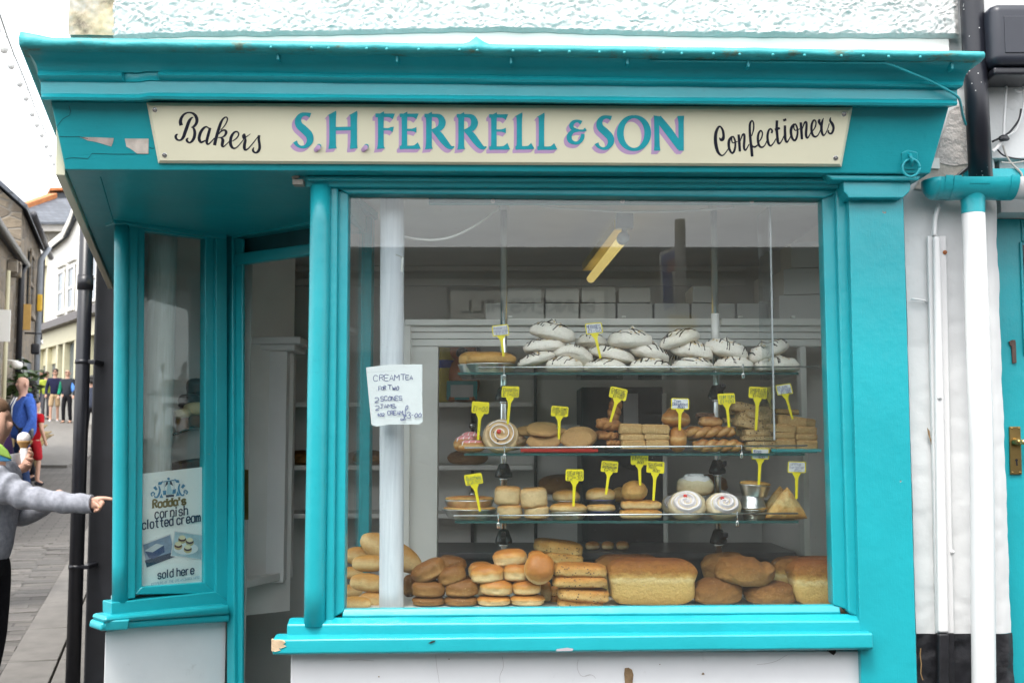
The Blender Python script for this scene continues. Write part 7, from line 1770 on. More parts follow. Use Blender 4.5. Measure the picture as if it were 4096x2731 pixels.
# --- first stone house on the left
b1 = thing('stone_house', (-8, 16, .5), 'tan stone house at left edge with black gutter, nearest on the lane', 'house', 'houses up the lane')
F1 = Fac((-8.83, 20.0), (1.21, -3.7))
F1.bx('wall', 0, 9.0, 0, 4.65, -5.0, 0, m_stone, b1); F1.bx('roof', -.1, 9.2, 4.651, 4.72, -5.2, .10, m_slate, b1)
tube('gutter', [F1.p(-.15, 4.60, .16), F1.p(4.5, 4.60, .16), F1.p(9.1, 4.60, .16)], .055, m_black, b1, 10)
tube('downpipe', [F1.p(.12, 4.56, .15), F1.p(.16, 4.4, .10), F1.p(.16, 1.0, .10)], .055, m_black, b1, 8)
tube('white_downpipe', [F1.p(2.0, 4.2, .08), F1.p(2.0, .9, .08)], .035, m_creamshop, b1, 8)
for u in (.75, 1.35): F1.bx('corbel', u, u + .18, 4.25, 4.45, .01, .16, m_stone, b1)
F1.win(5.6, 6.6, 2.9, 4.2, b1, m_stone, 2)
F1.bx('shop_opening', 2.4, 4.6, .75, 2.5, .012, .03, m_wing, b1)
sg1 = thing('white_shop_sign', F1.p(3.0, 2.9, .3), 'white projecting board sign on stone house at left edge', 'sign')
F1.bx('sign_board', 3.55, 3.61, 2.93, 3.40, .05, .30, m_render, sg1)
cc = thing('security_camera', F1.p(1.2, 3.0, .2), 'small white camera on bracket on stone house wall', 'camera')
v, f = lathe_geo([(.001, 0), (.06, 0), (.06, .18), (.045, .2), (.001, .2)], 12); wobj('camera_body', [F1.p(1.2, 2.72, .22) + Vector((a, -c, b)) for a, b, c in v], f, m_render, cc, True); tube('camera_bracket', [F1.p(1.2, 2.8, .0), F1.p(1.2, 2.78, .2)], .02, m_render, cc, 6)
# --- second house, gable towards us
b2 = thing('gabled_stone_house', (-9.5, 22, .8), 'taller tan stone house with gable end beyond the first', 'house', 'houses up the lane')
F2 = Fac((-10.50, 25.0), (1.68, -4.9))
F2.bx('wall', 0, 5.12, 0, 5.62, -5, 0, m_stone, b2)
ga = [F2.p(5.121, 5.62, 0), F2.p(5.121, 5.62, -5.0), F2.p(5.121, 7.9, -2.6)]; gb = [p - F2.u * 5.12 for p in ga]
recalc(wobj('gable', ga + gb, [(0, 1, 2), (5, 4, 3), (0, 3, 4, 1), (1, 4, 5, 2), (2, 5, 3, 0)], m_stone, b2))
rf = [F2.p(5.3, 5.58, .10), F2.p(5.3, 8.0, -2.6), F2.p(-.1, 8.0, -2.6), F2.p(-.1, 5.58, .10)]
hexa('roof', rf, [p + Vector((0, 0, .09)) for p in rf], m_slate, b2)
tube('gutter', [F2.p(5.2, 5.52, .20), F2.p(-.1, 5.52, .20)], .06, simple('grey_gutter', (.06, .06, .068), .5), b2, 8)
tube('downpipe', [F2.p(1.6, 5.5, .26), F2.p(1.6, 5.2, .10), F2.p(1.6, 1.2, .10)], .06, simple('lead_pipe', (.30, .33, .37), .5), b2, 8)
F2.win(2.7, 3.5, 3.9, 5.1, b2, m_stone, 1); F2.win(.4, 1.1, 3.6, 4.9, b2, m_render, 1); F2.bx('shop_opening', 2.2, 4.6, 1.1, 3.0, .012, .03, m_wing, b2)
yl = thing('yellow_board', F2.p(4.3, 3.3, .2), 'ochre yellow upright board on second stone house wall', 'sign'); F2.bx('board', 4.3, 4.36, 3.5, 3.98, .02, .15, simple('ochre', (.50, .30, .08), .6), yl)
ylm = thing('yellow_lamp', F2.p(1.9, 4.3, .3), 'bright yellow box lamp high on second stone house', 'lamp'); F2.bx('lamp_box', 1.85, 1.95, 4.1, 4.45, .08, .18, simple('bright_yellow', (.75, .45, .03), .5), ylm, .02)
blm = thing('dark_bracket_lamp', F2.p(3.6, 3.3, .3), 'dark bracket lamp on second stone house wall', 'lamp'); F2.bx('lamp_head', 3.55, 3.7, 3.1, 3.3, .12, .28, m_black, blm, .03); tube('lamp_arm', [F2.p(3.62, 3.5, .0), F2.p(3.62, 3.5, .3), F2.p(3.62, 3.38, .3)], .02, m_black, blm, 6)
# --- narrow cream house and orange shop between
b3 = thing('narrow_cream_house', (-18.5, 46, 2.3), 'narrow cream house with orange shopfront at the lane end', 'house', 'houses up the lane')
F3 = Fac((-20.6, 48), (1, -.35))
F3.bx('wall', 0, 4.2, 2, 9.2, -4, 0, m_creamshop, b3); F3.bx('shopfront', .9, 3.6, 2.4, 5.0, .01, .15, simple('orange_shop', (.62, .20, .05), .5), b3); F3.bx('cornice', -.1, 4.3, 5.1, 5.4, .01, .25, m_creamshop, b3); F3.bx('cornice', -.1, 4.3, 8.7, 9.1, .01, .3, m_creamshop, b3); F3.win(1.4, 2.3, 6.0, 7.8, b3, m_render)
# --- white gabled house with cream shopfront
b4 = thing('white_gabled_house', (-15, 39, 2.2), 'white rendered gabled house with cream shopfront up the lane', 'house', 'houses up the lane')
F4 = Fac((-17.7, 42.7), (1.85, -2.7))
pr = [(0, 1.8), (10.5, 1.8), (10.5, 8.5), (7.2, 11.0), (4.4, 9.05), (3.3, 8.62), (0, 8.45)]
fr = [F4.p(u, z, 0) for u, z in pr]; bk = [F4.p(u, z, -6) for u, z in pr]; n = len(pr)
recalc(wobj('wall', fr + bk, [list(range(n)), list(range(2 * n - 1, n - 1, -1))] + [(i, (i + 1) % n, n + (i + 1) % n, n + i) for i in range(n)], m_render, b4))
for (u0, z0), (u1, z1) in (((-.15, 8.47), (3.4, 8.66)), ((3.2, 8.62), (4.4, 9.08)), ((4.3, 9.03), (7.3, 11.1)), ((7.1, 11.1), (10.6, 8.45))):
    b = [F4.p(u0, z0, .18), F4.p(u1, z1, .18), F4.p(u1, z1, -6.1), F4.p(u0, z0, -6.1)]; hexa('roof', b, [p + Vector((0, 0, .16)) for p in b], m_slate, b4)
    b = [F4.p(u0, z0 - .12, .20), F4.p(u1, z1 - .12, .20), F4.p(u1, z1 - .12, .24), F4.p(u0, z0 - .12, .24)]; hexa('bargeboard', b, [p + Vector((0, 0, .24)) for p in b], m_render, b4)
b = [F4.p(-.1, 8.66, -.2), F4.p(3.3, 8.85, -.2), F4.p(3.3, 8.85, -.5), F4.p(-.1, 8.66, -.5)]; hexa('ridge_tiles', b, [p + Vector((0, 0, .22)) for p in b], m_terra, b4)
for u0, u1 in ((2.1, 3.0), (3.6, 4.5), (6.8, 7.5)):
    F4.win(u0, u1, 5.95, 7.45, b4, m_render); F4.bx('hood_moulding', u0 - .15, u1 + .15, 7.62, 7.75, .01, .12, m_render, b4); F4.bx('hood_moulding', u0 + .1, u1 - .1, 7.76, 7.95, .01, .09, m_render, b4)
F4.bx('shop_cornice', -.4, 10.6, 5.35, 5.6, .01, .5, simple('dark_trim', (.12, .11, .11), .6), b4); F4.bx('shop_fascia', -.1, 10.5, 4.75, 5.34, .01, .22, m_creamshop, b4)
F4.bx('shop_base', -.1, 10.5, 1.9, 2.95, .01, .16, simple('grey_base', (.35, .34, .31), .6), b4)
for u in (0, 1.4, 3.0, 4.0, 5.6, 7.2, 8.8): F4.bx('shop_mullion', u - .12, u + .12, 2.951, 4.749, .012, .2, m_creamshop, b4)
F4.bx('shop_glass', .1, 10.4, 2.951, 4.748, .0, .01, m_wing, b4); F4.bx('shop_blind', .15, 2.9, 4.15, 4.747, .0125, .05, m_creamshop, b4)
tube('corner_downpipe', [F4.p(-.1, 8.4, .1), F4.p(-.1, 5.6, .1)], .06, m_black, b4, 8)
# --- grey stone house with slate roof and the slate hung block behind
b5 = thing('grey_stone_house', (-20, 52, 3), 'grey stone house with slate roof closing the lane', 'house', 'houses up the lane')
box('wall', -23.5, -17.5, 50, 56, 2, 10.85, m_gstone, b5, 0); box('eaves_board', -23.6, -17.4, 49.8, 50, 10.6, 10.9, simple('grey_eaves', (.30, .29, .28), .6), b5, 0)
hexa('roof', [(-23.6, 49.7, 10.9), (-17.4, 49.7, 10.9), (-17.4, 53, 12.6), (-22.0, 53, 12.6)], [(-23.6, 49.7, 11.0), (-17.4, 49.7, 11.0), (-17.4, 53, 12.75), (-22.0, 53, 12.75)], m_slate, b5, 0)
hexa('ridge_tiles', [(-23.6, 49.8, 11.02), (-23.3, 49.8, 11.02), (-21.6, 53, 12.77), (-22.0, 53, 12.77)], [(-23.6, 49.8, 11.25), (-23.3, 49.8, 11.25), (-21.6, 53, 13.0), (-22.0, 53, 13.0)], m_terra, b5, 0)
box('chimney_stack', -20.3, -19.2, 52.5, 53.6, 12.0, 16.0, stone_mat('ochre_stone', [(.50, .36, .18), (.55, .42, .25), (.42, .32, .2)], 2), b5, 0)
b6 = thing('slate_hung_block', (-23.5, 60, 3), 'dark slate hung building rising behind the grey stone house', 'house', 'houses up the lane')
hexa('wall', [(-26.6, 62, 3), (-23.6, 57.5, 3), (-18.5, 57.5, 3), (-18.5, 66, 3)], [(-26.6, 62, 12.2), (-23.6, 57.5, 14.0), (-18.5, 57.5, 14.3), (-18.5, 66, 14.3)], m_slate, b6, 0)
hexa('roof', [(-27.0, 62, 12.25), (-23.7, 57.2, 14.05), (-18.4, 57.2, 14.35), (-18.4, 66, 14.35)], [(-27.0, 62, 12.45), (-23.7, 57.2, 14.2), (-18.4, 61, 15.2), (-18.4, 66, 14.5)], m_terra, b6, 0)
hexa('window', [(-26.0, 61.0, 10.2), (-25.3, 59.95, 10.2), (-25.28, 59.9, 10.2), (-26.05, 60.9, 10.2)], [(-26.0, 61.0, 12.0), (-25.3, 59.95, 12.4), (-25.28, 59.9, 12.4), (-26.05, 60.9, 12.0)], m_render, b6, 0)
# low wall and steps at the top of the lane
lw = thing('low_grey_wall', (-17.5, 44, 2.3), 'low grey wall behind the people at the top of lane', 'wall'); F3.bx('wall', -.5, 7, 2.0, 3.0, 2.2, 2.5, m_gstone, lw)
# raised pavement on the left of the lane
kb = []
for k in range(20):
    t = k / 19; Y = 22 + 17 * t
    x = -8.6 - .30 * (Y - 22) + .9 * math.sin(t * 2.2)
    kb.append(Vector((x, Y, gz(Y) + .045)))
secs = [[p, p + Vector((-4.5, 0, 0)), p + Vector((-4.5, 0, -.4)), p + Vector((0, 0, -.4))] for p in kb]
o = loft('raised_pavement', secs, m_slab, None); tag(o, kind='structure')
# string of festoon bulbs
fl = thing('festoon_lights', PR('r1', 220, 700, 14), 'string of clear festoon bulbs hanging across the sky at left', 'festoon lights')
FB = [(-60, -60, 9), (0, 120, 10), (58, 290, 11.5), (110, 430, 13), (175, 580, 14.5), (222, 700, 16), (268, 830, 17.5), (305, 920, 19), (342, 1005, 20.5), (376, 1095, 22), (410, 1170, 23.5), (435, 1240, 25), (475, 1330, 27)]
pts = [PR('r1', a, b, c) for a, b, c in FB]
tube('cable', pts, .011, simple('pale_cable', (.45, .5, .5), .5), fl, 6)
for i, p in enumerate(pts[1:]):
    v, f = lathe_geo([(.02, .0), (.02, -.05), (.045, -.09), (.05, -.13), (.03, -.17), (.001, -.18)], 10)
    wobj('bulb', [p + Vector((a - .03, b, c)) for a, b, c in v], f, simple('bulb_glass', (.75, .76, .74), .15) if i == 0 else bpy.data.materials['bulb_glass'], fl, True)
# dried plants and goods outside the first shop
pl2 = thing('dry_plant_display', (-7.6, 18.2, gz(18.2)), 'tan dried grass plants standing outside the stone houses', 'plants')
geo = []; r_ = random.Random(6)
for k in range(90):
    b = Vector((-7.95 + r_.uniform(-.12, .10), 18.4 + r_.uniform(-1.4, 1.4), gz(18.4) + .3)); h = r_.uniform(.5, 1.15); d = Vector((r_.uniform(-.15, .15), r_.uniform(-.3, .3), 0))
    b.x -= .3 * (b.y - 18.4)
    geo.append(tube_geo([b, b + d * .4 + Vector((0, 0, h * .5)), b + d + Vector((0, 0, h * .85)), b + d * 1.6 + Vector((0, 0, h * .9))], [.015, .03, .05, .008], 5))
v, f = join_geo(geo); o = wobj('stems', v, f, simple('dry_grass', (.34, .25, .12), .8, .4, 3), pl2, True); o['kind'] = 'stuff'
geo = []
for k in range(120):
    c = Vector((-8.3 + r_.gauss(0, .14), 19.2 + r_.gauss(0, .2), 2.4 + r_.gauss(0, .14))); a = r_.uniform(0, 6.28); s = r_.uniform(.06, .13)
    d1 = Vector((math.cos(a), math.sin(a), r_.uniform(-.6, .6))) * s; d2 = Vector((-math.sin(a), math.cos(a), r_.uniform(-.3, .9))) * s * .6
    geo.append(([c - d1, c + d2, c + d1, c - d2], [(0, 1, 2, 3)]))
v, f = join_geo(geo); pt = thing('hanging_basket', (-8.2, 19.2, 2.2), 'leafy green hanging basket on stone house wall', 'plant'); o = wobj('foliage', v, f, simple('planter_leaf', (.07, .12, .04), .6, .4, 6), pt); o['kind'] = 'stuff'; v, f = lathe_geo([(.001, -.22), (.12, -.2), (.2, -.02), (.2, 0)], 12); wobj('basket', [Vector((-8.3, 19.2, 2.35)) + Vector(q) for q in v], f, m_black, pt, True); tube('basket_chain', [(-8.3, 19.2, 2.35), (-8.3, 19.2, 2.8), (-8.5, 19.2, 2.8)], .01, m_black, pt, 5)

# ================================================================== people
def skin_obj(name, nodes, edges, mat, parent, T=lambda p: Vector(p), sc=1.0, sub=2):
    org = ORG[parent.name]
    me = bpy.data.meshes.new(name)
    me.from_pydata([tuple(T(n[:3]) - org) for n in nodes], edges, []); me.materials.append(mat); me.update()
    o = bpy.data.objects.new(name, me); link(o, parent, org)
    md = o.modifiers.new('skin', 'SKIN'); md.use_smooth_shade = True
    for i, n in enumerate(nodes):
        rr = n[3:]; d = me.skin_vertices[0].data[i]; d.radius = (rr[0] * sc, (rr[1] if len(rr) > 1 else rr[0]) * sc)
    me.skin_vertices[0].data[0].use_root = True
    s = o.modifiers.new('sub', 'SUBSURF'); s.levels = 1; s.render_levels = sub
    return o
m_skin = simple('skin', (.55, .32, .23), .5, .08, 20); 
def clothm(n, c): return bpy.data.materials.get(n) or simple(n, c, .92, .22, 38, .35, 130, .003, spec=.15)
def hairm(n, c): return bpy.data.materials.get(n) or simple(n, c, .6, .3, 40, .5, 90, .004)
def person(label, x, y, h, yaw, top, bottom, hair=None, sleeves='long', legs='long', shoes=(.03, .03, .035), stride=.06, arms=None, lean=0.0, bulk=1.0, head_turn=0, group='people in the lane', zg=None, only_body=False):
    z0 = gz(y) if zg is None else zg; k = h / 1.75; cy, sy = math.cos(math.radians(yaw)), math.sin(math.radians(yaw))
    def T(p):
        px, py, pz = p[0] * k, p[1] * k - lean * max(0, p[2] - .9) * k, p[2] * k
        return Vector((x + px * cy - py * sy, y + px * sy + py * cy, z0 + pz))
    t = thing('person', (x, y, z0), label, 'person', group)
    A = arms or {}
    aR = A.get('R', [(-.19, 0, 1.40), (-.255, .02, 1.13), (-.26, -.07, .90), (-.26, -.10, .80)]); aL = A.get('L', [(.19, 0, 1.40), (.255, .02, 1.13), (.26, -.07, .90), (.26, -.10, .80)])
    s = stride
    LR, LL = [(-.09, 0, .90), (-.10, -.02 - s * .5, .50), (-.10, .03 - s, .09), (-.11, -.10 - s, .035)], [(.09, 0, .90), (.10, -.02 + s * .5, .50), (.10, .03 + s, .09), (.11, -.10 + s, .035)]
    ct, st = math.cos(math.radians(head_turn)), math.sin(math.radians(head_turn))
    def H(p): return (p[0] * ct - p[1] * st, p[0] * st + p[1] * ct, p[2])
    nodes = [(0, 0, .97, .07, .06), (0, 0, 1.15, .085, .07), (0, 0, 1.34, .12, .08), (0, .005, 1.47, .06, .06), (*H((0, -.005, 1.54)), .055, .058), (*H((0, -.018, 1.60)), .068, .082), (*H((0, -.01, 1.68)), .074, .092), (*H((0, 0, 1.735)), .05, .06), (*H((0, -.112, 1.632)), .011, .012)]
    edges = [(0, 1), (1, 2), (2, 3), (3, 4), (4, 5), (5, 6), (6, 7), (5, 8)]
    def chain(pts, radii, root):
        prev = root
        for p, r in zip(pts, radii): nodes.append((*p, r)); edges.append((prev, len(nodes) - 1)); prev = len(nodes) - 1
    chain(aR, (.055, .042, .030, .036), 2); chain(aL, (.055, .042, .030, .036), 2)
    chain(LR, (.055, .052, .042, .036), 0); chain(LL, (.055, .052, .042, .036), 0)
    skin_obj('body', nodes, edges, m_skin, t, T, k)
    for sd in (-1, 1):
        e = T(H((sd * .079, .008, 1.625))); v, f = blob(.025 * k, .045 * k, .065 * k, nu=10, nv=8, amp=0); wobj('ear', [e + Vector(q) for q in v], f, m_skin, t, True)
    # top
    b = bulk
    nodes2 = [(0, 0, .84, .155 * b, .125 * b), (0, -.005, 1.10, .15 * b, .125 * b), (0, 0, 1.32, .165 * b, .12 * b), (0, .005, 1.44, .10, .085)]; edges2 = [(0, 1), (1, 2), (2, 3)]
    nodes, edges = nodes2, edges2
    def ch(pts, radii):
        prev = 2
        for p, r in zip(pts, radii): nodes.append((*p, r)); edges.append((prev, len(nodes) - 1)); prev = len(nodes) - 1
    for nm, a in (('R', aR), ('L', aL)):
        if A.get('skip_' + nm): continue
        if sleeves == 'long': ch(a[:3], (.078, .060, .045))
        else: ch([a[0], tuple(a[0][i] * .45 + a[1][i] * .55 for i in range(3))], (.078, .066))
    skin_obj('top', nodes2, edges2, clothm(*top), t, T, k)
    nodes = [(0, 0, 1.02, .125 * min(b, 1.2), .105 * min(b, 1.2)), (0, 0, .88, .12 * b, .11 * b)]; edges = [(0, 1)]
    for L in (LR, LL):
        pts = L[:3] if legs == 'long' else [L[0], tuple(L[0][i] * .2 + L[1][i] * .8 for i in range(3)), tuple(L[1][i] for i in range(3))]
        rad = (.098, .070, .056) if legs == 'long' else (.10, .088, .085)
        prev = 1
        for p, r in zip(pts, rad): nodes.append((*p, r)); edges.append((prev, len(nodes) - 1)); prev = len(nodes) - 1
    skin_obj('trousers' if legs == 'long' else 'shorts', nodes, edges, clothm(*bottom), t, T, k)
    for L in (LR, LL):
        a = L[2]; skin_obj('shoe', [(a[0], a[1] + .05, .045, .045), (a[0], a[1] - .05, .045, .048), (a[0], a[1] - .15, .032, .040)], [(0, 1), (1, 2)], clothm('shoe_%.2f' % shoes[0], shoes), t, T, k)
    if hair:
        nm, c, long_ = hair
        geo = []
        for cx_, cy_, cz_, w_, d_, h_ in [(0, .022, 1.725, .182, .21, .125), (0, .068, 1.64, .165, .12, .17)] + ([(0, .075, 1.52, .17, .10, .22)] if long_ else []):
            v, f = blob(w_ * k, d_ * k, h_ * k, nu=20, nv=12, amp=.07, freq=2.5); cc_ = T(H((cx_, cy_, cz_)))
            Rz = Matrix.Rotation(math.radians(yaw + head_turn), 3, 'Z'); geo.append(([cc_ + Rz @ Vector(q) for q in v], f))
        v, f = join_geo(geo); wobj('hair', v, f, hairm(nm, c), t, True)
    return t, T
# far group at the top of the lane
person('man in navy jumper and khaki shorts at top of lane', (126 - 1176) / 2600 * 38.2, 38.2, 1.78, 15, ('navy_jumper', (.018, .02, .05)), ('khaki_shorts', (.42, .30, .18)), ('dark_brown_hair', (.03, .018, .012), False), 'long', 'short', (.5, .5, .52), .10)
t_, T_ = person('bald person in green top and black trousers at top of lane', (155 - 1176) / 2600 * 37.2, 37.2, 1.78, -10, ('dark_vest', (.03, .035, .045)), ('black_trousers', (.012, .012, .015)), None, 'long', 'long', (.10, .06, .04), .04)
skin_obj('green_sleeve', [(-.18, 0, 1.42, .085), (-.26, .02, 1.12, .072), (-.265, -.07, .92, .055)], [(0, 1), (1, 2)], clothm('green_cloth', (.02, .22, .13)), t_, T_, 1.0); skin_obj('blue_jacket_side', [(.14, .02, 1.43, .10), (.20, .03, 1.2, .11), (.24, .03, 1.0, .09)], [(0, 1), (1, 2)], clothm('blue_cloth', (.03, .12, .45)), t_, T_, 1.0)
person('person in yellow-green top half hidden at top of lane', (106 - 1176) / 2600 * 40, 40, 1.66, 30, ('yellow_green_top', (.35, .42, .06)), ('grey_trousers', (.08, .08, .09)), ('brown_hair', (.05, .03, .02), False))
person('person in dark jacket beside orange shopfront', (93 - 1176) / 2600 * 41, 41, 1.7, -30, ('dark_jacket', (.03, .03, .035)), ('dark_jeans', (.03, .035, .06)), ('black_hair', (.012, .01, .01), False))
person('person in dark clothes glimpsed between drainpipe and black wall', (211 - 1176) / 2600 * 29, 29, 1.68, 190, ('slate_jacket', (.06, .07, .10)), ('black_trousers', (.012, .012, .015)), ('black_hair', (.012, .01, .01), False), stride=.12)
# nearer
person('dark haired woman in black behind the man in blue', (68 - 1176) / 2600 * 19.3, 19.3, 1.68, -60, ('black_top', (.015, .015, .018)), ('black_trousers', (.012, .012, .015)), ('black_hair', (.012, .01, .01), True))
person('child in red top and shorts behind the man in blue', (82 - 1176) / 2600 * 18.6, 18.6, 1.40, 150, ('red_top', (.45, .012, .02)), ('red_shorts', (.40, .02, .03)), ('black_hair', (.012, .01, .01), False), 'short', 'short')
t_, T_ = person('bald man in blue hoodie with black shoulder bag', (54 - 1176) / 2600 * 16.2, 16.2, 1.80, -48, ('blue_hoodie', (.06, .14, .50)), ('blue_jeans', (.03, .05, .12)), None, 'long', 'long', (.03, .03, .035), .05, bulk=1.62, arms={'R': [(-.24, 0, 1.40), (-.31, .03, 1.13), (-.29, -.10, .90), (-.27, -.14, .82)], 'L': [(.24, 0, 1.40), (.31, .03, 1.13), (.29, -.10, .90), (.27, -.14, .82)]})
tube('bag_strap', [T_((-.12, -.08, 1.47)), T_((-.06, -.165, 1.35)), T_((.08, -.185, 1.15)), T_((.20, -.12, 1.02)), T_((.24, .02, .98))], .018, m_black, t_, 6)
c = T_((.245, -.03, .95)); v, f = blob(.19, .13, .17, q=5, pz=5, flat=1, amp=.02); wobj('shoulder_bag', [c + Vector(q) for q in v], f, m_black, t_, True)
for sx in (-.05, .05): tube('hood_cord', [T_((sx, -.10, 1.45)), T_((sx * 1.3, -.165, 1.32)), T_((sx * 1.6, -.178, 1.12))], .010, m_render, t_, 5)
skin_obj('hood', [(-.10, .03, 1.47, .045), (0, .10, 1.46, .055), (.10, .03, 1.47, .045)], [(0, 1), (1, 2)], clothm('blue_hoodie', (.06, .14, .50)), t_, T_, 1.03)
person('red haired person in dark purple top at left edge', (-38 - 1176) / 2600 * 9.0, 9.0, 1.74, -20, ('purple_top', (.035, .018, .06)), ('dark_jeans', (.03, .035, .06)), ('red_hair', (.20, .06, .025), True))
# --- the pointing woman: grey fleece, ice cream in her other hand
YP = 5.80
def L3(x, y, Y=YP): return PR('l3', x, y, Y)
def wl_(p, x0=-2.70): return p
arms = {'R': [(-.14, -.02, 1.36), (-.15, -.035, 1.35), (-.155, -.05, 1.34), (-.155, -.06, 1.335)], 'L': [(.17, -.02, 1.36), (.22, -.06, 1.10), (.17, -.26, 1.20), (.15, -.33, 1.27)], 'skip_R': True}
pw, TP = person('person in grey fleece pointing at side window, ice cream in other hand', -2.665, YP + .02, 1.68, 90, ('grey_fleece', (.30, .31, .35)), ('black_trousers', (.012, .012, .015)), ('light_brown_hair', (.16, .09, .05), True), arms=arms, stride=.03, group=None, bulk=1.05)
ctr_ = [(-120, 100, .085), (-60, 125, .086), (0, 152, .082), (60, 185, .076), (130, 220, .068), (210, 248, .061), (310, 266, .056), (430, 282, .052), (540, 289, .050), (640, 292, .045), (656, 292, .046)]
cs = smooth_pts([(*L3(a, b, YP - .14 - .0 * i), r_) for i, (a, b, r_) in enumerate(ctr_)], 9)
v, f = tube_geo([Vector(c[:3]) for c in cs], [c[3] for c in cs], 28)
vv = []
n_ = 28
for i in range(len(cs)):
    t = i / (len(cs) - 1); cen = Vector(cs[i][:3])
    for k in range(n_):
        p = v[i * n_ + k]; a = 2 * math.pi * k / n_
        fold = math.sin(t * 46 + 1.1 * math.sin(a * 1 + .6) + 1.0 * noise.noise(Vector((t * 6, math.cos(a), math.sin(a))))) * (.65 + .4 * noise.noise(Vector((t * 9, math.cos(a) * 1.5, math.sin(a) * 1.5 + 4))))
        vv.append(cen + (p - cen) * (1 + .12 * fold * min(1, (1 - t) * 6)))
vv += v[len(cs) * n_:]
o = wobj('fleece_sleeve', vv, f, clothm('grey_fleece', (.30, .31, .35)), pw, True)
def hand(name, nodes, edges, parent): return skin_obj(name, nodes, edges, m_skin, parent, lambda p: Vector(p), 1.0)
YH = YP - .14
def hp_(x, y, dy=0.0, r=.009): q = L3(x, y, YH + dy); return (q.x, q.y, q.z, r)
nodes = [hp_(640, 292, 0, .026), hp_(672, 285, 0, .030), hp_(700, 272, .0, .026), hp_(715, 254, -.012, .013), hp_(745, 252, -.014, .0105), hp_(778, 256, -.014, .0092), hp_(808, 262, -.014, .0075),
         hp_(718, 272, -.02, .013), hp_(738, 288, -.028, .0105), hp_(728, 306, -.030, .0095), hp_(708, 304, -.022, .0085),
         hp_(712, 288, -.026, .012), hp_(728, 306, -.034, .0100), hp_(716, 324, -.034, .0092), hp_(698, 320, -.026, .008),
         hp_(700, 302, -.026, .011), hp_(712, 326, -.034, .0092), hp_(700, 340, -.032, .0085), hp_(684, 334, -.024, .0075),
         hp_(678, 318, -.012, .014), hp_(690, 340, -.016, .0115), hp_(668, 352, -.012, .009)]
edges = [(0, 1), (1, 2), (2, 3), (3, 4), (4, 5), (5, 6), (2, 7), (7, 8), (8, 9), (9, 10), (2, 11), (11, 12), (12, 13), (13, 14), (1, 15), (15, 16), (16, 17), (17, 18), (1, 19), (19, 20), (20, 21)]
hand('pointing_hand', nodes, edges, pw)
tube('ring', [Vector(hp_(706 + 7 * math.cos(a), 312 + 5 * math.sin(a), -.034 - .011 * math.sin(a))[:3]) for a in [2 * math.pi * k / 16 for k in range(17)]], .0016, simple('gold_ring', (.7, .5, .15), .2, 0, metal=1.0), pw, 6)
# scarf, glasses, waist strap, bag
def L2(x, y, Y=YP): return PR('l2', x, y, Y)
def scarf(name, pts, mat, Y):
    fr = [L2(x, y, Y) for x, y in pts]; n = len(fr)
    recalc(wobj(name, fr + [p + Vector((-.01, .03, .004)) for p in fr], [list(range(n)), list(range(2 * n - 1, n - 1, -1))] + [(i, (i + 1) % n, n + (i + 1) % n, n + i) for i in range(n)], mat, pw), .008)
scm = [simple('scarf_green', (.20, .32, .05), .8, .15), simple('scarf_blue', (.05, .22, .40), .8, .15)]
scarf('scarf_blue_fold', [(-160, 1250), (-20, 1290), (60, 1330), (155, 1388), (60, 1400), (-40, 1395), (-160, 1370)], scm[1], YP - .165)
scarf('scarf_green_fold', [(-160, 1150), (-40, 1165), (20, 1195), (90, 1260), (150, 1375), (70, 1345), (-30, 1310), (-160, 1280)], scm[0], YP - .18)
# ice cream cone and cup held in the other hand
YI = YP + .30
ic = thing('ice_cream_cone', L2(300, 1330, YI), 'white ice cream in a wafer cone held beside paper cup', 'ice cream')
c = L2(300, 1150, YI); sI = (L2(380, 1100, YI).x - L2(215, 1100, YI).x) / 2
v, f = lathe_geo([(sI * .25, -sI * 2.6), (sI * .55, -sI * .75), (sI * .95, -.1 * sI), (sI * .98, .15 * sI), (sI * .9, .16 * sI), (sI * .5, -.4 * sI)], 20); wobj('wafer_cone', [c + Vector(q) for q in v], f, simple('wafer', (.45, .26, .09), .6, .2, 60), ic, True)
v, f = blob(sI * 1.95, sI * 1.95, sI * 1.7, amp=.06, freq=1.5); wobj('ice_cream_scoop', [c + Vector((0, 0, sI * .62)) + Vector(q) for q in v], f, simple('vanilla_ice', (.74, .68, .66), .4, .04), ic, True)
v, f = lathe_geo([(sI * .45, -sI * 3.4), (sI * .58, -sI * .95), (sI * .56, -sI * .95), (sI * .42, -sI * 3.4)], 16); wobj('paper_wrap', [c + Vector((sI * .1, 0, 0)) + Vector(q) for q in v], f, m_paper, ic, True)
cp_ = thing('paper_cup', L2(225, 1460, YI), 'white paper cup held in hand with the ice cream', 'cup')
c = L2(225, 1465, YI); rt_ = (L2(300, 1300, YI).x - L2(150, 1300, YI).x) / 2
v, f = lathe_geo([(.001, 0), (rt_ * .82, 0), (rt_ * 1.02, rt_ * 2.2), (rt_ * 1.06, rt_ * 2.25), (rt_ * .98, rt_ * 2.2), (rt_ * .78, rt_ * .1)], 22); M_ = Matrix.Rotation(math.radians(-12), 4, 'Y'); wobj('cup_body', [c + M_ @ Vector(q) for q in v], f, m_paper, cp_, True)
def h2(x, y, dy=0.0, r=.010): q = L2(x, y, YI + dy); return (q.x, q.y, q.z, r)
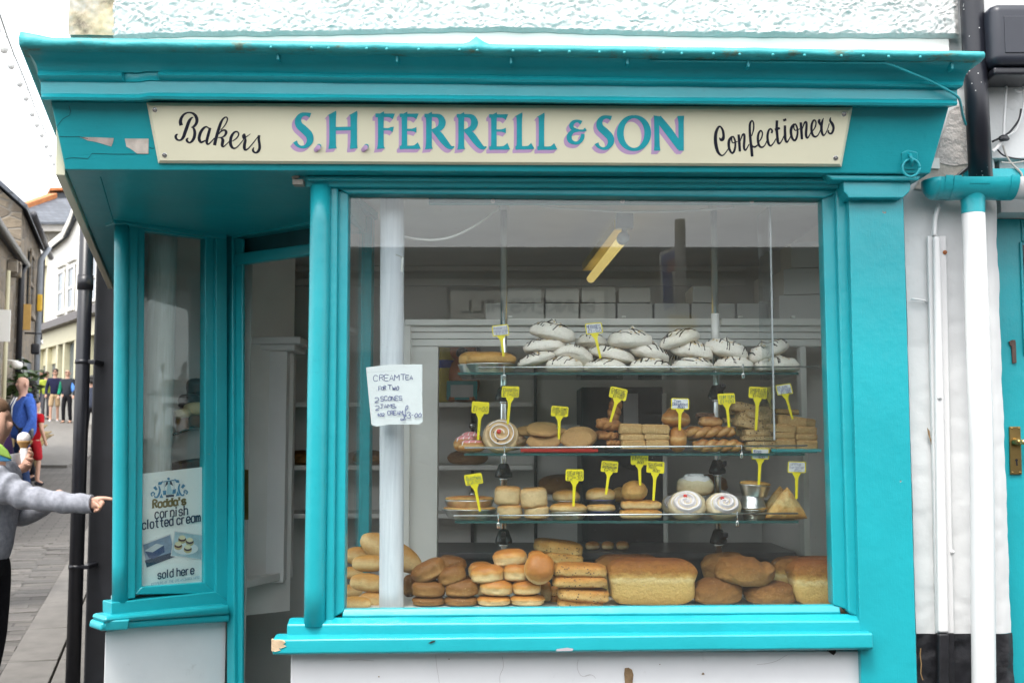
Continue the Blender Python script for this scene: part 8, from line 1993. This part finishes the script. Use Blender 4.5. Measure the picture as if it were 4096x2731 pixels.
nodes = [h2(60, 1490, .0, .036), h2(180, 1510, 0, .030), h2(270, 1490, 0, .028), h2(335, 1450, 0, .030),
         h2(370, 1420, -.025, .012), h2(395, 1440, -.035, .011), h2(345, 1450, -.048, .010), h2(305, 1415, -.05, .0085),
         h2(385, 1370, -.02, .012), h2(410, 1375, -.035, .011), h2(370, 1370, -.048, .010), h2(320, 1345, -.05, .0085),
         h2(385, 1320, -.01, .012), h2(405, 1300, -.03, .0105), h2(375, 1275, -.04, .0095), h2(345, 1262, -.042, .008),
         h2(370, 1260, .01, .011), h2(380, 1240, -.01, .0095), h2(360, 1225, -.02, .008),
         h2(280, 1440, .03, .013), h2(262, 1300, .03, .011), h2(262, 1250, .02, .009)]
edges = [(0, 1), (1, 2), (2, 3), (3, 4), (4, 5), (5, 6), (6, 7), (3, 8), (8, 9), (9, 10), (10, 11), (3, 12), (12, 13), (13, 14), (14, 15), (3, 16), (16, 17), (17, 18), (2, 19), (19, 20), (20, 21)]
hand('holding_hand', nodes, edges, pw)

# ================================================================== across the street, seen only as reflections in the glass
op = thing('opposite_house', (0, -1.9, 0), 'low stone house across the street reflected in the shop window', 'house')
m_opp = stone_mat('dark_stone', [(.13, .12, .10), (.18, .16, .14), (.11, .10, .09), (.2, .18, .16)], 3)
YO = -1.75
def Mir(dx, dy, Yw):                       # point across the street whose mirror image is seen at this spot of the glass
    q = P(dx * 4096 / 2352, dy * 4096 / 2352, 2 * 3.655 - Yw); return Vector((q.x, Yw, q.z))
ze = Mir(1200, 585, YO).z
box('wall', -9, 9, YO - 5, YO, 2.22, ze - .16, simple('grey_render', (.50, .49, .47), .8, .1, 3), op, 0); box('lower_wall', -9, 9, YO - 5, YO, -.1, 2.219, m_opp, op, 0)  # lower wall darkened so its reflection adds no veil over the window
box('eaves', -9.1, 9.1, YO - 5.2, YO + .16, ze - .158, ze, simple('dark_eaves', (.05, .045, .04), .7), op, 0)
hexa('roof', [(-9.1, YO + .2, ze), (9.1, YO + .2, ze), (9.1, YO - 5.2, ze), (-9.1, YO - 5.2, ze)], [(-9.1, YO + .2, ze + .03), (9.1, YO + .2, ze + .03), (9.1, YO - 5.2, ze + .25), (-9.1, YO - 5.2, ze + .25)], m_slate, op, 0)
box('white_band', -9, 9, YO + .001, YO + .03, Mir(1200, 640, YO).z, Mir(1200, 612, YO).z, simple('pale_band', (.40, .39, .37), .6), op, 0)
for x in (-3.6, 2.9):
    w = box('window', x, x + 1.0, YO + .005, YO + .04, 1.0, 2.1, m_wing, op, 0); box('sill', x - .08, x + 1.08, YO + .041, YO + .12, .93, .995, m_board, w, 0)
dr = box('door', -.3, .6, YO + .005, YO + .05, 0, 2.0, simple('dark_green_door', (.02, .05, .035), .4), op, 0)
sn = thing('street_name_sign', Mir(1210, 735, YO + .04), 'pale street name plate lettered Bunkers Hill, seen mirrored in glass', 'sign')
a, b = Mir(1035, 668, YO + .04), Mir(1388, 735, YO + .04)
xa, xb = sorted((a.x, b.x)); za, zb_ = b.z, a.z
box('plate_rim', xa - .03, xb + .03, YO + .03, YO + .045, za - .03, zb_ + .03, m_black, sn, .004); box('plate', xa, xb, YO + .0455, YO + .052, za, zb_, simple("plate_white", (.82, .80, .70), .5), sn, .002)
# seen from the street the words run from high x to low x (the plate faces the shop)
k = Ink(); Wd = xb - xa; Ht = zb_ - za
mpS = lambda u, v, o: Vector((xb - u, YO + .0526 + o, zb_ - v))
tx = 'BUNKERS HILL'; hh = Ht * .42; W0 = text_width(tx, hh); sc = .86 * Wd / W0
write(k, tx, mpS, Wd * .07, Ht * .73, hh, hh / 6 * 4 * sc, hh * .12); k.build('lettering', m_black, sn)
rs = thing('no_through_road_sign', Mir(1560, 1100, -.9), 'blue no through road sign on grey post, mirrored in window', 'sign')
YS = -.9
p0 = Mir(1562, 505, YS); tube('post', [(p0.x, YS, .0), (p0.x, YS, p0.z)], .040, simple('galvanised', (.20, .19, .17), .6, .2), rs, 16)
qd = [Mir(1515, 582, YS + .02), Mir(1574, 556, YS - .25), Mir(1578, 696, YS - .25), Mir(1522, 722, YS + .02)]
ctr2 = sum(qd, Vector()) / 4; nn = (qd[1] - qd[0]).cross(qd[3] - qd[0]).normalized()
if nn.y < 0: nn = -nn
def plate(name, inset, out, mat):
    def bil(u, v): return (qd[0] * (1 - u) + qd[1] * u) * (1 - v) + (qd[3] * (1 - u) + qd[2] * u) * v
    u0, v0, u1, v1 = inset; r_ = [bil(u0, v0) + nn * out, bil(u1, v0) + nn * out, bil(u1, v1) + nn * out, bil(u0, v1) + nn * out]
    return recalc(wobj(name, r_ + [p - nn * .003 for p in r_], [(0, 1, 2, 3), (7, 6, 5, 4), (0, 4, 5, 1), (1, 5, 6, 2), (2, 6, 7, 3), (3, 7, 4, 0)], mat, rs))
plate('sign_backing', (0, 0, 1, 1), .0, simple('sign_white', (.72, .70, .64), .4)); plate('sign_face', (.06, .05, .94, .95), .004, simple('sign_blue', (.01, .05, .32), .35)); plate('sign_stem', (.42, .38, .58, .88), .008, bpy.data.materials['sign_white']); plate('sign_bar', (.24, .18, .72, .38), .0085, simple('sign_red', (.42, .10, .06), .4)); plate('sign_note', (.68, .68, .88, .90), .008, bpy.data.materials['sign_white'])
ys = box('yellow_notice', p0.x - .10, p0.x + .10, YS + .045, YS + .05, Mir(1560, 790, YS).z, Mir(1560, 725, YS).z, simple('notice_yellow', (.55, .38, .05), .5), rs, 0)
